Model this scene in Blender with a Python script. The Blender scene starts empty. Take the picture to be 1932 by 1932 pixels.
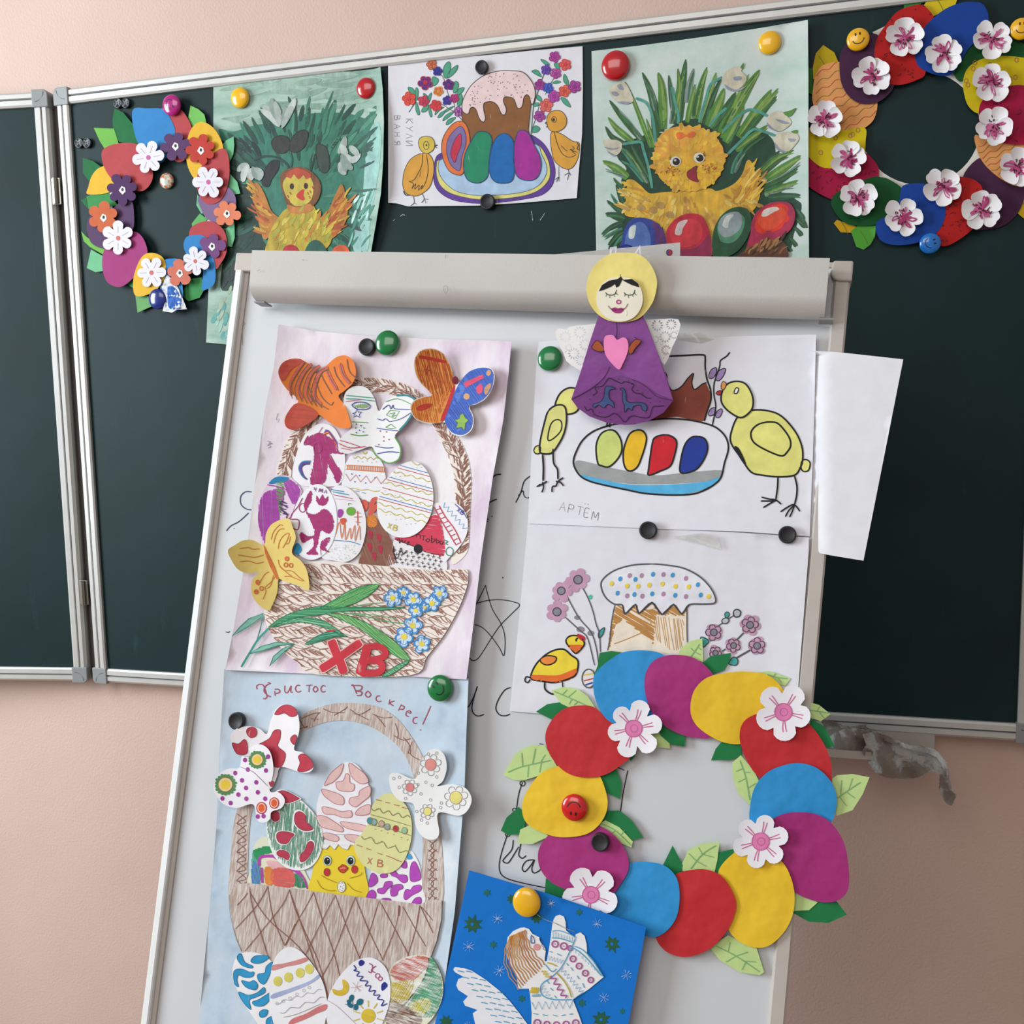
import bpy, math, random
from math import sin, cos, pi, radians as rad
from mathutils import Vector, Matrix, noise
from mathutils.geometry import delaunay_2d_cdt
random.seed(7)
SC = bpy.context.scene
COL = SC.collection
# ------------------------------------------------------------------ camera, world, lights, exposure
FPX = 1844.05
def rot(a, b, c):
    return Matrix.Rotation(a, 3, 'Z') @ Matrix.Rotation(b, 3, 'X') @ Matrix.Rotation(c, 3, 'Y')
CR = rot(rad(15.391), rad(-6.2185), rad(1.1571))          # camera axes: x right, y forward, z up
CP = Vector((1.140814, -1.435776, 0.446792))
cam = bpy.data.cameras.new('camera'); camo = bpy.data.objects.new('camera', cam); COL.objects.link(camo)
cam.sensor_fit = 'HORIZONTAL'; cam.sensor_width = 36; cam.lens = 36 * FPX / 1932
cam.clip_start = 0.02
M3 = CR @ Matrix(((1, 0, 0), (0, 0, -1), (0, 1, 0)))
mw = M3.to_4x4(); mw.translation = CP; camo.matrix_world = mw
SC.camera = camo
w = bpy.data.worlds.new('room_light'); SC.world = w; w.use_nodes = True
w.node_tree.nodes['Background'].inputs[0].default_value = (1.0, 0.95, 0.92, 1)
w.node_tree.nodes['Background'].inputs[1].default_value = 0.34
def area(name, loc, target, sx, sy, power, colr):
    l = bpy.data.lights.new(name, 'AREA'); l.shape = 'RECTANGLE'; l.size = sx; l.size_y = sy
    l.energy = power; l.color = colr
    o = bpy.data.objects.new(name, l); COL.objects.link(o); o.location = loc
    o.rotation_euler = (Vector(target) - Vector(loc)).to_track_quat('-Z', 'Y').to_euler()
    return o
area('window_daylight', (-1.75, -1.55, 0.95), (0.6, -0.1, 0.45), 1.0, 1.5, 84, (0.84, 0.94, 1.0))
area('front_fill', (0.2, -3.3, 2.1), (0.7, -.2, 0.1), 2.2, 1.4, 36, (1.0, 0.95, 0.91))  # added warm frontal fill for room bounce, lifts the chart; not a window
SC.view_settings.view_transform = 'Standard'; SC.view_settings.look = 'None'
SC.view_settings.gamma = 1; SC.view_settings.use_curve_mapping = False
SC.view_settings.exposure = 0.06
# ------------------------------------------------------------------ planes and pixel geometry
class Plane:
    def __init__(s, O, R): s.O = Vector(O); s.R = R; s.Ri = R.transposed(); s.c = s.Ri @ (CP - s.O)
    def px(s, u, v, h=0.0):            # point of this plane (h metres in front of it) that the photograph shows at u, v
        d = s.Ri @ (CR @ Vector((u - 966, FPX, 966 - v)))
        t = (-h - s.c.y) / d.y
        return s.c + d * t
WALL = Plane((0, 0, 0), Matrix.Identity(3))
CHART = Plane((0.48884, -0.324275, 0.62757), rot(rad(-0.4574), rad(-11.2401), rad(4.3714)))
Z0, Z1, ZS = 0.0, 0.0, 1.0
def zoom(x, y, s):
    global Z0, Z1, ZS
    Z0, Z1, ZS = x, y, s
def P(s):                              # 'x,y x,y' in the current zoom frame -> pixels
    if not isinstance(s, str): return [(Z0 + a / ZS, Z1 + b / ZS) for a, b in s]
    return [(Z0 + float(a) / ZS, Z1 + float(b) / ZS) for a, b in (q.split(',') for q in s.split())]
def lin(c): return c / 12.92 if c <= 0.04045 else ((c + 0.055) / 1.055) ** 2.4
GAIN = 1.0
def C(h):
    h = h.lstrip('#')
    return tuple(min(0.92, lin(int(h[i:i + 2], 16) / 255) * GAIN) for i in (0, 2, 4)) + (1.0,)
def spl(p, closed=True, n=5):
    m = len(p)
    if m < 3: return list(p)
    out = []
    for i in range(m if closed else m - 1):
        a, b, c, d = (p[(i - 1) % m], p[i], p[(i + 1) % m], p[(i + 2) % m]) if closed else (p[max(i - 1, 0)], p[i], p[i + 1], p[min(i + 2, m - 1)])
        for k in range(n):
            t = k / n; t2 = t * t; t3 = t2 * t
            out.append(tuple(0.5 * (2 * b[j] + (c[j] - a[j]) * t + (2 * a[j] - 5 * b[j] + 4 * c[j] - d[j]) * t2 + (3 * b[j] - a[j] - 3 * c[j] + d[j]) * t3) for j in (0, 1)))
    if not closed: out.append(tuple(p[-1]))
    return out
def inside(x, y, poly):
    r = False; n = len(poly); j = n - 1
    for i in range(n):
        xi, yi = poly[i]; xj, yj = poly[j]
        if (yi > y) != (yj > y) and x < (xj - xi) * (y - yi) / (yj - yi) + xi: r = not r
        j = i
    return r
def tri(poly, gap=14.0, holes=()):
    vs = [Vector(p) for p in poly]; n = len(vs)
    edges = []; faces = [list(range(n))]
    for h in holes:
        b = len(vs); vs += [Vector(q) for q in h]
        edges += [(b + i, b + (i + 1) % len(h)) for i in range(len(h))]
    xs = [p[0] for p in poly]; ys = [p[1] for p in poly]
    if gap:
        y = (int(min(ys) / gap) + 1) * gap; row = 0
        while y < max(ys):
            x = (int(min(xs) / gap) + 1) * gap + (gap / 2 if row & 1 else 0)
            while x < max(xs):
                if inside(x, y, poly): vs.append(Vector((x, y)))
                x += gap
            y += gap; row += 1
    r = delaunay_2d_cdt(vs, edges, faces, 1, 1e-4)
    V = [(p.x, p.y) for p in r[0]]; T = []
    for f in r[2]:
        cx = sum(V[i][0] for i in f) / 3; cy = sum(V[i][1] for i in f) / 3
        if any(inside(cx, cy, h) for h in holes): continue
        (ax, ay), (bx, by), (qx, qy) = V[f[0]], V[f[1]], V[f[2]]
        if (bx - ax) * (qy - ay) - (by - ay) * (qx - ax) > 0: f = f[::-1]
        T.append(tuple(f))
    return V, T
# shapes, in pixels
def egg(cx, cy, rx, ry, ang=0, k=0.16, n=40):
    a0 = rad(ang); o = []
    for i in range(n):
        t = 2 * pi * i / n; y = -ry * cos(t); x = rx * sin(t) * (1 - k * cos(t))
        o.append((cx + x * cos(a0) - y * sin(a0), cy + x * sin(a0) + y * cos(a0)))
    return o
def ell(cx, cy, rx, ry=None, ang=0, n=24): return egg(cx, cy, rx, rx if ry is None else ry, ang, 0, n)
def flower(cx, cy, r, n=6, ang=0, dip=0.55, sq=1.0, jit=0.05, seed=1):
    rr = random.Random(seed); o = []; st = 8
    js = [1 + rr.uniform(-jit, jit) for _ in range(n)]
    for i in range(n * st):
        t = i / st; f = (t % 1.0)
        q = dip + (1 - dip) * (sin(pi * f) ** 0.55)
        a = rad(ang) + 2 * pi * t / n
        R = r * q * (js[int(t)] if q > dip + .1 else 1)
        o.append((cx + R * cos(a) * sq, cy + R * sin(a)))
    return o
def zp(p): return [(Z0 + a / ZS, Z1 + b / ZS) for a, b in p]      # same shapes given in zoom coordinates
# ------------------------------------------------------------------ materials
MATS = {}
def nm(name):
    m = bpy.data.materials.new(name); m.use_nodes = True; nt = m.node_tree
    return m, nt, nt.nodes['Principled BSDF']
def N(nt, t, **k):
    n = nt.nodes.new(t)
    for a, b in k.items():
        if a.startswith('i_'):
            q = a[2:]; n.inputs[int(q) if q.isdigit() else q].default_value = b
        else: setattr(n, a, b)
    return n
def coords(nt, scale=(1, 1, 1), r=(0, 0, 0)):
    tc = N(nt, 'ShaderNodeTexCoord'); mp = N(nt, 'ShaderNodeMapping')
    mp.inputs['Scale'].default_value = scale; mp.inputs['Rotation'].default_value = r
    nt.links.new(tc.outputs['Object'], mp.inputs[0]); return mp.outputs[0]
def noi(nt, vec, sc, det=3, rough=0.5):
    n = N(nt, 'ShaderNodeTexNoise'); n.inputs['Scale'].default_value = sc; n.inputs['Detail'].default_value = det
    n.inputs['Roughness'].default_value = rough; nt.links.new(vec, n.inputs['Vector']); return n.outputs['Fac']
def ramp(nt, fac, a, b, ca=(0, 0, 0, 1), cb=(1, 1, 1, 1)):
    r = N(nt, 'ShaderNodeValToRGB'); e = r.color_ramp.elements
    e[0].position = a; e[1].position = b; e[0].color = ca; e[1].color = cb
    nt.links.new(fac, r.inputs[0]); return r.outputs[0]
def mix(nt, fac, a, b, mode='MIX'):
    m = N(nt, 'ShaderNodeMix', data_type='RGBA', blend_type=mode)
    for sck, v in ((0, fac), (6, a), (7, b)):
        if hasattr(v, 'is_linked') or hasattr(v, 'links'): nt.links.new(v, m.inputs[sck])
        else: m.inputs[sck].default_value = v
    return m.outputs[2]
def bump(nt, bs, hs, dist=0.001, strength=0.5):
    b = N(nt, 'ShaderNodeBump'); b.inputs['Distance'].default_value = dist; b.inputs['Strength'].default_value = strength
    nt.links.new(hs, b.inputs['Height']); nt.links.new(b.outputs[0], bs.inputs['Normal'])
def attr(nt):
    a = N(nt, 'ShaderNodeAttribute', attribute_name='Col'); return a.outputs['Color']
def inkmat(name, rough, streak=None, var=0.12, toward=None, bmp=0.0, spec=0.3, lo=.45, hi=.75):
    m, nt, b = nm(name); col = attr(nt)
    v = coords(nt, (1, 1, 1))
    n1 = noi(nt, v, 60, 4)
    dark = ramp(nt, n1, .3, .7, (1 - var, 1 - var, 1 - var, 1), (1 + var * .6,) * 3 + (1,))
    col = mix(nt, 1.0, col, dark, 'MULTIPLY')
    if streak:
        sv = coords(nt, streak[0], streak[1]); n2 = noi(nt, sv, streak[2], 3, .6)
        f = ramp(nt, n2, lo, hi)
        if toward: col = mix(nt, f, col, toward)
        else: col = mix(nt, f, col, mix(nt, 1.0, col, (.78, .78, .78, 1), 'MULTIPLY'))
    nt.links.new(col, b.inputs['Base Color'])
    b.inputs['Roughness'].default_value = rough; b.inputs['Specular IOR Level'].default_value = spec
    if bmp: bump(nt, b, noi(nt, v, bmp[0], 3), bmp[1], .6)
    MATS[name] = m; return m
WHITE = (.83, .82, .80, 1)
inkmat('card', .72, None, .05, None, (38, .0012), .25)
inkmat('cardstock', .6, None, .04, None, (17, .009), .35)
inkmat('satin', .36, None, .05, None, (26, .0040), .5)
inkmat('white_paper', .7, None, .03, None, (22, .0010), .2)
inkmat('marker', .6, ((30, 30, 260), (0, .5, 0), 1.0), .08)
inkmat('felt', .6, ((200, 40, 40), (0, .5, 0), 1.0), .13, WHITE, 0, .3, .68, .95)
inkmat('pencil', .8, ((520, 60, 60), (0, .9, 0), 1.0), .10, (.64, .58, .54, 1), 0, .2, .40, .62)
inkmat('crayon', .75, ((60, 60, 420), (0, .2, 0), 1.0), .12, WHITE, 0, .2, .42, .72)
inkmat('paint', .5, ((120, 120, 30), (0, .3, 0), 1.0), .22, None, (90, .0006), .35, .4, .7)
inkmat('wash', .7, ((14, 14, 14), (0, 0, 0), 1.0), .08, (.72, .80, .90, 1), 0, .2, .4, .8)
def clipped(it, poly):
    out = []
    for q in it:
        if q[0] != 's': out.append(q); continue
        run = []
        pts = spl(q[1], False, 4) if q[5] and len(q[1]) > 2 else q[1]
        for p in list(pts) + [None]:
            if p is not None and inside(p[0], p[1], poly): run.append(p)
            else:
                if len(run) > 1: out.append(('s', run, q[2], q[3], q[4], False, q[6]))
                run = []
    return out
def solid(name, c, rough=.5, metal=0, coat=0, bmp=None, spec=.5, varn=None):
    m, nt, b = nm(name); v = coords(nt)
    base = c if len(c) == 4 else c + (1,)
    n1 = noi(nt, v, 12 if varn is None else varn, 4)
    k = .93
    r = ramp(nt, n1, .35, .7, tuple(x * k for x in base[:3]) + (1,), base)
    nt.links.new(r, b.inputs['Base Color'])
    b.inputs['Roughness'].default_value = rough; b.inputs['Metallic'].default_value = metal
    b.inputs['Coat Weight'].default_value = coat; b.inputs['Specular IOR Level'].default_value = spec
    if bmp: bump(nt, b, noi(nt, v, bmp[0], 4), bmp[1], .6)
    MATS[name] = m; return m
# ------------------------------------------------------------------ objects
def link(name, me, parent=None, mat=None):
    o = bpy.data.objects.new(name, me); COL.objects.link(o)
    if parent is not None: o.parent = parent
    if mat is not None: me.materials.append(MATS[mat] if isinstance(mat, str) else mat)
    return o
def tag(o, label, cat, group=None):
    o['label'] = label; o['category'] = cat
    if group: o['group'] = group
    return o
def structure(o): o['kind'] = 'structure'; return o
LV = 0.00009
class Thing:
    """A flat paper thing lying on a plane: root empty, parts are meshes in its frame."""
    def __init__(s, name, label, cat, plane, centre, h=0.0, curl=None, group=None, wob=0.0004, gap=14):
        s.pl = plane; s.h = h; s.curl = curl; s.wob = wob; s.gap = gap
        s.base = plane.px(centre[0], centre[1], h)
        o = bpy.data.objects.new(name, None); COL.objects.link(o); o.empty_display_size = .02
        m = plane.R.to_4x4(); m.translation = plane.O + plane.R @ s.base; o.matrix_world = m
        s.o = o; tag(o, label, cat, group)
    def pt(s, u, v, dh=0.0, lift=None):
        h = s.h + dh
        if s.curl: h += s.curl(u, v)
        if s.wob: h += s.wob * (1 + noise.noise((u / 45.0, v / 45.0, s.base.x * 7)))
        if lift: h += lift(u, v)
        return s.pl.px(u, v, h) - s.base
    def cut(s, name, poly, col, dh=0.0, mat='card', smooth=True, th=0.0003, lift=None, holes=(), parent=None, label=None, gap=None):
        if isinstance(poly, str): poly = P(poly)
        if smooth: poly = spl(poly, True, 5)
        V, T = tri(poly, s.gap if gap is None else gap, holes)
        top = [s.pt(u, v, dh, lift) for u, v in V]; bot = [s.pt(u, v, dh - th, lift) for u, v in V]
        n = len(V); vs = top + bot; fs = list(T) + [(n + a, n + c, n + b) for a, b, c in T]
        cnt = {}
        for t in T:
            for i in range(3):
                e = (t[i], t[(i + 1) % 3]); cnt[e] = 1
        k = len(vs); sides = 0
        for a, b in list(cnt):
            if (b, a) not in cnt:
                vs += [top[a], top[b], bot[b], bot[a]]; fs.append((k + 3, k + 2, k + 1, k)); k += 4; sides += 1
        me = bpy.data.meshes.new(name); me.from_pydata(vs, [], fs)
        sm = [True] * (2 * len(T)) + [False] * sides
        me.polygons.foreach_set('use_smooth', sm)
        colour(me, [C(col) if isinstance(col, str) else col] * len(fs))
        o = link(name, me, parent or s.o, mat)
        if parent is not None: pass
        if label: o['label'] = label
        return o
    def ink(s, name, items, dh=0.0002, mat='marker', lift=None, parent=None, label=None):
        vs = []; fs = []; cs = []
        for it in items:
            k = it[0]
            if k == 'f':
                _, poly, c, lv, sm = it
                V, T = tri(spl(poly, True, 4) if sm else poly, s.gap)
                b = len(vs); vs += [s.pt(u, v, dh + lv * LV, lift) for u, v in V]
                fs += [(a + b, q + b, d + b) for a, q, d in T]; cs += [C(c)] * len(T)
            elif k == 's':
                _, pts, wd, c, lv, sm, tp = it
                V, T = ribbon(pts, wd, sm, tp); b = len(vs)
                vs += [s.pt(u, v, dh + lv * LV, lift) for u, v in V]
                fs += [tuple(i + b for i in f) for f in T]; cs += [C(c)] * len(T)
        me = bpy.data.meshes.new(name); me.from_pydata(vs, [], fs)
        colour(me, cs)
        o = link(name, me, parent or s.o, mat)
        if label: o['label'] = label
        return o
def colour(me, cs):
    a = me.color_attributes.new('Col', 'FLOAT_COLOR', 'CORNER'); buf = []
    for p, c in zip(me.polygons, cs): buf += list(c) * p.loop_total
    a.data.foreach_set('color', buf)
def ribbon(p, wd, smooth=True, taper=0):
    if smooth and len(p) > 2: p = spl(p, False, 4)
    q = [p[0]]
    for a, b in zip(p, p[1:]):
        L = math.hypot(b[0] - a[0], b[1] - a[1]); n = max(1, int(L / 12))
        for i in range(1, n + 1): q.append((a[0] + (b[0] - a[0]) * i / n, a[1] + (b[1] - a[1]) * i / n))
    n = len(q); V = []; T = []
    for i, (x, y) in enumerate(q):
        a = q[max(i - 1, 0)]; b = q[min(i + 1, n - 1)]
        dx, dy = b[0] - a[0], b[1] - a[1]; L = math.hypot(dx, dy) or 1
        t = i / max(1, n - 1)
        if taper == 0: k = 1 if 0 < i < n - 1 else .75
        elif taper == 1: k = 1 - .92 * t
        elif taper == 2: k = max(.06, sin(pi * min(.999, max(.001, t))) ** .6)
        elif taper == 3: k = max(.08, (1 - t) ** .6 * (.55 + .45 * min(1, t * 3)))
        hx, hy = -dy / L * wd / 2 * k, dx / L * wd / 2 * k
        V += [(x + hx, y + hy), (x - hx, y - hy)]
    for i in range(n - 1): T.append((2 * i, 2 * i + 1, 2 * i + 3, 2 * i + 2))
    # keep faces turned to the viewer
    out = []
    for f in T:
        A = sum(V[f[i]][0] * V[f[(i + 1) % 4]][1] - V[f[(i + 1) % 4]][0] * V[f[i]][1] for i in range(4))
        out.append(f if A < 0 else f[::-1])
    return V, out
def F(poly, c, lv=0, sm=True): return ('f', P(poly) if isinstance(poly, str) else poly, c, lv, sm)
def S(pts, wd, c, lv=1, sm=True, tp=0): return ('s', P(pts) if isinstance(pts, str) else pts, wd, c, lv, sm, tp)
def O(poly, wd, c, lv=1, sm=True):     # closed outline
    p = P(poly) if isinstance(poly, str) else list(poly)
    if sm: p = spl(p, True, 4)
    return ('s', p + [p[0]], wd, c, lv, False, 0)
def FO(poly, c, wd, oc, lv=0, sm=True): return [F(poly, c, lv, sm), O(poly, wd, oc, lv + 1, sm)]
def hatch(poly, ang, gap, wd, c, lv=1, jit=.3, seed=3, fill=1.0, sm=True):
    if isinstance(poly, str): poly = P(poly)
    if sm: poly = spl(poly, True, 4)
    a = rad(ang); ca, sa = cos(a), sin(a); rr = random.Random(seed)
    q = [(x * ca + y * sa, -x * sa + y * ca) for x, y in poly]
    y = min(p[1] for p in q) + gap * .5; out = []
    while y < max(p[1] for p in q):
        xs = []
        for i in range(len(q)):
            (x0, y0), (x1, y1) = q[i], q[(i + 1) % len(q)]
            if (y0 > y) != (y1 > y): xs.append(x0 + (x1 - x0) * (y - y0) / (y1 - y0))
        xs.sort()
        for x0, x1 in zip(xs[::2], xs[1::2]):
            if x1 - x0 < 1 or rr.random() > fill: continue
            j = gap * jit; x0 += abs(rr.gauss(0, j)); x1 -= abs(rr.gauss(0, j))
            if x1 <= x0: continue
            ya, yb, ym = y + rr.uniform(-j, j), y + rr.uniform(-j, j), y + rr.uniform(-j, j)
            pts = [(x0, ya), ((x0 + x1) / 2, ym), (x1, yb)]
            out.append(('s', [(px * ca - py * sa, px * sa + py * ca) for px, py in pts], wd, c, lv, True, 0))
        y += gap * rr.uniform(.8, 1.2)
    return out
def dots(s, r, c, lv=1): return [F(ell(x, y, r, n=8), c, lv, False) for x, y in (P(s) if isinstance(s, str) else s)]
def wavy(x0, y0, x1, y1, amp, n, wd, c, lv=1, zig=False):
    pts = []
    m = n * 2 if zig else n * 4
    L = math.hypot(x1 - x0, y1 - y0); nx, ny = -(y1 - y0) / L, (x1 - x0) / L
    for i in range(m + 1):
        t = i / m; d = amp * ((1 if i % 2 else -1) if zig else sin(2 * pi * n * t))
        pts.append((Z0 + (x0 + (x1 - x0) * t + nx * d) / ZS, Z1 + (y0 + (y1 - y0) * t + ny * d) / ZS))
    return S(pts, wd, c, lv, not zig)
GL = {'В': ['0,0 0,1', '0,1 .6,.9 .5,.6 0,.52', '0,.52 .75,.4 .6,.05 0,0'], 'А': ['0,0 .4,1 .8,0', '.15,.4 .65,.4'], 'Н': ['0,0 0,1', '.6,0 .6,1', '0,.5 .6,.5'],
 'Я': ['.6,0 .6,1', '.6,1 .05,.9 .1,.55 .6,.5', '.4,.5 0,0'], 'К': ['0,0 0,1', '.6,1 0,.5 .6,0'], 'У': ['0,1 .35,.45', '.7,1 .1,0'], 'Л': ['0,0 .35,1 .7,0'], 'И': ['0,1 0,0 .6,1 .6,0'],
 'Р': ['0,0 0,1', '0,1 .65,.9 .55,.5 0,.5'], 'Т': ['0,1 .8,1', '.4,1 .4,0'], 'Е': ['.6,1 0,1 0,0 .6,0', '0,.5 .5,.5'], 'М': ['0,0 .1,1 .45,.3 .8,1 .9,0'], 'Х': ['0,1 .65,0', '.65,1 0,0'],
 'р': ['.1,-.6 .1,.55', '.1,.5 .55,.6 .6,.2 .1,.1'], 'и': ['0,.6 .05,.05 .3,.05 .5,.6 .5,0 .6,0'], 'с': ['.5,.5 .2,.6 0,.3 .15,.02 .5,.1'], 'т': ['0,.65 .6,.65', '.3,.65 .3,0'],
 'о': ['.3,.62 0,.35 .25,0 .55,.3 .3,.62'], 'к': ['0,0 0,.6', '.45,.6 .05,.3 .5,0'], 'е': ['.05,.3 .5,.35 .3,.62 0,.3 .2,0 .55,.1'], 'а': ['.5,.55 .1,.6 0,.2 .25,0 .5,.4', '.5,.6 .5,.05 .65,0'],
 'в': ['0,0 0,.6', '0,.6 .4,.5 0,.32', '0,.32 .5,.2 0,0'], 'Ч': ['0,1 .05,.5 .5,.55', '.5,1 .5,0'], 'П': ['0,0 0,1 .6,1 .6,0'], 'Ж': ['.4,0 .4,1', '0,1 .8,0', '.8,1 0,0']}
def glyph(ch, x, y, size, ang, wd, c, lv=1, asp=1.0):
    out = []; a = rad(ang)
    for st in GL[ch]:
        pts = []
        for q in st.split():
            gx, gy = (float(t) for t in q.split(',')); gx *= size * asp; gy *= -size
            pts.append((Z0 + (x + gx * cos(a) - gy * sin(a)) / ZS, Z1 + (y + gx * sin(a) + gy * cos(a)) / ZS))
        out.append(S(pts, wd, c, lv, len(pts) > 3))
    return out
def word(tx, x, y, size, ang, adv, wd, c, lv=1):
    out = []; a = rad(ang)
    for i, ch in enumerate(tx):
        if ch != ' ': out += glyph(ch, x + adv * i * cos(a), y + adv * i * sin(a), size, ang, wd, c, lv)
    return out
def mesh(name, vs, fs, parent=None, mat=None, smooth=False, bevel=0):
    me = bpy.data.meshes.new(name); me.from_pydata([Vector(v) for v in vs], [], fs)
    if smooth: me.polygons.foreach_set('use_smooth', [True] * len(fs))
    me.update()
    o = link(name, me, parent, mat)
    if bevel:
        b = o.modifiers.new('bevel', 'BEVEL'); b.width = bevel; b.segments = 3; b.limit_method = 'ANGLE'
    return o
def boxv(x0, x1, y0, y1, z0, z1):
    v = [(x, y, z) for x in (x0, x1) for y in (y0, y1) for z in (z0, z1)]
    return v, [(0, 1, 3, 2), (4, 6, 7, 5), (0, 4, 5, 1), (2, 3, 7, 6), (0, 2, 6, 4), (1, 5, 7, 3)]
def box(name, x0, x1, y0, y1, z0, z1, parent=None, mat=None, bevel=0):
    v, f = boxv(x0, x1, y0, y1, z0, z1); return mesh(name, v, f, parent, mat, False, bevel)
def extrude(name, prof, a, b, axis, parent, mat, smooth=False):
    """profile of (p, q) pairs swept between a and b; axis 'x': p=-y(out) q=z ; axis 'z': p=x q=out"""
    n = len(prof); vs = []
    for t in (a, b):
        for p, q in prof: vs.append((t, -p, q) if axis == 'x' else (p, -q, t))
    fs = [(i, (i + 1) % n, n + (i + 1) % n, n + i) for i in range(n)] + [tuple(range(n))[::-1], tuple(range(n, 2 * n))]
    o = mesh(name, vs, fs, parent, mat)
    import bmesh
    bm = bmesh.new(); bm.from_mesh(o.data); bmesh.ops.recalc_face_normals(bm, faces=bm.faces); bm.to_mesh(o.data); bm.free()
    if smooth:
        o.data.polygons.foreach_set('use_smooth', [True] * len(o.data.polygons)); o.data.set_sharp_from_angle(angle=rad(38))
    return o
# ------------------------------------------------------------------ solid materials
def wallmat():
    m, nt, b = nm('wall_paint'); v = coords(nt)
    c = ramp(nt, noi(nt, v, 3.0, 4), .3, .7, C('#c8ac9f'), C('#d0b6ab'))
    nt.links.new(c, b.inputs['Base Color']); b.inputs['Roughness'].default_value = .6; b.inputs['Specular IOR Level'].default_value = .35
    bump(nt, b, noi(nt, v, 260, 3), .0012, .5); MATS['wall'] = m
wallmat()
def boardmat():
    m, nt, b = nm('green_board'); v = coords(nt)
    c = ramp(nt, noi(nt, v, 5, 6, .6), .3, .75, C('#0b2324'), C('#122d2f'))
    sm = ramp(nt, noi(nt, coords(nt, (9, 9, 2)), 3, 5, .7), .62, .80)
    c = mix(nt, sm, c, C('#1b3a3a'))
    nt.links.new(c, b.inputs['Base Color']); b.inputs['Roughness'].default_value = .55; b.inputs['Specular IOR Level'].default_value = .22
    bump(nt, b, noi(nt, v, 900, 2), .0002, .4); MATS['board'] = m
boardmat()
solid('aluminium', C('#c9c8c4'), .42, .25, 0, None, .5, 30)
solid('frame_grey', C('#c4bcb4'), .5, 0, 0, None, .4, 30)
solid('cap_grey', C('#8d9090'), .45, 0, 0, None, .5, 30)
solid('groove', C('#55585a'), .7)
solid('seam_dark', C('#3a3330'), .8)
solid('hinge_steel', C('#8b857a'), .35, .8)
solid('header_grey', C('#c6c3be'), .5, .05, 0, (700, .0002), .4, 9)
solid('whiteboard', C('#d3d6d9'), .3, 0, 0, None, .5, 5)
solid('chart_side', C('#f0f2f2'), .4)
solid('tray_grey', C('#b3aca4'), .5, .1)
solid('rubber_black', C('#262628'), .55, 0, 0, (300, .0003), .4)
solid('floor_lino', C('#8a6a4c'), .5)
for n_, c_ in (('red', '#b80f1c'), ('yellow', '#f2b81a'), ('green', '#07763a'), ('navy', '#14297d'), ('magenta', '#b3177d'), ('blue', '#0e6fc4'), ('sun', '#f0b312'), ('bright_red', '#d0161b')):
    solid('plastic_' + n_, C(c_), .22, 0, .6, None, .5)
solid('print_black', C('#191516'), .5)
# ------------------------------------------------------------------ the room
structure(box('wall_back', -2.6, 3.2, .035, .16, -.86, 2.2, None, 'wall'))
structure(box('floor', -2.6, 3.2, -3.8, .035, -.93, -.86, None, 'floor_lino'))
# ------------------------------------------------------------------ chalkboard
H = .9579; W = 1.4576; FW = .0245
cb = bpy.data.objects.new('chalkboard', None); COL.objects.link(cb); cb.location = (0, 0, 0)
tag(cb, 'dark green folding chalkboard in a grey metal frame on the pink wall', 'chalkboard')
def panel(x0, x1, nm_, par, right=True):
    f = box('writing_surface', x0, x1, 0, .012, 0, H, par, 'board')
    box('backing', x0, x1, .0125, .022, 0, H, par, 'cap_grey')
    pr = [(-.018, 0), (.0045, 0), (.0065, .003), (.0065, .0105), (.0035, .0118), (.0035, .013), (.0065, .0142), (.0065, FW - .004), (.002, FW), (-.018, FW)]
    a, b = x0 - .001, x1 + .001
    fr = [extrude('frame_bar', [(p, H + q) for p, q in pr], a, b, 'x', par, 'aluminium'),
          extrude('frame_bar', [(p, -q) for p, q in pr], a, b, 'x', par, 'aluminium'),
          extrude('frame_bar', [(x0 - q, p) for p, q in pr], 0, H, 'z', par, 'aluminium'),
          extrude('frame_bar', [(x1 + q, p) for p, q in pr], 0, H, 'z', par, 'aluminium')]
    for bx, z in ((fr[0], H + .0124), (fr[1], -.0124)):
        box('groove', a, b, -.0042, -.0033, z - .0007, z + .0007, bx, 'groove')
    for bx, x in ((fr[2], x0 - .0124), (fr[3], x1 + .0124)):
        box('groove', x - .0007, x + .0007, -.0042, -.0033, 0, H, bx, 'groove')
    for sx, xx in ((-1, x0), (1, x1)):
        for sz, zz in ((-1, 0), (1, H)):
            n = 8; r = .009; o = FW + .002; ins = .002
            pf = [(-ins, -ins), (o, -ins)] + [(o - r + r * cos(t * pi / 2 / n), o - r + r * sin(t * pi / 2 / n)) for t in range(n + 1)] + [(-ins, o)]
            vs = []
            for y in (.018, -.0085):
                for p, q in pf: vs.append((xx + sx * p, y, zz + sz * q))
            m = len(pf); fs = [(i, (i + 1) % m, m + (i + 1) % m, m + i) for i in range(m)] + [tuple(range(m))[::-1], tuple(range(m, 2 * m))]
            c = mesh('corner_cap', vs, fs, par, 'cap_grey', False, .0015)
            arc = [(xx + sx * (.004 + .0155 * sin(t * pi / 16)), zz + sz * (.0195 - .0155 * cos(t * pi / 16) + .003)) for t in range(9)]
            vs = []
            for ax, az in arc: vs += [(ax - sx * .0006, -.0088, az - sz * .0006), (ax + sx * .0006, -.0088, az + sz * .0006)]
            mesh('cap_seam', vs, [(2 * i, 2 * i + 1, 2 * i + 3, 2 * i + 2) for i in range(8)], c, 'groove')
panel(0, W, 'main', cb)
wing = bpy.data.objects.new('wing_panel', None); COL.objects.link(wing); wing.parent = cb
wing.location = (-.0345, 0, 0); wing.rotation_euler = (0, 0, rad(9))
panel(-.86, -.0305, 'wing', wing)
box('fold_seam', -.036, -.0262, .004, .016, -.02, H + .02, cb, 'seam_dark')
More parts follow.
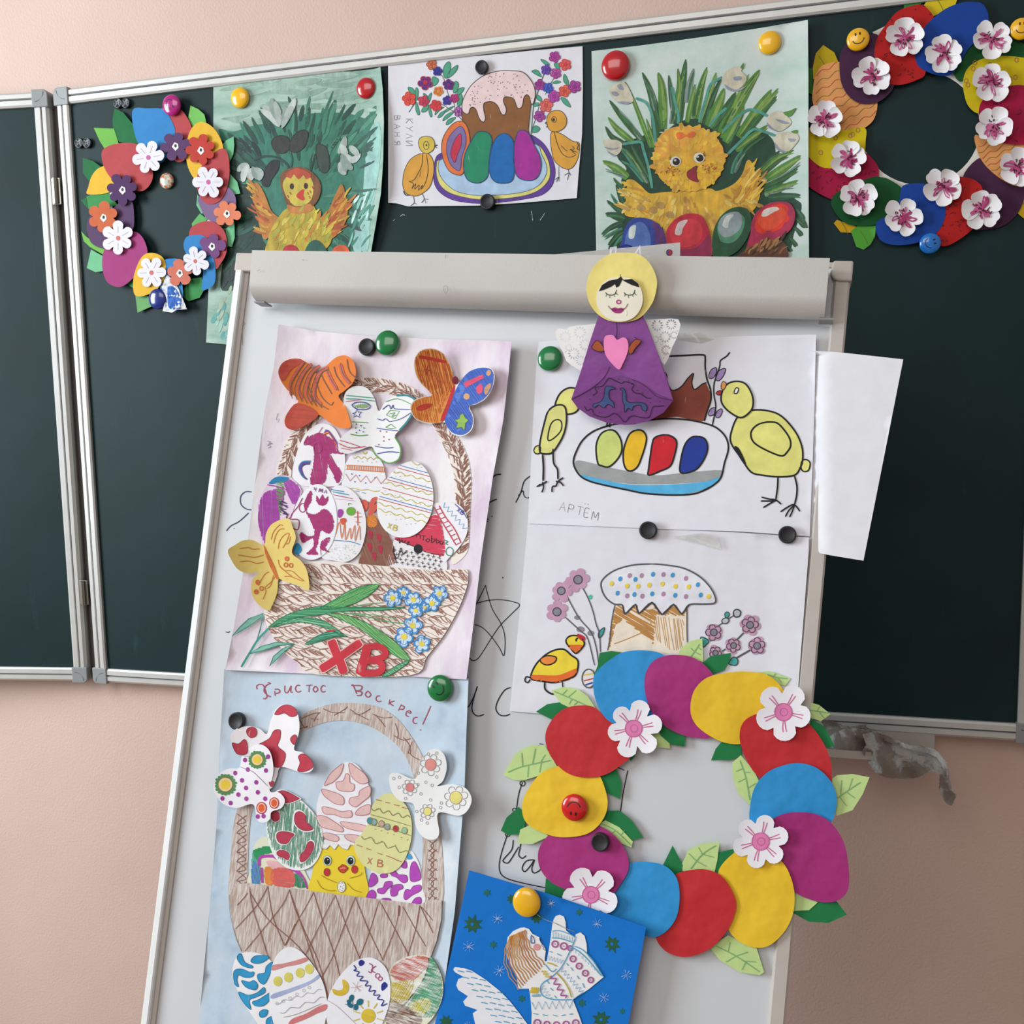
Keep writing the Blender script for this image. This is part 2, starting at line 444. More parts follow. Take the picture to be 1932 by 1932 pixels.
for v in (361, 1118):
    z = WALL.px(112 if v < 500 else 174, v, .006).z
    hg = box('hinge', -.0415, -.0245, -.0085, -.0065, z - .0215, z + .0215, cb, 'hinge_steel', .0006)
    vs = []; fs = []
    for k in range(10):
        a = 2 * pi * k / 10
        for q in (-.021, .021): vs.append((-.033 + .0038 * cos(a), -.0105 + .0038 * sin(a), z + q))
    fs = [(2 * k, 2 * ((k + 1) % 10), 2 * ((k + 1) % 10) + 1, 2 * k + 1) for k in range(10)] + [tuple(range(0, 20, 2)), tuple(range(1, 20, 2))]
    mesh('hinge_pin', vs, fs, hg, 'hinge_steel')
for x in (.1, 1.3):
    for z in (.1, .85): box('wall_bracket', x - .02, x + .02, .022, .0349, z - .02, z + .02, cb, 'cap_grey')
# chalk marks
T = Thing('chalk_marks_root', 'x', 'x', WALL, (900, 410), 0, None, None, 0)
zoom(710, 60, 4.712)
for q in [S('215,1640 235,1625 255,1632', 1.2, '#8fa5a2'), S('1375,1590 1385,1630 1390,1680', 1, '#7f9896'), S('1500,1610 1480,1640 1455,1675', 1, '#7f9896'), S('150,1680 165,1668', 1, '#8fa5a2')]:
    mk = T.ink('chalk_scribble', [q], .0004, 'crayon'); mk.parent = cb; mk.location = T.base
bpy.data.objects.remove(T.o)
# chalk tray under the board
zl = -FW
xr = WALL.px(1763, 1400, .004).x; z0 = WALL.px(1760, 1381, .004).z; z1 = WALL.px(1760, 1413, .004).z
lt = WALL.px(1600, 1415.5, .075).z; lb = WALL.px(1600, 1427.5, .075).z; xl = WALL.px(1745, 1420, .075).x
tr = box('chalk_tray', .22, xr, -.005, -.0035, z1 - .004, zl + .004, cb, 'tray_grey')
vs = [(.22, -.005, z1 - .003), (xr, -.005, z1 - .003), (.22, -.075, lb), (xl, -.075, lb), (.22, -.005, z1 - .005), (xr, -.005, z1 - .005), (.22, -.075, lb - .002), (xl, -.075, lb - .002)]
mesh('tray_floor', vs, [(0, 2, 3, 1), (4, 5, 7, 6), (0, 1, 5, 4), (2, 6, 7, 3), (1, 3, 7, 5), (0, 4, 6, 2)], tr, 'tray_grey')
box('tray_lip', .22, xl, -.0765, -.0745, lb - .002, lt, tr, 'frame_grey')
# ------------------------------------------------------------------ flipchart easel
fc = bpy.data.objects.new('flipchart_easel', None); COL.objects.link(fc)
m_ = CHART.R.to_4x4(); m_.translation = CHART.O; fc.matrix_world = m_
tag(fc, 'white magnetic flipchart easel with grey header clamp covered in Easter drawings', 'easel')
WR = .7234; BT = CHART.px(1590, 497, .004).z; BB = -1.03
box('whiteboard_surface', .006, WR - .006, 0, .006, BB, BT - .004, fc, 'whiteboard')
box('board_back', .006, WR - .006, .0062, .018, BB, BT - .004, fc, 'cap_grey')
lf = extrude('frame_bar', [(0, -.02), (0, .006), (.002, .0085), (.009, .0085), (.0105, .007), (.0105, .001), (.0105, -.02)], BB, BT - .003, 'z', fc, 'chart_side')
lf['label'] = 'white left edge profile'
box('inner_strip', .0105, .0165, -.0025, -.0002, BB, BT - .004, fc, 'frame_grey')
rf = extrude('frame_bar', [(WR - .0165, -.02), (WR - .0165, .003), (WR - .014, .006), (WR - .002, .006), (WR, .003), (WR, -.02)], BB, BT - .003, 'z', fc, 'frame_grey')
box('frame_bar', 0, WR, -.006, .019, BB - .015, BB, fc, 'frame_grey', .002)
box('frame_bar', 0, WR, -.002, .019, BT - .004, BT + .002, fc, 'frame_grey', .001)
n = 8; a0 = CHART.px(1565.5, 530, .008); a1 = CHART.px(1610, 492.5, .008)
x0, zb, x1, zt = a0.x, a0.z, WR + .0015, a1.z; r = .010
pf = [(x1, zt), (x0 + .002, zt)] + [(x0 + r - r * cos(t * pi / 2 / n), zb + r - r * sin(t * pi / 2 / n)) for t in range(n + 1)] + [(x1, zb)]
vs = [(p, .018, q) for p, q in pf] + [(p, -.0095, q) for p, q in pf]; m = len(pf)
mesh('corner_cap', vs, [(i, (i + 1) % m, m + (i + 1) % m, m + i) for i in range(m)] + [tuple(range(m))[::-1], tuple(range(m, 2 * m))], fc, 'frame_grey', False, .002)
box('corner_cap', -.001, .03, -.0088, .018, BT - .022, BT + .001, fc, 'frame_grey', .002)
# header clamp
ht = CHART.px(1000, 479.8, .045); hb = CHART.px(1000, 586, .020); hl = CHART.px(475.5, 480, .045).x; hr = CHART.px(1564.6, 500, .045).x
zt, zb = ht.z, hb.z
prof = [(.046, zt), (.043, zb + .017), (.0425, zb + .0145), (.0413, zb + .0118), (.0393, zb + .0090), (.0368, zb + .0064), (.0337, zb + .0041), (.0303, zb + .0024), (.0265, zb + .0011), (.020, zb), (.018, zb), (.018, zb + .002), (.030, zb + .006), (.036, zb + .013), (.0385, zb + .02), (.042, zt - .003), (.001, zt - .003), (.001, zt + .0005)]
hd = extrude('header_clamp', prof, hl, hr, 'x', fc, 'header_grey', True)
hd['label'] = 'long grey curved clamp bar'
for x in (hl, hr - .003):
    e = box('clamp_end', x + .0006, x + .0024, -.0405, -.001, zb + .02, zt - .0035, hd, 'cap_grey')
for x in (CHART.px(482, 574, .02).x, CHART.px(1545, 603, .02).x):
    box('clamp_foot', x, x + .014, -.024, -.006, zb - .0012, zb + .0006, hd, 'cap_grey')
q = [CHART.px(u, v, .0) for u, v in ((1040, 482), (1283, 457.5), (1283.5, 490), (1040, 490))]
hole = ell(1262.5, 476.5, 5.2, 5.6, n=14)
B = Thing('tmp', 'x', 'x', CHART, (1160, 475), .006, None, None, 0)
br = B.cut('top_bracket', [(1035, 481), (1090, 476), (1283, 457.5), (1283.5, 496), (1035, 496)], '#b9b7b4', 0, 'card', False, .002, None, [hole]); 
B.ink('hole_rim', [O(hole, 1.6, '#5a2a38', 1, False)], .0003, 'marker', None, br)
for k in list(B.o.children): k.parent = fc; k.matrix_parent_inverse = Matrix(); k.location = B.base
bpy.data.objects.remove(B.o)
box('pen_tray', .05, WR - .05, -.07, -.006, BB - .012, BB - .006, fc, 'frame_grey', .001)
def rod(name, a, b, r, parent, mat, n=12):
    a, b = Vector(a), Vector(b); d = (b - a).normalized(); q = d.to_track_quat('Z', 'Y').to_matrix(); vs = []
    for p in (a, b):
        for i in range(n): vs.append(p + q @ Vector((r * cos(2 * pi * i / n), r * sin(2 * pi * i / n), 0)))
    return mesh(name, vs, [(i, (i + 1) % n, n + (i + 1) % n, n + i) for i in range(n)] + [tuple(range(n))[::-1], tuple(range(n, 2 * n))], parent, mat)
fi = CHART.R.transposed()
def tofl(x, y):            # a chart-frame point on the floor
    return fi @ (Vector((x, y, -.8585)) - CHART.O)
for x in (.12, WR - .12):
    t = CHART.O + CHART.R @ Vector((x, .03, -.2)); d = CHART.R @ Vector((0, 0, -1)); k = (t.z + .8585) / -d.z
    rod('leg', (x, .032, -.2), fi @ (t + d * k - CHART.O), .011, fc, 'frame_grey')
rod('leg', (WR / 2, .035, -.15), tofl(.86, -.08), .011, fc, 'frame_grey')
rod('leg_crossbar', (.12, .032, -.2), (WR - .12, .032, -.2), .009, fc, 'frame_grey')
# tape and scribbles on the whiteboard
T = Thing('tmp', 'x', 'x', CHART, (700, 1000), .0, None, None, 0)
K = '#22242a'; bl = '#2c3f5f'; it = []
zoom(400, 860, 3.116)
it += [S('232,212 195,212 168,240 170,285 200,312 236,318', 2, bl), S('215,335 160,385 110,412 84,442', 2, bl), S('128,425 131,428', 2, K), S('80,1035 95,1038 105,1032', 1.5, K)]
it += [S('1700,108 1670,112 1648,128 1638,150', 2.4, K), S('1675,255 1655,262 1630,275', 2.4, K), F(zp(ell(1646, 356, 4)), K), F(zp(ell(1710, 716, 4)), K), F(zp(ell(1622, 372, 4)), K), F(zp(ell(1618, 385, 4)), K)]
it += [S('1608,760 1625,830 1650,905 1700,990 1722,1070 1716,1175 1690,1130 1640,1060 1590,1010 1545,992', 1.6, K), S('1608,760 1580,820 1552,875', 1.6, K), S('1555,868 1620,850 1700,846 1770,858 1808,877 1770,920 1700,990 1650,1060 1600,1140 1565,1190 1535,1205 1515,1188', 1.6, K)]
it += [S('1490,1488 1515,1465 1545,1400 1560,1355 1540,1420 1528,1480 1538,1515 1565,1530 1600,1520', 2.2, K), S('1755,1362 1720,1378 1685,1430 1668,1485 1690,1522 1725,1528 1752,1518', 2.2, K)]
it += [S('1872,118 1835,150 1815,215 1785,275', 2.2, K), S('1800,235 1828,205 1832,230 1850,248 1885,236', 1.8, K)]
zoom(930, 1200, 2.683)
it += [S('683,680 668,750 655,820 645,895', 2, K), S('620,662 650,672 665,680', 1.6, K), S('150,740 130,800 115,890 75,1000 40,1110 32,1180 60,1222 150,1250 270,1275', 2, K), O(zp(ell(150, 746, 13, n=12)), 1.8, K), O(zp(ell(74, 1005, 11, n=12)), 1.6, K), O(zp(ell(108, 880, 9, n=10)), 1.6, K), S('255,548 235,545', 2, K)]
zoom(800, 1600, 3.864)
it += [S('650,-60 640,10 590,70 575,95 600,110 625,95 690,-10', 2.2, K), S('705,-60 700,0 690,50 715,75 745,55', 2.2, K), S('800,85 745,95 715,145 735,172 775,130 805,85 785,150 800,182 840,165 860,140 875,190 900,195', 2.2, K)]
zoom(0, 1000, 4.83); it += [S('1868,680 1845,720 1840,790 1850,830', .7, '#9a9ea0')]
zoom(400, 440, 3.22); it += [S('185,530 200,548 190,560', .8, '#a0a2a2'), S('183,600 186,680', .8, '#9a9690')]
for q in it:
    w_ = T.ink('marker_scribble', [q], .0003, 'marker'); w_.parent = fc; w_.location = T.base
bpy.data.objects.remove(T.o)
zoom(400, 440, 3.22)
T = Thing('tmp', 'x', 'x', CHART, (700, 520), .0465, None, None, 0)
for q in [O('1408,325 1432,325 1428,358 1412,358', .9, '#9a9692', 1), S('545,160 562,162', .9, '#8d8a88'), S('275,228 290,222', 1.2, '#8d8a88'), S('1420,130 1415,150', .9, '#8d8a88')]:
    w_ = T.ink('scuff_mark', [q], .0004, 'marker'); w_.parent = hd; w_.location = T.base
bpy.data.objects.remove(T.o)
# ------------------------------------------------------------------ magnets
def lathe(name, prof, parent, mat, n=32):
    vs = []; fs = []
    for r, y in prof:
        if r < 1e-6: vs.append((0, -y, 0)); continue
        for i in range(n): vs.append((r * cos(2 * pi * i / n), -y, r * sin(2 * pi * i / n)))
    idx = []; k = 0
    for r, y in prof:
        if r < 1e-6: idx.append([k] * n); k += 1
        else: idx.append(list(range(k, k + n))); k += n
    for a, b in zip(idx, idx[1:]):
        for i in range(n):
            f = [a[i], a[(i + 1) % n], b[(i + 1) % n], b[i]]; g = []
            for q in f:
                if q not in g: g.append(q)
            if len(g) > 2: fs.append(tuple(g))
    o = mesh(name, vs, fs, parent, mat, True)
    import bmesh
    bm = bmesh.new(); bm.from_mesh(o.data); bmesh.ops.recalc_face_normals(bm, faces=bm.faces); bm.to_mesh(o.data); bm.free()
    return o
def magnet(name, plane, u, v, rp, mat, label, h=.003, kind='dome', face=None, group=None):
    hh = {'dome': .55, 'button': .42}[kind]
    c = plane.px(u, v, h); R = rp * (plane.px(u + 1, v, h) - c).length * .98
    tip = plane.px(u, v, h + R * .3); c = Vector((tip.x, -h, tip.z))
    o = bpy.data.objects.new(name, None); COL.objects.link(o); o.empty_display_size = .01
    m = plane.R.to_4x4(); m.translation = plane.O + plane.R @ c; o.matrix_world = m; tag(o, label, 'magnet', group)
    if kind == 'dome':
        lathe('magnet_core', [(0, 0), (R * .8, 0), (R * .8, R * .12), (0, R * .12)], o, 'rubber_black', 20)
        lathe('cap', [(R * .93, R * .04), (R, R * .10), (R, R * .26)] + [(R * sin(t) , R * .26 + R * .34 * (cos(t) )) for t in [pi / 2 * (1 - k / 8) for k in range(1, 9)]], o, mat)
        dome = lambda r: R * .26 + R * .34 * math.sqrt(max(0, 1 - min(.98, r) ** 2))
    else:
        lathe('body', [(0, 0), (R, 0), (R, R * .55), (R * .93, R * .62), (R * .80, R * .62), (R * .76, R * .57), (0, R * .57)], o, mat)
        dome = lambda r: R * .57
    if face:
        vs = []; fs = []
        for kind_, pts, wd, ang in face:
            a = rad(ang)
            pts = [(x * cos(a) - y * sin(a), x * sin(a) + y * cos(a)) for x, y in pts]
            if kind_ == 's': V, Tn = ribbon([(x * 20, y * 20) for x, y in pts], wd * 20, True, 0)
            else:
                Vt, Tt = tri([(x * 20, y * 20) for x, y in pts], 0); V, Tn = Vt, Tt
            b = len(vs)
            for x, y in V: vs.append((x / 20 * R, -dome(math.hypot(x, y) / 20) - .00025, -y / 20 * R))
            fs += [tuple(i + b for i in f) for f in Tn]
        mesh('face_print', vs, fs, o, 'print_black')
    return o
def smile(ang, s=1.0):
    e = lambda cx, cy, rx, ry: [(cx + rx * cos(k * pi / 4), cy + ry * sin(k * pi / 4)) for k in range(8)]
    return [('s', [(-.5 * s, .12), (-.38 * s, .34), (-.1, .46), (.2 * s, .42), (.42 * s, .22), (.5 * s, .05)], .07, ang), ('f', e(-.2, -.38, .08, .15), 0, ang), ('f', e(.18, -.38, .08, .15), 0, ang)]
M = magnet
M('dome_magnet', WALL, 452, 184, 17, 'plastic_yellow', 'yellow round magnet on the upper left of the loosely painted chick picture')
M('dome_magnet', WALL, 690, 166, 18, 'plastic_red', 'red round magnet on the upper right of the loosely painted chick picture')
M('dome_magnet', WALL, 323, 198, 17, 'plastic_magenta', 'magenta smiley magnet at the top of the small left wreath', .009, face=smile(150, .8))
M('dome_magnet', WALL, 297, 564, 17, 'plastic_navy', 'dark blue round magnet at the bottom of the small left wreath', .009)
M('dome_magnet', WALL, 1161, 123, 27, 'plastic_red', 'large red round magnet on the upper left of the big chick painting')
M('dome_magnet', WALL, 1452, 80, 22, 'plastic_yellow', 'plain yellow round magnet on the upper right of the big chick painting')
M('dome_magnet', WALL, 1619, 74, 22, 'plastic_sun', 'yellow smiley magnet on the purple egg of the right wreath', .010, face=smile(-8))
M('dome_magnet', WALL, 1927, 54, 22, 'plastic_sun', 'yellow smiley magnet cut by the right edge beside a white flower', .010, face=smile(0))
M('dome_magnet', WALL, 1755, 459, 21, 'plastic_blue', 'light blue smiley magnet at the bottom of the right wreath', .010, face=smile(75))
M('dome_magnet', WALL, 1180, 478, 17, 'plastic_navy', 'dark blue magnet half hidden behind the grey bracket above the angel', .004)
M('button_magnet', WALL, 909, 127, 12, 'rubber_black', 'black disc magnet at the top of the cake drawing with five chicks and eggs', .003, 'button')
M('button_magnet', WALL, 920, 381, 14, 'rubber_black', 'black disc magnet at the bottom of the cake and coloured eggs drawing', .003, 'button')
bpy.data.objects['button_magnet']['label'] = 'black disc magnet at the top edge of the iced cake and eggs drawing'
solid('disc_dark', C('#30343a'), .3)
xm = [('s', [(-.6, -.6), (.6, .6)], .2, 0), ('s', [(-.6, .6), (.6, -.6)], .2, 0)]
solid('print_grey', C('#6c6f76'), .5)
for u, v, lb_ in ((223, 195, 'tiny dark disc magnet, left of the pair above the small wreath'), (238, 195, 'tiny dark disc magnet, right of the pair above the small wreath'), (150, 270, 'tiny dark disc magnet nearest the hinge, left of a pair beside the small wreath'), (165, 270, 'tiny dark disc magnet, right of the pair between hinge and small wreath')):
    o = M('disc_magnet', WALL, u, v, 8, 'disc_dark', lb_, .0005, 'button', xm)
    for k in o.children:
        if k.name.startswith('face_print'): k.data.materials[0] = MATS['print_grey']
o = M('dome_magnet', WALL, 314, 341, 13, 'header_grey', 'small patterned button magnet inside the small left wreath', .0005)
def patmat():
    m, nt, b = nm('button_pattern'); v = coords(nt)
    vo = N(nt, 'ShaderNodeTexVoronoi'); vo.inputs['Scale'].default_value = 320; nt.links.new(v, vo.inputs['Vector'])
    nt.links.new(ramp(nt, vo.outputs['Color'], .3, .6, C('#c4683a'), C('#b9c8b8')), b.inputs['Base Color']); b.inputs['Roughness'].default_value = .2; b.inputs['Coat Weight'].default_value = .6
    MATS['pattern'] = m; return m
patmat()
for k in o.children:
    if k.name.startswith('cap'): k.data.materials[0] = MATS['pattern']
g = .006
M('button_magnet', CHART, 692.5, 655, 15, 'rubber_black', 'black disc magnet touching the green one above the lilac basket picture', g, 'button')
M('dome_magnet', CHART, 730, 646.5, 22.5, 'plastic_green', 'plain green magnet above the lilac basket picture', g)
M('dome_magnet', CHART, 1037, 676, 23.5, 'plastic_green', 'plain green magnet left of the purple paper angel', g)
M('button_magnet', CHART, 1223, 1000.5, 17, 'rubber_black', 'black disc magnet between the two cake drawings, left one', .005, 'button')
M('button_magnet', CHART, 1485.5, 1009, 17.5, 'rubber_black', 'black disc magnet between the two cake drawings, right one', .005, 'button')
M('dome_magnet', CHART, 829.5, 1298.5, 24, 'plastic_green', 'green smiley magnet on the corner of the blue basket picture', .012, face=smile(-50, .8))
M('button_magnet', CHART, 447, 1360, 14.5, 'rubber_black', 'black disc magnet above the white butterfly with red spots', .006, 'button')
M('dome_magnet', CHART, 1083.5, 1524, 25, 'plastic_bright_red', 'red smiley magnet on the yellow egg of the large wreath', .011, face=smile(178))
M('button_magnet', CHART, 1132.5, 1588.5, 17, 'rubber_black', 'black disc magnet on the magenta egg of the large wreath', .011, 'button')
M('dome_magnet', CHART, 993, 1703, 26.5, 'plastic_yellow', 'large yellow magnet on the blue angel card', .0185)
# ------------------------------------------------------------------ cleaning rag on the tray
zoom(1440, 1320, 3.927)
def ragmat():
    m, nt, b = nm('rag_cloth'); v = coords(nt)
    f = ramp(nt, noi(nt, v, 24, 5, .6), .47, .56)
    c = mix(nt, f, C('#9a8e83'), C('#dbe3e3'))
    nt.links.new(c, b.inputs['Base Color']); b.inputs['Roughness'].default_value = .95; b.inputs['Specular IOR Level'].default_value = .05
    b.inputs['Sheen Weight'].default_value = .4
    bump(nt, b, noi(nt, v, 420, 4, .7), .003, 1.0); MATS['rag'] = m
ragmat()
def fold(u, v):
    x, y = (u - 1440) * 3.927, (v - 1320) * 3.927
    return .010 * sin(x / 62 + y / 90) + .006 * sin(x / 31 - y / 47 + 1) + .004 * noise.noise((x / 40, y / 40, 3))
rag = Thing('cleaning_rag', 'shaggy grey cleaning rag draped over the chalk tray', 'cloth', WALL, (1680, 1420), .05, None, None, .004, 7)
rr = random.Random(4)
def fuzz(poly, a=.9):
    p = spl(P(poly), True, 8); return [(x + rr.uniform(-a, a), y + rr.uniform(-a, a)) for x, y in p]
zl_ = Z0
rag.cut('back_fold', fuzz('430,160 480,150 560,175 640,200 760,182 770,205 860,240 900,300 780,330 640,260 560,220 470,215'), '#888888', -.018, 'rag', False, .004, fold)
rag.cut('twisted_fold', fuzz('470,330 500,270 560,232 640,212 730,215 830,235 880,280 870,330 800,350 760,380 660,372 560,375 500,372'), '#888888', .005, 'rag', False, .004, fold)
rag.cut('hanging_drape', fuzz('740,250 860,250 960,285 1060,330 1180,345 1270,370 1330,425 1370,500 1385,600 1405,680 1432,700 1420,740 1395,785 1360,770 1325,725 1303,660 1305,590 1290,545 1230,535 1150,575 1060,585 950,582 860,560 800,500 760,430 735,385 760,330'), '#888888', .036, 'rag', False, .005, fold)
rag.cut('edge_hem', fuzz('880,262 960,290 1060,335 1180,352 1290,400 1340,450 1375,560 1385,600 1350,560 1310,460 1240,405 1100,375 980,330 900,300'), '#888888', .050, 'rag', False, .003, fold)
# ------------------------------------------------------------------ wreath builder bits
def drop_flower(T, x, y, r, col, ang, dh, n=6, seed=1, dip=.62):
    f = T.cut('flower', zp(flower(x, y, r, n, ang, dip, 1, .1, seed)), col, dh, 'card', False, gap=12)
    d = T.cut('flower_centre', zp([(x - 22, y + 5), (x - 4, y - 24), (x + 18, y - 14), (x + 22, y + 12), (x + 2, y + 32)]), '#e9e6e2', dh + .0005, 'white_paper', False, parent=f, gap=0)
    T.ink('centre_dot', [F(zp(ell(x + 2, y - 1, 8, 11, 0, 10)), '#26303a', 0, False)], dh + .0007, 'marker', None, f)
    return f
def white_flower(T, x, y, r, ang, dh, cc='#c9558e', n=6, seed=1, line='#8f8a86'):
    f = T.cut('flower', zp(flower(x, y, r, n, ang, .58, .95, .08, seed)), '#dfdce4', dh, 'white_paper', False, gap=10)
    it = [F(zp(ell(x, y, r * .13, r * .15, 0, 10)), cc, 1, False)]
    for k in range(n):
        a = rad(ang) + 2 * pi * (k + .5) / n
        it.append(S(zp([(x + r * .3 * cos(a), y + r * .3 * sin(a)), (x + r * .72 * cos(a), y + r * .72 * sin(a))]), .7, line, 0, False))
    T.ink('petal_lines', it, dh + .0003, 'marker', None, f)
    return f
# ------------------------------------------------------------------ small wreath on the left of the chalkboard
zoom(0, 100, 3.45)
T = Thing('paper_wreath', 'small wreath of coloured paper eggs with purple, orange and white flowers near the hinge', 'wreath', WALL, (300, 390), .004, None, None, .0006)
ring = [(300 + 108 * cos(2 * pi * k / 40), 390 + 140 * sin(2 * pi * k / 40)) for k in range(40)]
rin = [(300 + 88 * cos(2 * pi * k / 40), 390 + 120 * sin(2 * pi * k / 40)) for k in range(40)]
T.cut('backing_ring', ring, '#e4e0d8', 0, 'white_paper', False, holes=[rin])
DG, MG, LG, PG = '#1f6b3c', '#3c8b4c', '#6fb04c', '#6fb587'
for k, (c, s) in enumerate([(DG, '745,362 732,430 735,490 775,580 905,600 862,460 800,385'), (LG, '610,487 650,575 682,625 772,588 742,492'), (DG, '538,683 540,780 578,832 655,738 605,703'),
    ('#72b85a', '1240,342 1225,420 1255,485 1345,462 1330,400 1290,365'), (PG, '1520,543 1470,570 1440,612 1490,722 1518,660 1525,600'), (PG, '1490,778 1545,840 1564,915 1500,925 1470,880'), (PG, '1285,920 1278,990 1310,1045 1345,1040'),
    ('#62ac62', '1260,1172 1248,1110 1300,1045 1350,1082'), (PG, '1470,1145 1525,1095 1528,1200 1510,1262 1465,1255'), (MG, '560,935 620,912 700,900 765,990 640,1010 575,1015'), (DG, '527,960 560,940 570,1010'),
    (LG, '528,1160 560,1195 680,1275 670,1312 585,1262 545,1225'), (PG, '592,1280 565,1400 620,1426 668,1420 668,1320'), (MG, '818,1500 862,1480 870,1532'), ('#6ea668', '880,1568 895,1690 985,1650 1000,1590'),
    (MG, '1175,1575 1228,1616 1300,1592 1335,1530 1310,1460 1240,1470'), (LG, '1398,1450 1437,1380 1400,1378')]):
    T.cut('leaf', s, c, .0006 + (k % 3) * .0005, smooth=False)
cols = dict(y='#dfb136', b='#3380bd', r='#b0464a', p='#563c60', m='#9e3a76', v='#7d6488')
for k, (c, s) in enumerate([('y', '720,735 650,745 600,795 575,870 573,920 720,902 770,800'), ('r', '1050,360 1160,355 1230,440 1252,520 1240,640 1200,697 1140,702 1080,600 1060,450'), ('b', '868,365 960,360 1050,362 1085,385 1137,490 1130,560 1100,650 1050,715 980,690 900,590 865,470'),
    ('r', '664,640 720,600 810,585 900,598 960,680 995,780 980,850 930,897 860,893 780,870 710,800 670,720'), ('p', '780,975 855,965 872,1050 865,1145 800,1210 700,1245 668,1272 590,1230 565,1120 600,1050 700,1030'),
    ('v', '1290,940 1380,885 1470,868 1530,930 1532,1020 1490,1105 1420,1112 1350,1080 1310,1020'), ('y', '1275,460 1330,450 1400,500 1450,600 1440,690 1380,750 1300,820 1260,812 1220,730 1210,620 1232,520'),
    ('r', '1392,650 1440,622 1475,640 1493,720 1487,840 1450,940 1390,982 1330,972 1290,905 1278,820 1320,722'), ('r', '1230,1190 1250,1130 1330,1095 1400,1105 1460,1160 1478,1240 1470,1310 1430,1380 1400,1400 1330,1280 1260,1220'),
    ('b', '1212,1200 1270,1185 1340,1200 1380,1300 1402,1400 1395,1500 1340,1540 1312,1530 1318,1400 1230,1330 1195,1260'), ('m', '845,1162 920,1190 960,1290 930,1370 870,1460 800,1517 740,1517 690,1480 665,1390 675,1290 720,1222'),
    ('b', '1070,1350 1110,1338 1165,1350 1180,1450 1190,1600 1140,1672 1070,1640 1040,1500 1060,1400'), ('y', '985,1300 1050,1322 1078,1380 1065,1480 1005,1550 922,1583 875,1570 867,1480 890,1390 930,1320')]):
    T.cut('egg', s, cols[c], .0022 + k * .0005)
f = T.cut('foil_wrapper', '1058,1680 1080,1600 1050,1520 1085,1440 1130,1480 1165,1540 1200,1625 1218,1668 1150,1672 1120,1690', '#d9dde4', .0098, 'foil' if 'foil' in MATS else 'card', False, lift=lambda u, v: .003 * noise.noise((u / 4, v / 4, 1)), gap=3, label='crumpled silver and blue foil')
T.ink('foil_print', [F('1095,1520 1140,1530 1175,1600 1165,1665 1100,1660 1090,1580', '#2a62b8', 0)], .0104, 'marker', lambda u, v: .003 * noise.noise((u / 4, v / 4, 1)), f)
d = .0086
for x, y, r, c, a, n in ((1140, 605, 95, '#563660', 20, 6), (795, 890, 105, '#4b2a58', 10, 7), (1378, 1258, 88, '#71477a', 30, 5), (1305, 632, 100, '#b83b32', 0, 7), (672, 1070, 105, '#c2613a', 5, 6), (1475, 1045, 88, '#d97e5c', 40, 6), (1168, 1432, 88, '#c9705c', 12, 5)):
    drop_flower(T, x, y, r, c, a, d, n, int(x)); d += .0004
for x, y, r, a in ((965, 680, 108, 20), (1355, 840, 108, 30), (768, 1205, 108, 0), (985, 1430, 105, 28), (1270, 1355, 92, 50)):
    white_flower(T, x, y, r, a, d, '#c65f9c' if y < 900 else '#cf6a62', 6, int(x)); d += .0003
# ------------------------------------------------------------------ wreath at the right of the chalkboard
zoom(1500, 0, 3.942)
T = Thing('paper_wreath', 'wreath of dark paper eggs with cupped white blossoms at the right of the chalkboard', 'wreath', WALL, (1735, 235), .001, None, None, .0005)
o_ = [(1500 + (930 + 620 * cos(t)) / ZS, (950 + 590 * sin(t)) / ZS) for t in [2 * pi * k / 48 for k in range(48)]]
i_ = [(1500 + (930 + 445 * cos(t)) / ZS, (950 + 425 * sin(t)) / ZS) for t in [2 * pi * k / 48 for k in range(48)]]
T.cut('backing_ring', o_, '#dedad2', 0, 'white_paper', False, holes=[i_])
T.cut('backing_ring', '575,240 690,185 640,300', '#dedad2', .0003, 'white_paper', False)
for k, (c, s) in enumerate([('#b59c10', '210,335 155,395 132,500 135,590 200,540 330,480 292,390'), ('#2c6b22', '95,505 130,508 132,705 100,692 80,600'), ('#2f7a34', '815,-40 808,70 900,45 990,0 990,-40'), ('#d2b91c', '955,45 1020,125 1110,82 1190,42 1215,-30 1010,-40'),
    ('#c79a10', '288,1660 312,1635 470,1690 435,1732 340,1728'), ('#4f9a35', '415,1720 470,1675 602,1678 595,1760 560,1820 510,1858 455,1835'), ('#c7a514', '1630,1565 1690,1400 1830,1480 1750,1650 1695,1620'), ('#2c7a2c', '1690,370 1790,330 1720,440')]):
    lf_ = T.cut('leaf', s, c, .0006 + (k % 2) * .0006, smooth=False)
    p = P(s); cx = sum(q[0] for q in p) / len(p); cy = sum(q[1] for q in p) / len(p)
    T.ink('leaf_vein', [S([(cx - 8, cy - 12), (cx, cy), (cx + 6, cy + 14)], .9, '#6d7d18')], .0010 + (k % 2) * .0006, 'marker', None, lf_)
OR, YE, CR_, GR, BL, RE, PU = '#d9975a', '#c9b40f', '#a00f3c', '#0b4d22', '#123f93', '#b01a1a', '#43203f'
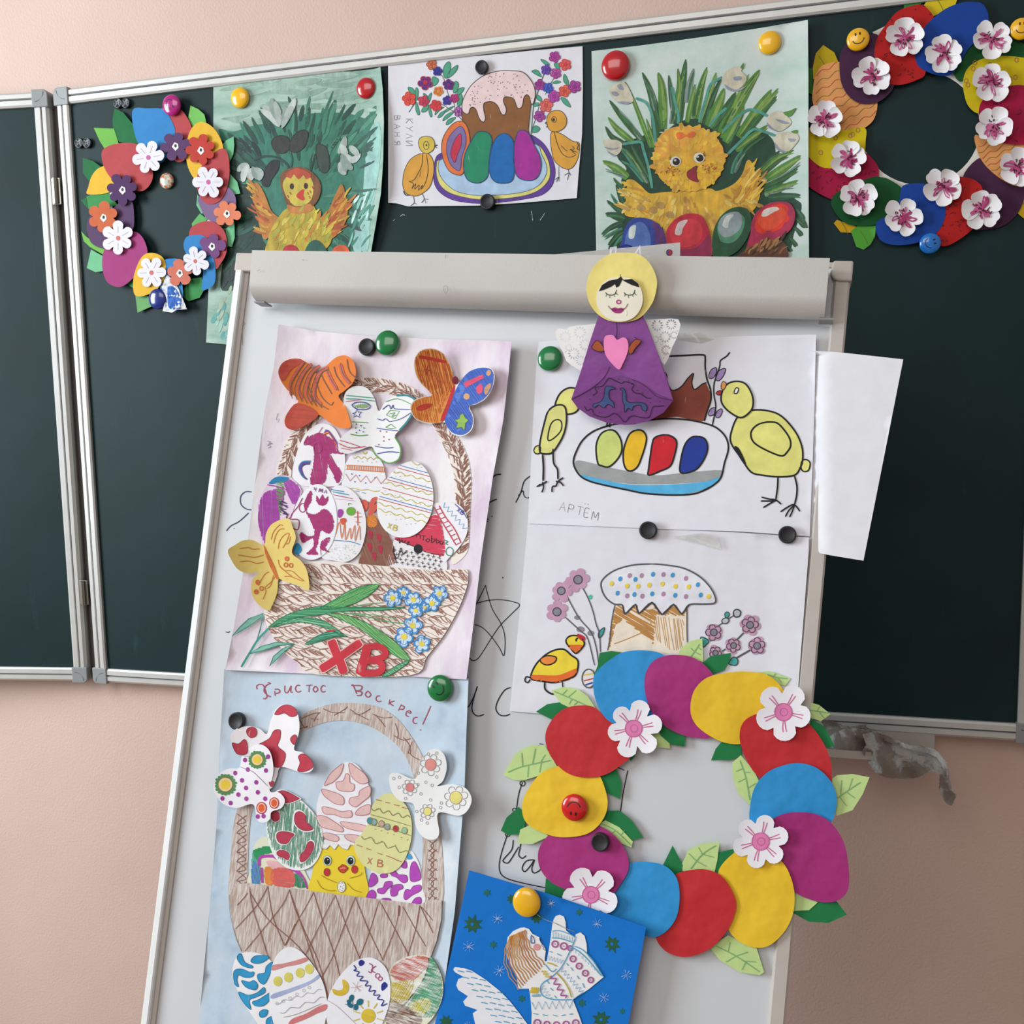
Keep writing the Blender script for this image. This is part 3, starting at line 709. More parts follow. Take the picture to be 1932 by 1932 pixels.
eggs = [(PU, '1370,1175 1440,1240 1530,1330 1690,1380 1702,1480 1645,1600 1545,1680 1430,1705 1330,1690 1290,1500 1248,1315', ''),
    (OR, '1338,1005 1450,1040 1703,1060 1860,1100 1850,1300 1740,1380 1640,1382 1530,1330 1420,1235 1360,1135', 'w'),
    (OR, '300,460 200,490 150,560 135,650 130,750 170,860 250,940 350,980 440,982 520,950 590,880 612,755 560,650 500,560 400,480', 'w'),
    (CR_, '60,1160 200,1220 400,1210 500,1140 530,1140 600,1210 625,1280 600,1390 520,1450 400,1485 300,1490 180,1440 80,1370 20,1300', 's'),
    (YE, '40,1000 105,950 250,940 350,970 515,948 525,1050 510,1160 440,1222 330,1250 210,1246 130,1195 60,1110', 'd'),
    (GR, '560,1320 640,1318 700,1335 795,1400 802,1480 745,1580 690,1640 600,1670 480,1680 380,1662 305,1590 268,1500 330,1420', ''),
    (GR, '1320,260 1500,245 1700,325 1740,400 1700,435 1500,430 1360,480 1250,605 1190,570 1178,480 1235,350', ''),
    (YE, '1540,415 1705,430 1860,470 1850,620 1703,700 1550,720 1410,780 1360,842 1290,790 1258,700 1250,600 1290,500 1400,435', 'd'),
    (CR_, '1860,680 1703,635 1600,640 1480,690 1392,750 1365,840 1385,950 1480,1040 1600,1072 1720,1068 1860,1000', 's'),
    (PU, '590,250 480,268 385,320 338,400 330,500 345,620 400,715 480,768 565,770 650,740 735,640 690,520 620,400 630,290', ''),
    (RE, '905,35 970,50 1030,125 1020,220 960,390 970,545 900,597 790,630 700,618 620,520 590,400 612,280 680,180 770,80', 's'),
    (BL, '1330,14 1395,30 1435,100 1438,200 1410,260 1300,350 1220,480 1160,555 1075,562 975,530 910,480 890,380 920,270 1000,160 1120,65 1240,20', ''),
    (RE, '1250,1315 1340,1342 1395,1410 1370,1560 1330,1690 1200,1795 1100,1832 1045,1790 1060,1700 1100,1560 1130,1400 1195,1325', 's'),
    (BL, '870,1365 970,1370 1080,1430 1120,1560 1090,1680 1010,1765 880,1812 740,1822 640,1790 600,1710 615,1645 690,1600 770,1500 795,1390', '')]
for k, (c, s, dec) in enumerate(eggs):
    h = .0020 + k * .0004
    e = T.cut('egg', s, c, h)
    pl = P(s); xs = [q[0] for q in pl]; ys = [q[1] for q in pl]; it = []
    r3 = random.Random(k); sp = spl(pl, True, 3)
    if dec == 'w':
        for j in range(9):
            y = min(ys) + (j + .6) * (max(ys) - min(ys)) / 8; x = min(xs) + 6; run = []
            while x < max(xs):
                q = (x, y - (x - min(xs)) * .55 + 18 + 2.8 * sin(x / 4.2)); x += 2.2
                if inside(q[0], q[1], sp): run.append(q)
                elif len(run) > 5: it.append(S(run, 1, ('#b8463c', '#7d7436')[j % 2], 0, False)); run = []
                else: run = []
            if len(run) > 5: it.append(S(run, 1, ('#b8463c', '#7d7436')[j % 2], 0, False))
        nm2 = 'wavy_lines'
    elif dec == 's':
        while len(it) < 46:
            x, y = r3.uniform(min(xs), max(xs)), r3.uniform(min(ys), max(ys))
            if inside(x, y, sp): it.append(S([(x, y), (x + r3.uniform(-3, 3), y + r3.uniform(-3, 3)), (x + r3.uniform(-6, 6), y + r3.uniform(-5, 5))], 1.2, '#5c0f1c', 0))
        nm2 = 'scribbles'
    elif dec == 'd':
        while len(it) < 12:
            x, y = r3.uniform(min(xs), max(xs)), r3.uniform(min(ys), max(ys))
            if inside(x, y, sp): it.append(O(ell(x, y, 3.4, 4.2, 0, 10), 1.3, '#b0704a', 0, False))
        nm2 = 'dots'
    if it:
        q = T.ink(nm2, it, h + .00035, 'marker', None, e); q['kind'] = 'stuff'
def blossom(T, x, y, r, ang, dh, seed):
    rr = random.Random(seed); root = None; cx, cy = P([(x, y)])[0]; R = r / ZS
    q = T.cut('blossom', zp(flower(x, y, r * .62, 5, ang, .8, 1, 0, seed)), '#e2dde0', dh, 'white_paper', False, gap=6)
    for k in range(5):
        a = rad(ang + 36) + 2 * pi * k / 5 + rr.uniform(-.12, .12); L = r * rr.uniform(.92, 1.04); wd = r * rr.uniform(.40, .52)
        pts = []
        for t, s in ((.12, .25), (.35, .72), (.62, 1.0), (.84, .90), (.97, .60), (1.0, .15)):
            pts.append((t * L, s * wd))
        pts = pts + [(p[0] * rr.uniform(.94, 1.0), -p[1]) for p in pts[::-1]]
        pg = zp([(x + px * cos(a) - py * sin(a), y + px * sin(a) + py * cos(a)) for px, py in pts])
        am = rr.uniform(.006, .013); tw = rr.uniform(-.5, .5)
        def lf(u, v, cx=cx, cy=cy, R=R, am=am, a=a, tw=tw):
            d = math.hypot(u - cx, v - cy) / R; s = (-(u - cx) * sin(a) + (v - cy) * cos(a)) / R
            return am * max(0, d - .25) ** 1.6 + .010 * s * s + tw * .008 * s
        T.cut('petal', pg, '#ebe8ea', dh + .0004 + k * .0003, 'white_paper', True, lift=lf, parent=q, gap=5)
    it = []
    for k in range(14):
        a = rr.uniform(0, 2 * pi); L = r * rr.uniform(.34, .70); s = rr.uniform(.08, .2)
        p1 = (x + L * cos(a), y + L * sin(a)); p2 = (x + L * .7 * cos(a + s * 2), y + L * .7 * sin(a + s * 2))
        it.append(S(zp([(x, y), ((x + p1[0]) / 2 + rr.uniform(-6, 6), (y + p1[1]) / 2), p1, p2, (x, y)]), rr.uniform(1.7, 3.0), rr.choice(['#a8326a', '#b8467c', '#c4608e']), k % 4))
    for k in range(12):
        a = rr.uniform(0, 2 * pi); L = r * rr.uniform(.05, .42); z = (x + L * cos(a), y + L * sin(a))
        it.append(S(zp([z, (z[0] + rr.uniform(-14, 14), z[1] + rr.uniform(-14, 14)), (z[0] + rr.uniform(-20, 20), z[1] + rr.uniform(-20, 20))]), 2.0, '#521228', 5))
    def li(u, v): return .0085 * max(0, math.hypot(u - cx, v - cy) / R - .25) ** 1.6 + .0007
    i = T.ink('stamen_scribble', it, dh + .0022, 'marker', li, q); i['kind'] = 'stuff'
for k, (x, y, r, a) in enumerate([(820, 275, 150, 10), (575, 565, 150, -10), (222, 885, 142, 20), (395, 1175, 140, 30), (470, 1470, 148, 15), (805, 1608, 146, 40), (1100, 1390, 150, 50), (1390, 1560, 150, 5), (1655, 1240, 150, 25), (1482, 932, 150, 45), (1465, 615, 150, 20), (1465, 290, 150, 60), (1110, 400, 148, 0)]):
    blossom(T, x, y, r, a, .0080, k + 3)
# ------------------------------------------------------------------ large wreath on the flipchart
zoom(930, 1200, 2.683)
wc = (1285, 1520)
PIN = lambda th: (lambda u, v: .0075 + .0045 * (th - (lambda d: d)(((math.atan2(v - wc[1], u - wc[0]) - th + pi) % (2 * pi)) - pi + th)) )
def pin(th):
    def f(u, v):
        d = (math.atan2(v - wc[1], u - wc[0]) - th + pi) % (2 * pi) - pi
        return -.0042 * d
    return f
BIG = Thing('paper_wreath', 'large wreath of blue, red, yellow and magenta paper eggs on the flipchart', 'wreath', CHART, wc, .004, None, None, .0007, 16)
T = BIG
o_ = [(wc[0] + 262 * cos(t), wc[1] + 232 * sin(t)) for t in [2 * pi * k / 48 for k in range(48)]]
i_ = [(wc[0] + 225 * cos(t), wc[1] + 195 * sin(t)) for t in [2 * pi * k / 48 for k in range(48)]]
dg, lg = '#1f7a44', '#c3dc92'
def vein(T, lf, pts, ribs, h, lift=None):
    a = P(pts); it = [S(a, 2.0, '#86b57c', 0)]
    for r in ribs.split('|'):
        if r: it.append(S(P(r), 2.0, '#86b57c', 0, False))
    T.ink('leaf_veins', it, h, 'marker', lift, lf)
LVS = [(dg, '540,85 600,75 665,85 560,150 508,205 530,150', '', ''), (lg, '1060,12 1000,25 950,65 935,98 1010,115 1065,132', '1045,40 1020,80 985,125', '1020,80 1000,60|1020,80 1050,95|1035,55 1055,70'), (dg, '1058,140 1100,102 1205,85 1200,122 1170,172 1115,192', '', ''),
    (lg, '1330,185 1400,178 1508,215 1480,252 1400,235', '1490,215 1440,210 1390,195', '1440,210 1460,235|1420,205 1430,190'), (dg, '1590,405 1680,460 1730,557 1680,567 1615,480', '', ''), (lg, '1600,335 1650,348 1708,395 1660,432 1575,400', '1700,390 1650,382 1600,375', '1650,382 1680,420|1640,380 1655,355'),
    (dg, '218,383 275,345 340,335 400,370 312,430 268,408', '', ''), (lg, '295,275 360,257 430,268 480,305 520,365 400,368 345,342', '310,280 380,310 470,350', '380,310 420,275|400,318 385,345|350,298 375,272|430,332 410,350'),
    (lg, '52,703 115,595 190,553 262,553 325,660 250,702 150,732 100,726', '75,690 150,660 290,630', '150,660 145,590|200,648 215,570|245,640 235,690|180,655 175,715|240,640 265,600'), (dg, '523,705 620,663 650,740 645,826 570,790', '', ''),
    (dg, '40,985 68,920 130,865 170,900 155,1000 80,1008', '', ''), (lg, '125,1052 138,980 200,950 285,1015 200,1052', '', ''), (dg, '555,930 572,885 640,883 700,930 762,1020 690,1036 640,1000', '', ''),
    (lg, '525,952 570,933 640,968 708,1040 702,1072 640,1045 555,985', '550,950 620,985 700,1060', '620,985 600,1000|650,1005 665,985'), (dg, '268,1225 400,1300 390,1335 262,1302', '', ''), (dg, '910,1060 962,1160 955,1195 900,1225 858,1165', '', ''),
    (dg, '1138,1095 1222,1077 1205,1135 1150,1205 1118,1195', '', ''), (lg, '958,1150 990,1082 1060,1050 1147,1043 1135,1140 1122,1195 960,1190', '1130,1060 1060,1105 1000,1180', '1060,1105 1040,1070|1060,1105 1120,1120|1030,1140 990,1100|1030,1140 1080,1165'),
    (lg, '1695,740 1740,705 1820,698 1906,715 1872,800 1820,882 1740,910 1720,850', '1860,740 1800,780 1745,820', '1800,780 1820,720|1760,810 1765,730|1790,790 1830,820|1755,815 1790,860'), (lg, '1212,640 1255,603 1320,680 1350,740 1325,800 1300,855 1245,800 1215,720', '1250,630 1280,720 1300,830', '1265,670 1230,685|1280,720 1240,740|1290,770 1330,745|1270,690 1300,690'),
    (dg, '1104,630 1128,570 1160,533 1255,540 1258,605 1200,628', '', ''), (dg, '815,425 900,470 972,502 972,560 900,548 850,505', '', ''), (lg, '795,425 850,455 892,520 897,570 830,562 775,530', '', ''), (dg, '688,620 722,588 718,610 698,634', '', ''),
    (dg, '1515,1400 1600,1345 1740,1343 1792,1411 1700,1452 1600,1447', '', ''), (lg, '1530,1305 1645,1348 1600,1388 1515,1392', '', ''), (lg, '1095,1575 1190,1515 1335,1580 1373,1702 1350,1717 1250,1702 1150,1642', '1130,1570 1230,1620 1350,1700', '1190,1600 1200,1550|1230,1620 1290,1600|1270,1645 1330,1650|1230,1620 1180,1650|1280,1650 1260,1690')]
for k, (c, s, a, b) in enumerate(LVS):
    h = .0004 + (k % 2) * .0006
    lf_ = T.cut('leaf', s, c, h, smooth=False)
    if a: vein(T, lf_, a, b, h + .0004)
B_, R_, Y_, M_ = '#2b92d2', '#c2282e', '#ecc32c', '#a62c78'
EG = [(B_, '600,115 660,82 750,72 850,88 905,150 935,250 905,350 840,420 700,455 590,432 530,350 508,260 520,185', ''), (M_, '930,95 1010,108 1080,155 1135,230 1155,330 1140,430 1105,512 1020,514 930,490 850,440 795,370 768,270 773,190 808,130 865,102', ''),
    (Y_, '1190,185 1290,180 1390,198 1460,258 1485,340 1440,420 1340,505 1260,546 1160,536 1060,480 1010,420 1000,350 1022,270 1085,210', ''), (R_, '1320,400 1420,378 1550,408 1640,490 1700,600 1715,700 1690,770 1500,780 1365,730 1290,640 1250,530 1262,445', ''),
    (B_, '1470,655 1550,643 1640,668 1710,735 1738,810 1735,880 1705,950 1600,1000 1430,980 1310,950 1302,860 1328,760 1390,690', ''), (M_, '1540,892 1640,903 1720,955 1780,1055 1803,1200 1795,1290 1742,1340 1660,1347 1560,1315 1480,1250 1435,1120 1400,1000 1410,935 1465,903', ''),
    (Y_, '1240,1085 1330,1080 1430,1115 1490,1180 1525,1290 1520,1400 1480,1490 1410,1560 1340,1578 1262,1555 1200,1500 1165,1400 1150,1280 1145,1180', ''), (R_, '1040,1180 1130,1198 1190,1255 1230,1345 1220,1420 1180,1500 1100,1582 1010,1620 940,1622 868,1590 825,1522 860,1430 890,1300 920,1210', ''),
    (B_, '780,1143 870,1163 930,1225 945,1320 930,1420 880,1492 810,1525 700,1490 600,1410 560,1300 630,1200 690,1152', ''), (M_, '400,962 500,952 580,982 642,1040 680,1110 686,1180 650,1250 600,1310 500,1325 400,1295 300,1250 240,1180 228,1100 255,1038 310,988', ''),
    (Y_, '340,655 450,640 530,690 575,800 577,880 542,950 480,1000 390,1018 300,1012 200,970 155,920 150,840 188,760 250,690', ''), (R_, '430,352 510,360 590,430 690,500 712,590 640,660 560,705 460,716 370,690 300,620 267,540 273,470 318,400 370,365', '')]
for k, (c, s, _) in enumerate(EG):
    p = P(s); cx = sum(q[0] for q in p) / len(p); cy = sum(q[1] for q in p) / len(p)
    th = math.atan2(cy - wc[1], cx - wc[0]) if 0 else -2.05 + k * 2 * pi / 12
    T.cut('egg', s, c, .0042, 'cardstock', lift=pin(th), gap=14)
def cupf(cx, cy, R, am):
    return lambda u, v: am * (math.hypot(u - cx, v - cy) / R) ** 2
for k, (x, y, r, a) in enumerate([(712, 468, 142, 18), (1470, 385, 146, -22), (1355, 1040, 146, 14), (495, 1310, 140, -12)]):
    cx, cy = P([(x, y)])[0]; lf_ = cupf(cx, cy, r / ZS, .0022); h = .0088
    n = 6 if k else 6
    n = [6, 5, 6, 5][k]
    f = T.cut('flower', zp(flower(x, y, r, n, a, .64, 1, .07, k + 2)), '#f0eef4', h, 'white_paper', False, lift=lf_, gap=10)
    it = []
    for j in range(n):
        for da in (-.09, .09):
            q = rad(a) + 2 * pi * (j + .5) / n + da
            it.append(S(zp([(x + r * .30 * cos(q), y + r * .30 * sin(q)), (x + r * .52 * cos(q + .02), y + r * .52 * sin(q)), (x + r * .70 * cos(q - .04 * da), y + r * .70 * sin(q))]), 1.8, '#d76f9c', 0))
    l_ = T.ink('petal_lines', it, h + .0003, 'marker', lf_, f); l_['kind'] = 'stuff'
    c_ = T.ink('flower_centre', [F(zp(ell(x, y, r * .31, r * .30)), '#e283b4', 1), O(zp(ell(x, y, r * .30)), 1.6, '#cc5f98', 2), O(zp(ell(x + 3, y, r * .13)), 1.5, '#cc5f98', 2)], h + .0003, 'felt', lf_, f)
# ------------------------------------------------------------------ paper angel
zoom(980, 460, 3.019)
ANG = Thing('paper_angel', 'purple paper angel with yellow hair and doily wings hanging over the header clamp', 'ornament', CHART, (1175, 640), .0, None, None, .0003, 12)
T = ANG
def al(u, v):           # hangs from the front of the clamp, lower hem nearer the board
    t = (v - 470) / 330.0
    return .056 - .038 * min(1, max(0, t))
doily = []
def wing(poly, seeds, name):
    holes = []
    p = P(poly)
    for cx, cy, r in seeds:
        n = 12
        for ring, (rr_, hw) in enumerate(((.72, .085), )):
            for k in range(n):
                a = 2 * pi * k / n; ux, uy = cos(a), sin(a); x0, x1 = r * .42, r * .92; w2 = r * .13
                pts = [(cx + ux * x0, cy + uy * x0), (cx + ux * (x0 + x1) / 2 - uy * w2, cy + uy * (x0 + x1) / 2 + ux * w2), (cx + ux * x1, cy + uy * x1), (cx + ux * (x0 + x1) / 2 + uy * w2, cy + uy * (x0 + x1) / 2 - ux * w2)]
                q = P(pts)
                if all(inside(a_, b_, p) for a_, b_ in q): holes.append(q)
    rr = random.Random(2)
    for k in range(60):
        x = rr.uniform(min(a for a, b in p), max(a for a, b in p)); y = rr.uniform(min(b for a, b in p), max(b for a, b in p))
        q = ell(x, y, .9, 1.4, rr.uniform(0, 90), 6)
        if all(inside(a_, b_, p) for a_, b_ in ell(x, y, 2.6, 2.6, 0, 6)) and all(math.hypot(x - (Z0 + cx / ZS), y - (Z1 + cy / ZS)) > r * 1.1 / ZS for cx, cy, r in seeds) and all(math.hypot(x - h[0][0], y - h[0][1]) > 4 for h in holes): holes.append(q)
    o = T.cut(name, p, '#f0eeec', .0005, 'white_paper', False, lift=lambda u, v: al(u, v) - .004, holes=holes, gap=0, th=.0002)
    o['label'] = 'white lace doily wing'
wing([(205, 500), (225, 482), (262, 488), (290, 472), (330, 465), (380, 462), (440, 455), (430, 560), (350, 725), (318, 705), (290, 688), (265, 665), (250, 620), (232, 590), (222, 555), (208, 530)], [(345, 505, 42), (262, 530, 38), (375, 575, 40), (310, 625, 40), (280, 590, 24), (350, 665, 34)], 'doily_wing')
wing([(715, 432), (770, 430), (820, 428), (860, 425), (905, 430), (918, 460), (908, 500), (892, 545), (870, 590), (850, 650), (826, 690), (780, 640), (740, 560)], [(785, 465, 40), (865, 460, 36), (830, 530, 40), (775, 545, 26), (835, 605, 34), (880, 520, 26)], 'doily_wing')
dress = T.cut('dress', '455,400 700,400 730,470 780,600 840,760 876,892 820,960 740,1005 650,1028 600,1030 500,1018 400,982 330,932 295,886 345,740 400,560 430,470', '#84438f', .002, 'satin', False, lift=al)
T.cut('dress_fold', '555,440 700,405 780,600 876,892 770,850 640,770 515,700 480,620 520,520', '#874592', .0026, 'satin', False, lift=al, parent=dress, gap=14)
T.cut('dress_hem', '298,884 400,830 500,765 570,750 680,790 790,860 876,892 820,962 740,1007 650,1030 600,1032 500,1020 400,984 330,934', '#73357c', .0032, 'satin', False, lift=al, parent=dress, gap=14)
k_ = '#2a1630'
T.ink('dress_seam', [S('552,440 556,500 550,530', 1.2, k_, 0), S('515,700 480,765 400,830 300,884', 1.6, '#3f1747', 0), S('640,770 720,810 780,868 872,892', 1.0, '#4c1f54', 0)], .0038, 'marker', al, dress)
it = [S('415,865 440,845 430,820 470,810 490,790 510,765 545,780 580,795 600,785 650,800 640,830 660,850 690,855 720,875 750,880', 1.4, k_, 0), S('370,925 385,950 410,940 425,970 460,985 500,985 540,965 570,985 600,1015 640,980 700,990 740,985 760,930 790,925 825,922', 1.4, k_, 0)]
it += dots('450,825 500,775 565,770 620,780 700,850 745,905 455,960 620,990 720,960 400,885 800,900 640,800 670,835 420,975 520,1000', .9, k_, 0)
q = T.ink('hem_border', it, .0038, 'marker', al, dress); q['kind'] = 'stuff'
for s in ('490,815 520,812 548,826 528,828 510,840 512,880 535,905 538,935 520,920 500,915 480,935 450,918 425,935 420,915 460,900 480,870', '572,828 590,822 605,850 610,895 640,905 700,905 725,925 722,950 700,945 690,920 650,925 640,950 620,935 600,960 598,920 585,880 588,840'):
    T.ink('drawn_dinosaur', FO(s, '#3f5486', 1.2, k_, 0), .0038, 'marker', al, dress)
T.cut('heart', '556,546 535,522 505,520 485,532 480,575 490,630 520,675 566,716 590,680 612,630 621,585 612,545 590,533', '#f58fc4', .0044, smooth=True, lift=al, label='pink paper heart')
for s, n2 in (('412,590 440,550 470,575 482,610 445,612', 0), ('622,620 625,585 660,545 692,555 660,595 640,625', 1)):
    q = T.ink('drawn_hand', FO(s, '#a8512a', 1.2, k_, 0) + ([S('655,530 680,548', 1.4, k_)] if n2 else []), .0042, 'felt', al)
hair = T.cut('hair_disc', '584,50 680,60 745,115 782,200 778,270 755,340 700,410 640,440 560,446 490,430 430,385 392,320 382,250 395,180 440,110 510,60', '#eedd82', .005, 'cardstock', lift=al, label='pale yellow paper hair disc')
def fl(u, v): return al(u, v) + .0015
face = T.cut('face', '570,190 640,200 685,240 703,310 690,370 650,420 590,442 530,436 475,405 442,350 440,290 460,240 510,200', '#f0ead6', .006, 'white_paper', lift=fl, label='cream paper face with closed eyes')
it = [F('452,270 470,235 510,210 560,200 578,185 590,205 640,200 675,225 683,248 640,235 600,215 585,205 568,240 550,250 545,228 520,245 480,262', '#18140f', 0, False)]
T.ink('hair_fringe', it + [S('580,190 574,180 578,175', 1.2, '#18140f', 1)], .0064, 'marker', fl, face)
gn = '#1f4a44'
for d in (0, 105):
    T.ink('closed_eye', [S([(490 + d, 272), (500 + d, 284), (525 + d, 290), (545 + d, 280), (556 + d, 265)] if 0 else zp([(490 + d, 276), (500 + d, 288), (525 + d, 292), (545 + d, 284), (552 + d, 262)]), 1.5, gn, 0), S(zp([(498 + d, 288), (492 + d, 300)]), 1.4, gn, 1), S(zp([(514 + d, 291), (516 + d, 308)]), 1.4, gn, 1), S(zp([(536 + d, 290), (543 + d, 302)]), 1.4, gn, 1), S(zp([(548 + d, 280), (560 + d, 292)]), 1.4, gn, 1)], .0064, 'marker', fl, face)
T.ink('nose', [O(zp(ell(565, 331, 11, 10)), 2.4, '#b0458c', 0)], .0064, 'marker', fl, face)
T.ink('mouth', [F('522,372 545,362 560,368 580,364 595,374 575,394 540,392', '#a8337a', 0), S('506,352 520,370 560,378 600,368 618,340', 1.2, '#6a2a50', 1), S('530,376 590,376', 1, '#5c1740', 2)], .0064, 'marker', fl, face)
T.ink('drip', [S('604,378 610,395 604,412', 1.2, '#ffffff', 0)], .0064, 'marker', fl, face)
def mat_clear():
    m, nt, b = nm('clear_ribbon'); b.inputs['Base Color'].default_value = C('#dfe0ea'); b.inputs['Roughness'].default_value = .15; b.inputs['Alpha'].default_value = .45
    MATS['clear'] = m
mat_clear()
for s in ('512,78 515,20 556,14 548,70 540,72 545,30 526,34 524,78', '650,60 688,5 692,60 684,66 680,30 664,62'):
    T.cut('hanging_ribbon', s, '#e6e6ee', .0052, 'clear', False, lift=lambda u, v: .050, gap=0, label='clear plastic hanging loop')
# ------------------------------------------------------------------ the two A4 drawings and the blank sheet on the right
def sheet(name, label, plane, pts, h, col='#e9e9f0', mat='white_paper', curl=None, cat='drawing', smooth=False, wob=.0003, cen=None, part='paper'):
    cx = sum(p[0] for p in pts) / len(pts); cy = sum(p[1] for p in pts) / len(pts)
    t = Thing(name, label, cat, plane, cen or (cx, cy), h, curl, None, wob, 20)
    t.paper = t.cut(part, pts, col, 0, mat, smooth, gap=16); return t
zoom(1500, 440, 2.928)
T = sheet('blank_sheet', 'blank white sheet sticking out past the right edge of the flipchart', CHART, P('-120,640 215,655 420,677 598,697 540,990 460,1395 378,1809 200,1780 75,1757 -120,1722'), .0012, '#e6e6ec', 'white_paper', lambda u, v: .0090 * min(1, max(0, (u - 1534) / 20.0)) + .006 * max(0, (u - 1555) / 150.0), 'paper')
BK = '#16181a'
zoom(960, 780, 3.22)
def curlA(u, v): return .006 * max(0, (u - 1500) / 50.0) ** 2 * .3 + .004 * max(0, (700 - v) / 80.0)
T = sheet('egg_platter_drawing', 'marker drawing of two pale yellow chicks beside a platter of four eggs', CHART, [(1016, 645), (1150, 634), (1279, 640), (1400, 634), (1539.8, 631.2), (1537, 760), (1533, 880), (1527.7, 1012), (1400, 1003), (1220, 997), (995.7, 987.5), (1003, 850), (1011, 703)], .004, '#e6e6ee', 'white_paper', curlA)
YC = '#e6e383'; LW = 3.2
F2 = lambda s: zp([(float(a), float(b)) for a, b in (q.split(',') for q in s.split())])
# platter (K frame)
pl = F2('630,68 740,55 800,48 900,35 1000,32 1110,42 1230,72 1290,110 1325,160 1333,220 1310,300 1290,385 1250,430 1180,470 1100,492 960,495 820,485 720,465 600,440 500,415 440,385 405,340 392,290 410,230 450,160 520,105')
T.ink('drawn_platter', [F('408,288 520,305 640,335 750,355 860,375 960,372 1080,358 1290,345 1285,380 1200,410 1050,425 850,430 700,425 560,400 430,365', '#9fa3a2', 0, True), F('435,370 560,400 700,428 850,435 1050,428 1200,412 1285,385 1282,400 1240,432 1180,462 1090,486 960,490 820,480 700,455 580,432 470,400', '#57b4e4', 1, True), O(pl, LW, BK, 3)], .0003, 'felt')
for c, s in (('#d0dc7c', '600,102 645,108 680,160 685,230 650,290 605,325 565,318 540,300 530,200 555,130'), ('#efc024', '770,103 810,105 835,140 830,190 805,270 780,325 742,350 710,335 695,280 700,210 730,130'), ('#cf1b2b', '955,130 1005,150 1020,185 1005,260 980,320 920,350 850,375 850,330 870,190 890,145'), ('#1a3797', '1150,140 1190,155 1208,200 1195,260 1150,330 1095,358 1045,360 1040,310 1065,200 1105,148')):
    T.ink('drawn_egg', FO(s, c, LW, BK, 0), .0004, 'felt')
# right chick
bodyR = F2('1395,15 1480,-20 1580,-15 1660,20 1740,110 1780,200 1785,280 1770,330 1735,375 1640,385 1540,375 1470,355 1410,270 1350,180 1352,110')
T.ink('drawn_chick', [F(bodyR, YC, 0), O(bodyR, LW, BK, 3), F('1780,290 1805,280 1830,300 1820,345 1790,352 1775,330', YC, 1), O('1780,290 1805,280 1830,300 1820,345 1790,352 1775,330', 2.6, BK, 3), O('1530,60 1590,52 1640,65 1700,140 1712,195 1690,235 1660,258 1600,240 1520,200 1480,165 1470,120 1490,85', LW, BK, 3),
    F('1370,200 1400,215 1440,300 1430,310 1390,250', BK, 4), S('1635,388 1632,450 1622,522', LW, BK, 4), S('1735,378 1750,440 1748,500 1735,555', LW, BK, 4), S('1535,508 1580,520 1620,525 1655,552', 2.8, BK, 5), S('1530,532 1590,532 1622,528', 2.8, BK, 5), S('1545,572 1590,545 1622,528', 2.8, BK, 5), S('1650,598 1700,565 1735,555 1768,595', 2.8, BK, 5), S('1735,557 1700,590 1680,628', 2.8, BK, 5), S('1735,557 1720,600 1705,630', 2.8, BK, 5)], .0003, 'felt')
zoom(980, 460, 3.019)
hd2 = F2('1160,830 1190,795 1240,783 1290,800 1325,860 1330,920 1310,960 1260,990 1200,960 1160,920 1148,880')
T.ink('drawn_chick_head', [F(hd2, YC, 0), O(hd2, LW, BK, 2), F('1150,800 1162,783 1178,800 1165,830 1150,825', '#e29a50', 2), O('1150,800 1162,783 1178,800 1165,830 1150,825', 1.4, BK, 3), F('1122,845 1145,835 1155,848 1142,860 1125,858', '#c4232b', 2), O('1122,845 1145,835 1155,848 1142,860 1125,858', 1.4, BK, 3), F('1222,850 1232,822 1248,825 1240,850', '#f4f2f0', 3), O('1222,850 1232,822 1248,825 1240,850', 2, BK, 4)], .0009, 'felt')
T.ink('drawn_cake', [S('850,640 950,635 1045,632 1058,650 1058,700 1068,770 1088,830 1090,890 1070,950 1052,1010', LW, BK, 3), F('830,745 850,800 870,835 900,825 935,800 960,765 990,740 978,790 995,830 1030,805 1065,795 1088,850 1085,900 1060,1000 1040,1012 900,985 780,995 760,1000 850,900', '#8f4433', 0, False), S('800,700 840,750 835,800 870,835 920,815 960,765 992,738 982,790 998,830 1040,800 1065,790', 2.2, BK, 3)], .0003, 'felt')
T.ink('drawn_branch', [S('1198,617 1180,640 1145,665 1140,700 1110,790 1108,860 1118,930 1098,1035', 2.6, BK, 2)] + sum([FO(s, '#a58cc0', 1.6, BK, 0) for s in ('1078,760 1090,720 1120,705 1122,735 1100,765', '1118,770 1125,735 1155,712 1175,715 1160,755 1135,780', '1076,970 1090,940 1115,935 1115,965 1090,980', '1118,985 1125,955 1148,940 1156,955 1140,988')], []), .0003, 'felt')
T.ink('drawn_chick', [F('205,940 215,880 250,835 300,820 360,850 330,950 262,970', YC, 0), O('205,940 215,880 250,835 300,820 360,850 330,950 262,970', LW, BK, 2)], .0003, 'felt', label='head of the left chick')
for q in ('500,1015 495,1045', '515,1015 512,1045'): T.ink('drawn_tick', [S(q, LW, BK, 2)], .0003, 'marker')
zoom(960, 780, 3.22)
lb2 = F2('240,-15 290,-50 340,-40 350,40 335,120 300,190 260,240 210,245 188,230 190,170 215,60')
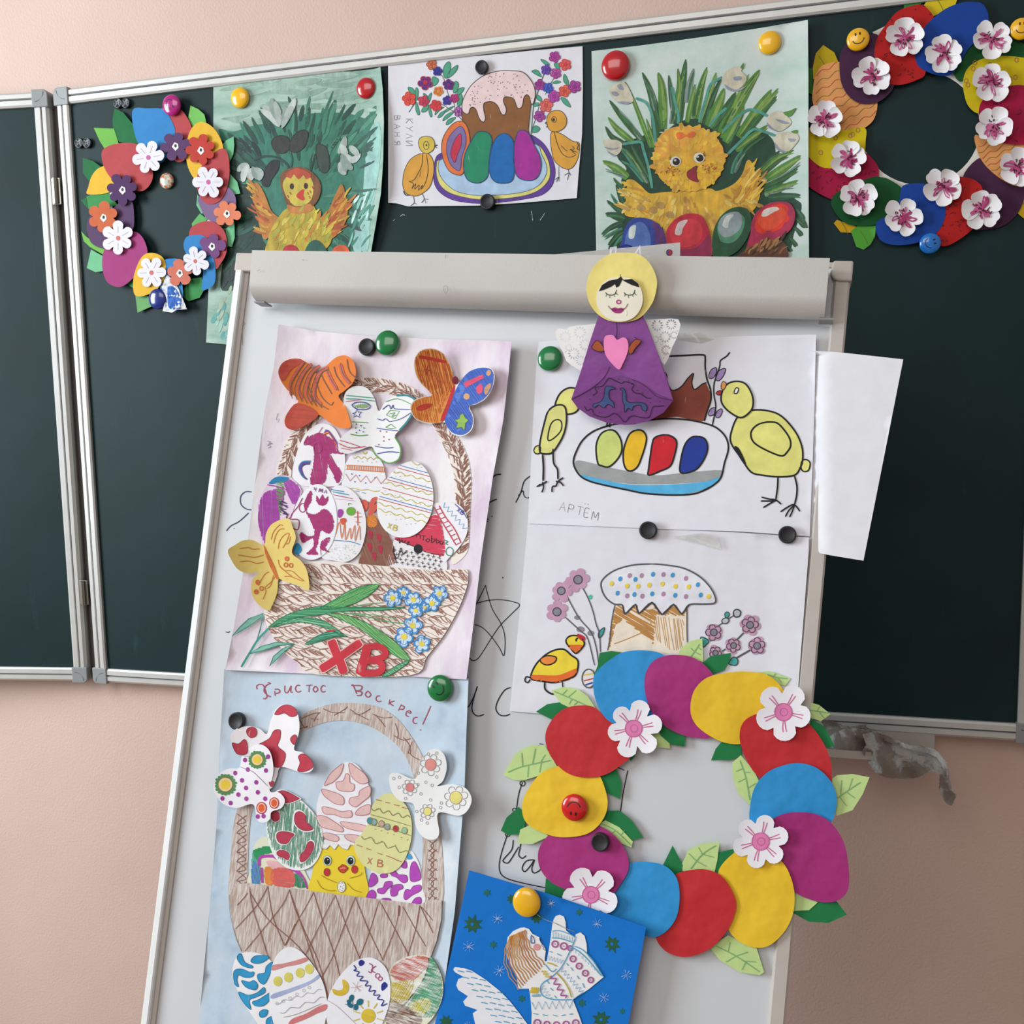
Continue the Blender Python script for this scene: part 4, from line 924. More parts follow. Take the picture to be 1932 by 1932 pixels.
T.ink('drawn_chick', [F(lb2, '#dfdc86', 0), O(lb2, LW, BK, 2), O('290,38 318,50 318,100 280,145 240,165 240,120 258,60', 2.4, BK, 2), F('190,200 165,200 152,225 165,245 188,238', YC, 1), O('190,200 165,200 152,225 165,245 188,238', 2.2, BK, 2), S('205,248 210,330 208,410', 3.6, BK, 3), S('268,215 272,300 295,340 298,400', 3.2, BK, 3), S('168,445 205,428 232,412', 2.8, BK, 4), S('205,415 210,450 200,480', 2.8, BK, 4), S('182,430 208,432', 2.4, BK, 4), S('330,390 300,412 285,440 265,445 262,478', 2.8, BK, 4), S('285,412 312,418 332,440', 2.8, BK, 4)], .0006, 'felt', label='body of the left chick')
for i, (x, y) in enumerate(((305, 588), (357, 602), (408, 614), (455, 627), (500, 645))):
    T.ink('pencil_letter', glyph('АРТЕМ'[i], x, y, 52, 11, .9, '#77777c', 0, .85) + ([S('462,545 463,552', .9, '#77777c'), S('480,548 481,555', .9, '#77777c')] if i == 3 else []), .0003, 'marker')
# second sheet
def curlB(u, v): return .003 * max(0, (u - 1450) / 60.0)
zoom(960, 780, 3.22)
T = sheet('cake_drawing', 'marker drawing of a brown cake with speckled icing, pink flowers and a small duckling', CHART, [(995.7, 986), (1220, 996), (1400, 1005), (1526, 1014), (1525.8, 1040), (1515, 1180), (1505, 1310), (1502, 1390), (1300, 1376), (1085, 1352), (961.7, 1341.6), (978, 1180), (990, 1050)], .0026, '#e2e2ea', 'white_paper', curlB)
GY = '#5a5c60'
ic = F2('870,915 960,922 1060,940 1150,985 1210,1040 1248,1100 1252,1150 1180,1158 1095,1162 1050,1218 1000,1160 930,1222 870,1148 790,1215 770,1160 705,1218 690,1165 640,1158 590,1120 562,1060 570,1010 640,955 750,922')
T.ink('drawn_cake', [F('645,1158 1085,1165 1085,1400 1080,1460 600,1460 612,1380 625,1260', '#efe2d0', 0, False)] + hatch('650,1165 1080,1170 1080,1230 900,1225 880,1400 700,1250 650,1290 612,1440 600,1440 620,1270', 30, 3.0, 3.4, '#c08a4a', 1, .5, 5, .85, False) + hatch('850,1240 900,1230 1060,1250 1060,1440 980,1440 900,1380', 82, 3.4, 1.5, '#c59a64', 1, .4, 8, .6, False) + [S('645,1160 625,1260 612,1380 600,1440', 2.2, GY, 3), S('1082,1175 1082,1300 1084,1390', 2.2, GY, 3), S('640,1400 720,1370 860,1310', 1.6, '#c08a4a', 2), F(ic, '#e6e6ee', 4, True), O(ic, 3.0, GY, 6), S('690,1165 705,1218 770,1160 790,1215 870,1148 930,1222 1000,1160 1050,1218 1095,1162', 3.2, '#3a3b3e', 7, False)], .0003, 'felt')
it = []
for c, s in (('#3f9bd2', '676,1005 768,1008 875,977 995,982 1148,1040 660,1092 762,1100 870,1096 1010,1105 1165,1103'), ('#b487a8', '733,985 806,985 938,978 1075,1002 718,1108 810,1110 938,1097 1075,1112'), ('#ead24c', '624,1034 718,1048 785,1050 853,1043 932,1036 1012,1050 1092,1053 1214,1112')):
    for x, y in (tuple(map(float, q.split(','))) for q in s.split()):
        it.append(F(zp(ell(x, y, 12 if c[1] != 'e' else 13, 16, 20, 8)), c, 0, False))
q = T.ink('drawn_sprinkles', it, .0011, 'felt'); q['kind'] = 'stuff'
def pinkfl(x, y, r, sd): return [F(zp(flower(x, y, r, 6, sd * 20, .72, 1, .15, sd)), '#c79ab4', 0, False), F(zp(ell(x, y, r * .38)), '#8a8690', 1), O(zp(ell(x, y, r * .36)), 2.0, '#4a4a50', 2)]
for k, (x, y, r) in enumerate(((420, 1010, 72), (318, 1078, 64), (292, 1205, 68))): T.ink('drawn_blossom', pinkfl(x, y, r, k + 1), .0007, 'felt')
T.ink('drawn_stem', [S('440,1045 480,1120 510,1200 530,1280 550,1340 556,1450', 2.2, GY, 2), S('345,1095 400,1200 440,1260 500,1330 530,1420 545,1520', 2.2, GY, 2), S('345,1240 400,1290 440,1325 480,1370 520,1530', 2.2, GY, 2), F(zp(ell(415, 1240, 18, 14)), '#8a8690', 1), F(zp(ell(435, 1312, 24, 18)), '#8a8690', 1), F(zp(ell(497, 1335, 20, 16)), '#8a8690', 1), F('545,1330 580,1300 572,1340 548,1365', '#3aa4a0', 1), O('545,1330 580,1300 572,1340 548,1365', 1.6, '#3a4446', 3), F('478,1118 495,1100 508,1110 498,1130', '#55c0a0', 1)], .0003, 'felt')
T.ink('drawn_duckling', FO('195,1490 260,1445 330,1432 380,1470 420,1505 410,1580 370,1610 280,1635 190,1625 135,1610 150,1550', '#f2d83c', 3.2, BK, 0) + [F('135,1590 200,1590 300,1590 380,1560 415,1550 400,1590 350,1625 250,1635 150,1618', '#e8702c', 1)] + FO('350,1370 380,1350 430,1355 455,1385 455,1410 420,1450 400,1455 370,1420 350,1395', '#f2d83c', 3.0, BK, 2) + [F('355,1410 400,1405 450,1410 415,1448 385,1440', '#e8702c', 3), F('415,1340 440,1345 465,1365 450,1385 425,1365', '#c3243a', 3), S('420,1362 408,1375 412,1385', 3, BK, 4)] + FO('190,1495 230,1472 285,1480 280,1510 240,1528 205,1520', '#e88a3c', 2.4, BK, 3) + [S('130,1605 105,1600 98,1625 115,1635 130,1615', 2.6, BK, 4), S('218,1635 220,1675 250,1700 272,1705', 3.2, BK, 4), S('325,1632 330,1680', 3, BK, 4)], .0004, 'felt')
T.ink('drawn_egg', [F(zp(ell(485, 1610, 40, 56)), '#ece9e4', 0), O(zp(ell(485, 1610, 40, 56)), 2.4, GY, 3), S('455,1590 515,1580', 3, '#e2c23a', 1), S('455,1625 515,1610', 3, '#c43a4a', 1), S('465,1650 510,1635', 4, '#3a4aa8', 1)], .0009, 'felt')
for k, (x, y, r) in enumerate(((1245, 1330, 58), (1465, 1285, 60), (1365, 1410, 50), (1508, 1412, 58), (1255, 1455, 45))):
    T.ink('drawn_blossom', pinkfl(x, y, r, k + 4) + [O(zp(flower(x, y, r * .85, 5, k * 30, .6)), 1.7, '#5d4658', 3, False)], .0007, 'felt')
T.ink('drawn_twig', [S('1225,1385 1255,1310 1310,1265 1385,1215', 2.2, GY, 1), S('1385,1375 1430,1330 1462,1300', 3, GY, 1), S('1275,1460 1320,1430 1360,1415', 3, GY, 1), S('1360,1500 1410,1470 1480,1430', 3.6, GY, 1)] + FO('1365,1205 1385,1190 1408,1205 1400,1232 1372,1235', '#b9bcc4', 2.4, '#3b4044', 2) + FO('1295,1255 1318,1242 1338,1255 1325,1275 1300,1275', '#b9bcc4', 2.0, '#3b4044', 2) + FO('1312,1215 1328,1206 1340,1220 1328,1242 1314,1235', '#3f9f9c', 1.6, '#3b4044', 2) + FO('1165,1358 1215,1380 1200,1405 1180,1418', '#49aaa4', 1.8, '#3b4044', 2) + FO('1335,1520 1365,1480 1392,1500 1380,1530', '#49aaa4', 1.8, '#3b4044', 2), .0003, 'felt')
# strips of clear tape
def tapemat():
    m, nt, b = nm('clear_tape'); b.inputs['Base Color'].default_value = C('#d8d8d2'); b.inputs['Roughness'].default_value = .12; b.inputs['Alpha'].default_value = .32
    bump(nt, b, noi(nt, coords(nt), 60, 2), .002, .8); MATS['tape'] = m
tapemat()
T = Thing('clear_tape', 'scrap of clear sticky tape between the two cake drawings', 'tape', CHART, (1330, 1015), .0045)
T.cut('film', '990,750 1180,725 1270,745 1290,825 1180,795', '#dddddd', .0008, 'tape', False, th=.0001, lift=lambda u, v: .0012 * sin(u / 5))
zoom(980, 460, 3.019)
T = Thing('clear_tape', 'torn clear sticky tape beside the right doily wing of the angel', 'tape', CHART, (1310, 635), .0045)
T.cut('film', '890,510 1030,505 1110,540 1030,560 900,545', '#dddddd', .0045, 'tape', False, th=.0001, lift=lambda u, v: .0012 * sin(u / 5))
# ------------------------------------------------------------------ blue angel card
zoom(800, 1600, 3.864)
def curlC(u, v): return .004 * max(0, (u - 1000) / 220.0) ** 2
T = sheet('angel_card', 'bright blue card with a cut-out white praying angel and green stars', CHART, P('330,162 900,330 1620,575 1560,900 1490,1283 1400,1800 -60,1800 80,1283 200,760'), .0170, '#0c72cc', 'card', curlC, 'card')
rs = random.Random(5)
def star(x, y, r, c, n=8):
    return [F(zp([(x + r * (1 if k % 2 else .55) * rs.uniform(.8, 1.1) * cos(pi * k / n), y + r * (1 if k % 2 else .55) * rs.uniform(.8, 1.1) * sin(pi * k / n)) for k in range(2 * n)]), c, 0, False)]
for x, y, r in ((352, 555, 76), (1370, 700, 68), (820, 505, 52), (1290, 1250, 70), (160, 1270, 58), (640, 370, 40)): T.ink('drawn_green_star', star(x, y, r, '#245c3f') + ([F(zp(ell(x, y, 12)), '#0c72cc', 2)] if r > 60 else []), .0003, 'marker')
for x, y, r in ((458, 325, 34), (505, 705, 32), (1130, 468, 30), (712, 1098, 32), (1150, 1130, 36), (1445, 1190, 26)): T.ink('drawn_green_star', star(x, y, r, '#1d6a66', 6), .0003, 'marker')
for x, y, r in ((535, 515, 40), (325, 718, 42), (550, 895, 42), (925, 405, 30), (1262, 550, 38), (1475, 925, 38), (1312, 1090, 38), (320, 1290, 26)):
    T.ink('drawn_pale_star', [S(zp([(x - r * cos(a), y - r * sin(a)), (x + r * cos(a), y + r * sin(a))]), 1.1, '#5f9be0', j, False) for j, a in enumerate((.5, 1.3, 2.2, 2.8))], .0003, 'crayon')
T.ink('pencil_line', [S('770,440 860,510 960,550 1030,585 1100,610', 1.0, '#5a6a4a', 5)], .0016, 'crayon')
wg = T.cut('angel_wing', '213,885 225,868 290,875 350,895 450,960 550,1040 620,1110 700,1210 780,1320 860,1440 700,1500 500,1400 430,1320 375,1290 355,1205 390,1180 300,1150 285,1120 320,1080 250,1035 235,1000 250,955 290,940 225,905', '#e8e8ee', .0008, 'white_paper', False)
it = []
for r_ in range(9):
    for c_ in range(6):
        x0 = 245 + c_ * 62 + r_ * 34; y0 = 895 + r_ * 46 + c_ * 8 - (6 if c_ % 2 else 0)
        q = P([(x0, y0)])[0]
        if inside(q[0] + 6, q[1], P('213,885 350,895 550,1040 700,1210 860,1440 500,1400 355,1205 285,1120 235,1000')): it.append(S(zp([(x0, y0), (x0 + 22, y0 + 3), (x0 + 46, y0 + 10)]), 1.7, '#4f9cc0', 0))
q = T.ink('feather_dashes', it, .0012, 'marker', None, wg); q['kind'] = 'stuff'
an = T.cut('angel_figure', '730,578 765,590 790,625 840,650 850,690 875,715 888,745 880,800 880,825 895,825 912,730 925,640 935,560 945,520 960,495 990,486 1020,500 1032,540 1035,600 1100,655 1105,630 1140,615 1170,640 1185,700 1190,780 1250,850 1310,940 1200,1030 1085,1105 1130,1220 1200,1420 1240,1560 760,1560 780,1400 785,1200 775,1080 765,1025 685,1025 680,960 645,880 610,800 598,730 610,650 650,605 700,582', '#ecebec', .0010, 'white_paper', False, gap=12)
hr_ = []
rs = random.Random(9)
for k in range(13):
    x0, y0 = 735 - k * 9, 592 + k * 4
    pts = []
    ex, ey = 880 - k * 16, 850 + k * 15
    for j in range(13):
        t = j / 12; bx = -30 * sin(pi * t) - k * 3.4 * sin(pi * t)
        pts.append((x0 + (ex - x0) * t + bx + 5 * sin(j * 1.9 + k), y0 + (ey - y0) * t + 4 * cos(j * 2.1)))
    hr_.append(S(zp(pts), rs.uniform(1.6, 2.6), rs.choice(['#b8743a', '#c48444', '#cc9450']), 0))
q = T.ink('drawn_hair', hr_, .0015, 'marker', None, an); q['kind'] = 'stuff'
T.ink('drawn_face', [F(zp(ell(822, 722, 26, 24)), '#dc9a98', 0), S('778,632 800,655 808,690', 1.4, '#3c5c9a', 1), S('780,640 782,690 806,690', 2.4, '#5c7cc0', 1), S('842,650 845,675 862,690 858,712 875,722 868,735 888,748', 1.0, '#555566', 1), S('890,750 880,822', 1.0, '#666677', 1)], .0015, 'marker', None, an)
BT_ = '#5ba6cc'; PK = '#ad5f9a'
it = [S('935,605 1000,605 1110,650', 1.8, BT_), S('930,655 1000,660 1085,690', 1.8, BT_), S('1070,720 1130,755 1200,820 1290,930', 2, BT_), S('1095,715 1160,745 1230,820 1305,935', 2, BT_), S('1105,655 1060,760 1000,870 930,940 865,985 848,1030 870,1080 950,1105 1080,1105', 2, BT_), S('880,845 930,900 965,880', 1.8, BT_), S('1085,1105 1160,1050', 1.4, BT_), S('785,1080 850,1078', 2.4, BT_), S('785,1072 850,1068', 1.6, BT_)]
for k in range(8): it.append(S(zp([(940 + k * 20, 607 + k * 6), (942 + k * 20, 655 + k * 4)]), 1.3, BT_, 2, False))
for k in range(10): it.append(S(zp([(1085 + k * 22, 722 + k * 22), (1062 + k * 24 + 18, 745 + k * 21)]), 1.3, BT_, 2, False))
it += [wavy(905, 800, 1010, 830, 16, 5, 1.6, BT_, 1, True), wavy(1000, 880, 1150, 1050, 16, 7, 1.6, BT_, 1, True), wavy(860, 1010, 920, 1100, 18, 4, 1.4, BT_, 1, True), wavy(785, 1150, 1085, 1140, 28, 6, 1.8, BT_, 1, True)]
for s in ('915,752 935,760', '970,770 1000,785', '1040,840 1052,858', '1070,870 1085,895', '1115,930 1130,955', '1155,985 1170,1020', '895,965 912,990', '920,1020 940,1040', '950,1075 965,1095', '795,1205 830,1212', '865,1215 900,1222', '940,1218 970,1224', '1000,1222 1030,1216', '1060,1212 1085,1208'): it.append(S(s, 2.2, BT_, 1, False))
q = T.ink('robe_pattern', it, .0015, 'marker', None, an); q['kind'] = 'stuff'
for x, y, r in ((955, 700, 28), (1018, 715, 30), (1065, 730, 22), (1085, 808, 26), (1130, 860, 26), (1175, 912, 26), (1215, 962, 24), (825, 1275, 30), (895, 1285, 26), (965, 1290, 28), (1035, 1285, 28), (1105, 1275, 28)):
    T.ink('robe_ring', [O(zp(ell(x, y, r * .78)), 2.8, PK, 1), F(zp(ell(x, y, 5, 5, 0, 8)), PK, 1, False)], .0015, 'marker', None, an)
T.ink('robe_scarf', [wavy(930, 930, 1030, 1095, 18, 4, 2.4, PK), S('895,835 935,845 965,862', 2.2, '#c2b040', 2), S('960,905 1020,970 1060,1040 1075,1090', 2.2, '#b8a43a', 2), wavy(865, 890, 905, 945, 14, 3, 1.8, '#d8c24a'), wavy(775, 1035, 835, 1040, 22, 4, 2, '#d2b83c')], .0018, 'marker', None, an)
# ------------------------------------------------------------------ washed sheets
def washsheet(name, stops, scale=(9, 9, 3), sc=1.0, edge=None):
    m, nt, b = nm(name); v = coords(nt, scale)
    n1 = noi(nt, v, sc, 5, .6); r = N(nt, 'ShaderNodeValToRGB'); e = r.color_ramp.elements
    while len(e) < len(stops): e.new(.5)
    for q, (p, c) in zip(e, stops): q.position = p; q.color = C(c)
    nt.links.new(n1, r.inputs[0]); nt.links.new(r.outputs[0], b.inputs['Base Color'])
    b.inputs['Roughness'].default_value = .7; b.inputs['Specular IOR Level'].default_value = .25
    bump(nt, b, noi(nt, coords(nt), 45, 4), .0012, .6); MATS[name] = m
washsheet('wash_lilac', [(.28, '#c9aecb'), (.42, '#dacbd8'), (.54, '#e6dde4'), (.66, '#ebe7e8')], (11, 11, 4), 1.5)
washsheet('wash_blue', [(.28, '#9db3c9'), (.42, '#b9cad9'), (.58, '#c6d3df'), (.74, '#dde2e8')], (7, 7, 6), 1.6)
washsheet('wash_mint', [(.30, '#a9c4b8'), (.46, '#bccdc5'), (.60, '#c8d3ce'), (.76, '#d5d8d6')], (8, 8, 16), 1.2)
washsheet('wash_teal', [(.30, '#6f9484'), (.44, '#8fae9f'), (.58, '#a9c0b4'), (.74, '#c2d0c8')], (6, 6, 22), 1.2)
BRN = '#8e5848'
# ------------------------------------------------------------------ lilac basket collage
zoom(420, 590, 3.45)
def curl1(u, v):
    x0 = 525 - (v - 612) * .154; x1 = 965 - (v - 645) * .134; t = (u - x0) / (x1 - x0)
    return .013 * max(0, (t - .62) / .38) ** 2 + .006 * max(0, (.15 - t) / .15) ** 2
T = Thing('basket_collage', 'lilac washed sheet with a woven basket of paper eggs, XB letters and butterflies', 'collage', CHART, (690, 950), .0035, curl1, None, .0006, 16)
A1 = T
T.paper = T.cut('paper', [(525.5, 612), (600, 625), (700, 634), (830, 640), (965, 644), (960, 700), (950, 790), (930, 900), (908, 1050), (893, 1180), (880, 1282), (760, 1276), (600, 1272), (425, 1264), (440, 1190), (462, 1060), (480, 920), (500, 770), (517, 690)], '#ffffff', 0, 'wash_lilac', False)
T.ink('pencil_note', [S('360,655 350,690 355,700', .9, '#8a8590'), S('368,690 360,715', .9, '#8a8590'), S('290,835 310,840 300,850 325,850 290,862 315,870 295,882', .9, '#8a8590')], .0003, 'marker')['kind'] = 'stuff'
def lens(x, y, L, w, ang):
    a = rad(ang); o = []
    for k in range(12):
        t = k / 6; s = 1 if k < 6 else -1; q = (k if k < 6 else 12 - k) / 6
        px = (q - .5) * L; py = s * w * .5 * sin(pi * q) ** .8
        o.append((x + px * cos(a) - py * sin(a), y + px * sin(a) + py * cos(a)))
    return zp(o)
def strand(x, y, L, w, ang, sd, c=BRN, fill=.9):
    p = lens(x, y, L, w, ang)
    a = rad(ang); half = lens(x + w * .16 * sin(a), y - w * .16 * cos(a), L * .9, w * .55, ang)
    return [O(p, 1.0, c, 1)] + hatch(half, ang + 25, 2.3, 1.5, c, 0, .5, sd, fill) + hatch(p, ang + 8, 4.6, .6, c, 0, .6, sd + 1, .6)
CRM = '#e9dfd6'
hpoly = P('352,1060 375,960 420,830 520,690 640,560 760,470 900,425 1050,430 1200,470 1330,550 1450,700 1545,830 1600,960 1618,1100 1612,1250 1605,1420 1590,1560 1500,1640 1490,1560 1515,1400 1512,1200 1495,1020 1430,850 1350,720 1230,590 1100,535 950,520 820,545 700,630 580,760 500,880 455,990 437,1075')
hdl = T.cut('basket_handle', hpoly, CRM, .0006, 'white_paper', True)
it = []
path = [(395, 1040, -78), (420, 950, -75), (455, 860, -65), (505, 780, -58), (560, 700, -50), (640, 615, -42), (730, 530, -30), (840, 478, -14), (950, 470, 0), (1060, 480, 8), (1160, 505, 18), (1250, 545, 30), (1330, 620, 45), (1400, 720, 55), (1460, 800, 60), (1515, 880, 66), (1545, 970, 75), (1560, 1060, 82), (1565, 1150, 88), (1560, 1240, 92), (1555, 1330, 94), (1550, 1420, 96), (1545, 1500, 98)]
for k, (x, y, a) in enumerate(path):
    for sd in (-1, 1):
        ra = rad(a); ox = -sd * 24 * sin(ra); oy = sd * 24 * cos(ra)
        it += strand(x + ox * 1.15, y + oy * 1.15, 150, 62, a - sd * 24, k * 2 + (sd > 0), BRN, .75)
T.ink('braid_lines', clipped(it, spl(hpoly, True, 3)), .0011, 'marker', None, hdl)['kind'] = 'stuff'
zoom(400, 960, 3.45)
# eggs that stand behind the rim
zoom(420, 590, 3.45)
def lines_on(T, e, it, h, mat='marker', nm_='egg_pattern'):
    q = T.ink(nm_, it, h, mat, None, e); q['kind'] = 'stuff'; return q
W1 = '#e9e6ea'
e = T.cut('egg', '300,1110 350,1068 430,1065 500,1130 512,1180 470,1260 440,1330 340,1400 290,1560 262,1500 240,1430 228,1330 248,1200', '#e2cfe0', .0012, 'white_paper', label='purple striped paper egg')
pp = P('262,1180 400,1150 375,1300 365,1370 290,1520 245,1430 232,1330'); it = hatch(pp, 88, 2.0, 2.0, '#a83fa6', 0, .4, 1) + hatch(P('400,1095 450,1090 505,1160 470,1250 430,1200'), 60, 2.0, 2.0, '#a83fa6', 0, .4, 2)
it += [F('300,1110 350,1068 430,1072 405,1100 340,1112', '#1a7dae', 1)] + hatch(P('345,1105 400,1110 400,1180 385,1300 365,1300 350,1200'), 20, 3, 1.6, '#5f9a4a', 2, .5, 4) + hatch(P('360,1230 410,1230 430,1330 400,1320'), 30, 3, 2.2, '#4a2a5c', 2, .6, 5) + [S('290,1120 350,1130 410,1150', 2, '#a83fa6', 2), S('270,1180 380,1195', 2, '#a83fa6', 2)]
lines_on(T, e, it, .0016)
MG_ = '#a8286e'
e = T.cut('egg', '640,722 720,745 775,840 798,950 790,1050 765,1112 700,1132 540,1130 480,1100 455,1060 468,960 515,830 570,755', W1, .0016, 'white_paper', label='white paper egg with a magenta drawing and a rainbow')
it = []
for j, c in enumerate(('#c8342c', '#e2a33a', '#8c3aa0', '#a8286e', '#4a3a9a')): it.append(S(zp([(650 + j * 4, 800 - j * 9), (690, 778 - j * 4 + 8), (722 + j * 3, 830), (742 + j * 4, 880)]), 1.6, c, 3))
it += hatch(P('570,800 640,780 720,830 735,890 780,920 700,920 690,960 660,1110 570,1112 590,980 590,880 530,850'), 80, 1.9, 2.1, MG_, 0, .4, 6) + hatch(P('690,920 730,980 775,1050 750,1112 715,1050 690,1000'), 60, 1.9, 2.2, MG_, 0, .4, 7) + [S('555,800 530,850 545,858 600,830', 2, MG_, 2), S('650,745 620,790', 1.6, MG_, 2), S('740,880 760,915 790,912', 2.4, MG_, 2), O(zp(ell(620, 880, 26, 34)), 1.6, MG_, 3)]
for j, c in enumerate(('#3a8a9a', '#3f4aa8', '#7a3a9a', '#383a6a')): it.append(S(zp([(575 - j * 2, 965 + j * 7), (520 + j * 5, 970 + j * 6), (495 + j * 6, 1010), (515 + j * 4, 1060), (545 + j * 2, 1085)]), 1.9, c, 1))
lines_on(T, e, it, .0020, 'marker')
e = T.cut('egg', '925,893 990,915 1040,980 1062,1070 1058,1170 1020,1225 950,1230 880,1200 800,1160 775,1120 790,1010 840,925', '#e9e8ec', .0014, 'white_paper', label='white paper egg with an orange ladder band')
it = [S('912,905 925,920 940,905', 1.6, '#d2b23a'), wavy(850, 940, 1010, 950, 8, 4, 1.1, '#c9b04a'), S('805,992 1055,1005', 1.6, '#d97a3c'), S('800,1018 1060,1038', 1.6, '#d97a3c'), wavy(798, 1070, 1065, 1095, 22, 4, 1.3, '#c0504a', 1, True), wavy(790, 1140, 1050, 1165, 4, 3, 1.2, '#c9b23a'), S('865,1160 890,1163', 1.2, '#3c6ea8'), S('905,1170 930,1175', 1.2, '#3c6ea8')]
it += [S(zp([(812 + k * 15, 993 + k * .8), (812 + k * 15, 1018 + k * 1.2)]), 2.2, '#d97a3c', 2, False) for k in range(17)] + dots('840,1050 890,1060 990,1075 1050,1110 930,1108 860,1100', 1.3, '#3c6ea8') + dots('880,965 910,970 940,965 970,975 1000,970', .8, '#6a9a5a')
lines_on(T, e, it, .0018)
e = T.cut('egg', '945,1305 1000,1310 1045,1370 1075,1440 1110,1530 1120,1650 900,1650 900,1560 925,1440', '#b79a86', .0016, 'white_paper', label='brown paper egg with red feathers')
zoom(420, 590, 3.45)
it = hatch(P('945,1320 1040,1370 1075,1440 1115,1540 1115,1640 900,1640 905,1560 930,1440'), 70, 1.8, 1.6, '#8f5a48', 0, .5, 3) + hatch(P('935,1330 985,1320 1010,1370 980,1400 940,1380'), 30, 1.9, 2, '#df8434', 1, .3, 4)
it += [F(zp([(x - 15, y - 28), (x + 15, y - 25), (x + 10, y + 25), (x - 5, y + 10)]), '#b02846', 2) for x, y in ((960, 1450), (1015, 1470), (955, 1530), (1025, 1545), (985, 1590))]
lines_on(T, e, it, .0020)
T.ink('feather_hearts', [F(s, '#cf5a48', 0) for s in ('885,1205 900,1220 935,1290 905,1270 880,1240', '920,1290 905,1240 920,1215 950,1240 940,1280', '950,1260 970,1210 1005,1200 995,1235 960,1275', '945,1310 960,1270 1000,1245 1005,1275 965,1320')], .0018, 'felt')['kind'] = 'stuff'
e = T.cut('egg', '1380,1310 1415,1350 1440,1440 1445,1560 1435,1690 1090,1650 1100,1540 1130,1460 1240,1400', '#e6e2e4', .0018, 'white_paper', label='half red half black-crossed paper egg')
it = hatch(P('1130,1460 1250,1390 1380,1315 1420,1365 1443,1470 1440,1580 1330,1560 1240,1520 1120,1475'), 8, 1.7, 2.0, '#cf3450', 0, .3, 5) + [S('1120,1475 1240,1520 1330,1560 1440,1580', 1.2, '#222222', 2), F(zp(ell(1272, 1537, 28, 30)), '#141214', 3)]
it += word('кгес', 1140, 1490, 40, 16, 34, 1.5, '#2a1a1e', 3) if 0 else []
for s in ('1135,1480 1150,1470 1150,1500 1165,1478 1178,1498 1190,1480', '1200,1495 1215,1490 1200,1510 1222,1508', '1262,1462 1262,1445 1285,1448 1285,1470', '1295,1450 1320,1452', '1307,1452 1305,1482', '1335,1470 1322,1480 1335,1492 1348,1478 1335,1470', '1360,1450 1360,1495 1382,1480 1362,1470', '1390,1468 1392,1500 1410,1488 1395,1480', '1425,1485 1412,1495 1425,1508 1436,1490'): it.append(S(s, 1.4, '#2a1a20', 3))
rs = random.Random(11)
for r_ in range(6):
    for c_ in range(9):
        x, y = 1120 + c_ * 36 + (r_ % 2) * 12, 1545 + r_ * 26 + c_ * 6
        if inside(Z0 + x / ZS, Z1 + y / ZS, P('1100,1530 1240,1530 1435,1590 1435,1680 1090,1645')): it += [S(zp([(x - 11, y), (x + 11, y + rs.uniform(-5, 5))]), 1.4, '#26262a', 2, False), S(zp([(x, y - 11), (x + rs.uniform(-4, 4), y + 11)]), 1.4, '#26262a', 3, False)]
it += [S('1115,1520 1110,1560 1135,1600 1150,1560 1160,1530 1175,1570 1200,1545', 1.6, '#26262a', 3)]
lines_on(T, e, it, .0022)
e = T.cut('egg', '1370,1252 1450,1235 1540,1252 1590,1325 1592,1430 1545,1520 1470,1600 1440,1625 1445,1480 1420,1350', W1, .0020, 'white_paper', label='white paper egg with a red ladder and blue zigzag')
it = [S('1375,1262 1420,1350 1475,1440 1520,1515', 2, '#c93a52'), S('1408,1255 1450,1330 1510,1410 1552,1500', 2, '#c93a52'), wavy(1435, 1245, 1585, 1410, 14, 6, 1.4, '#3f9fcc', 1, True), S('1510,1245 1560,1290 1590,1340', 1.4, '#3a4a9a'), O('1455,1545 1475,1525 1500,1545 1490,1580 1460,1575', 1.5, '#2c8a5a'), S('1445,1480 1465,1490 1450,1500 1465,1510', 1.8, '#2c8a5a')]
it += [S(zp([(1385 + k * 17, 1285 + k * 28), (1418 + k * 16, 1272 + k * 28)]), 1.8, '#c93a52', 2, False) for k in range(9)] + word('ХВ', 1522, 1290, 26, 35, 26, 1.4, '#2a2f8a', 2)
lines_on(T, e, it, .0024)
# the bowl
zoom(400, 960, 3.45)
bw = P('600,352 760,342 1000,362 1300,388 1500,398 1645,392 1668,440 1655,520 1600,660 1510,820 1400,960 1290,1084 680,1078 560,1005 470,930 395,830 352,745 342,640 400,520 500,430')
bowl = T.cut('basket_bowl', bw, CRM, .0026, 'white_paper', True)
it = []; sd = 0; bs = spl(bw, True, 3)
for r_ in range(12):
    for c_ in range(15):
        x = 250 + c_ * 132 + (r_ % 2) * 55; y = 385 + r_ * 70 - (x - 900) * .02 * 0 + (18 if r_ == 0 else 0)
        q = P([(x, y)])[0]
        if inside(q[0], q[1], bs) or inside(q[0] + 18, q[1], bs) or inside(q[0] - 18, q[1], bs):
            it += strand(x, y, 172 if r_ > 1 else 160, 62 + (sd * 7) % 13, (20 if r_ < 2 else 9) + (sd * 5) % 11, sd, '#9a6656', .55); sd += 1
T.ink('weave_lines', clipped(it, bs), .0031, 'marker', None, bowl)['kind'] = 'stuff'
g1, g2, g3 = '#2e8d5c', '#4fa860', '#1f7350'
def blade(s, c, hc, ang, sd):
    return [F(s, c, 0)] + hatch(P(s), ang, 2.2, 1.3, hc, 1, .4, sd) + [O(s, 1.2, g3, 2)]
it = blade('700,650 800,590 900,530 1000,500 1087,494 1020,562 930,612 820,648', '#8cc47c', '#3f9a55', -25, 1) + blade('370,770 440,715 540,670 700,635 830,640 1100,640 1260,640 1100,660 830,668 700,690 560,705 440,745', '#6fb88a', '#1f7f50', 0, 2)
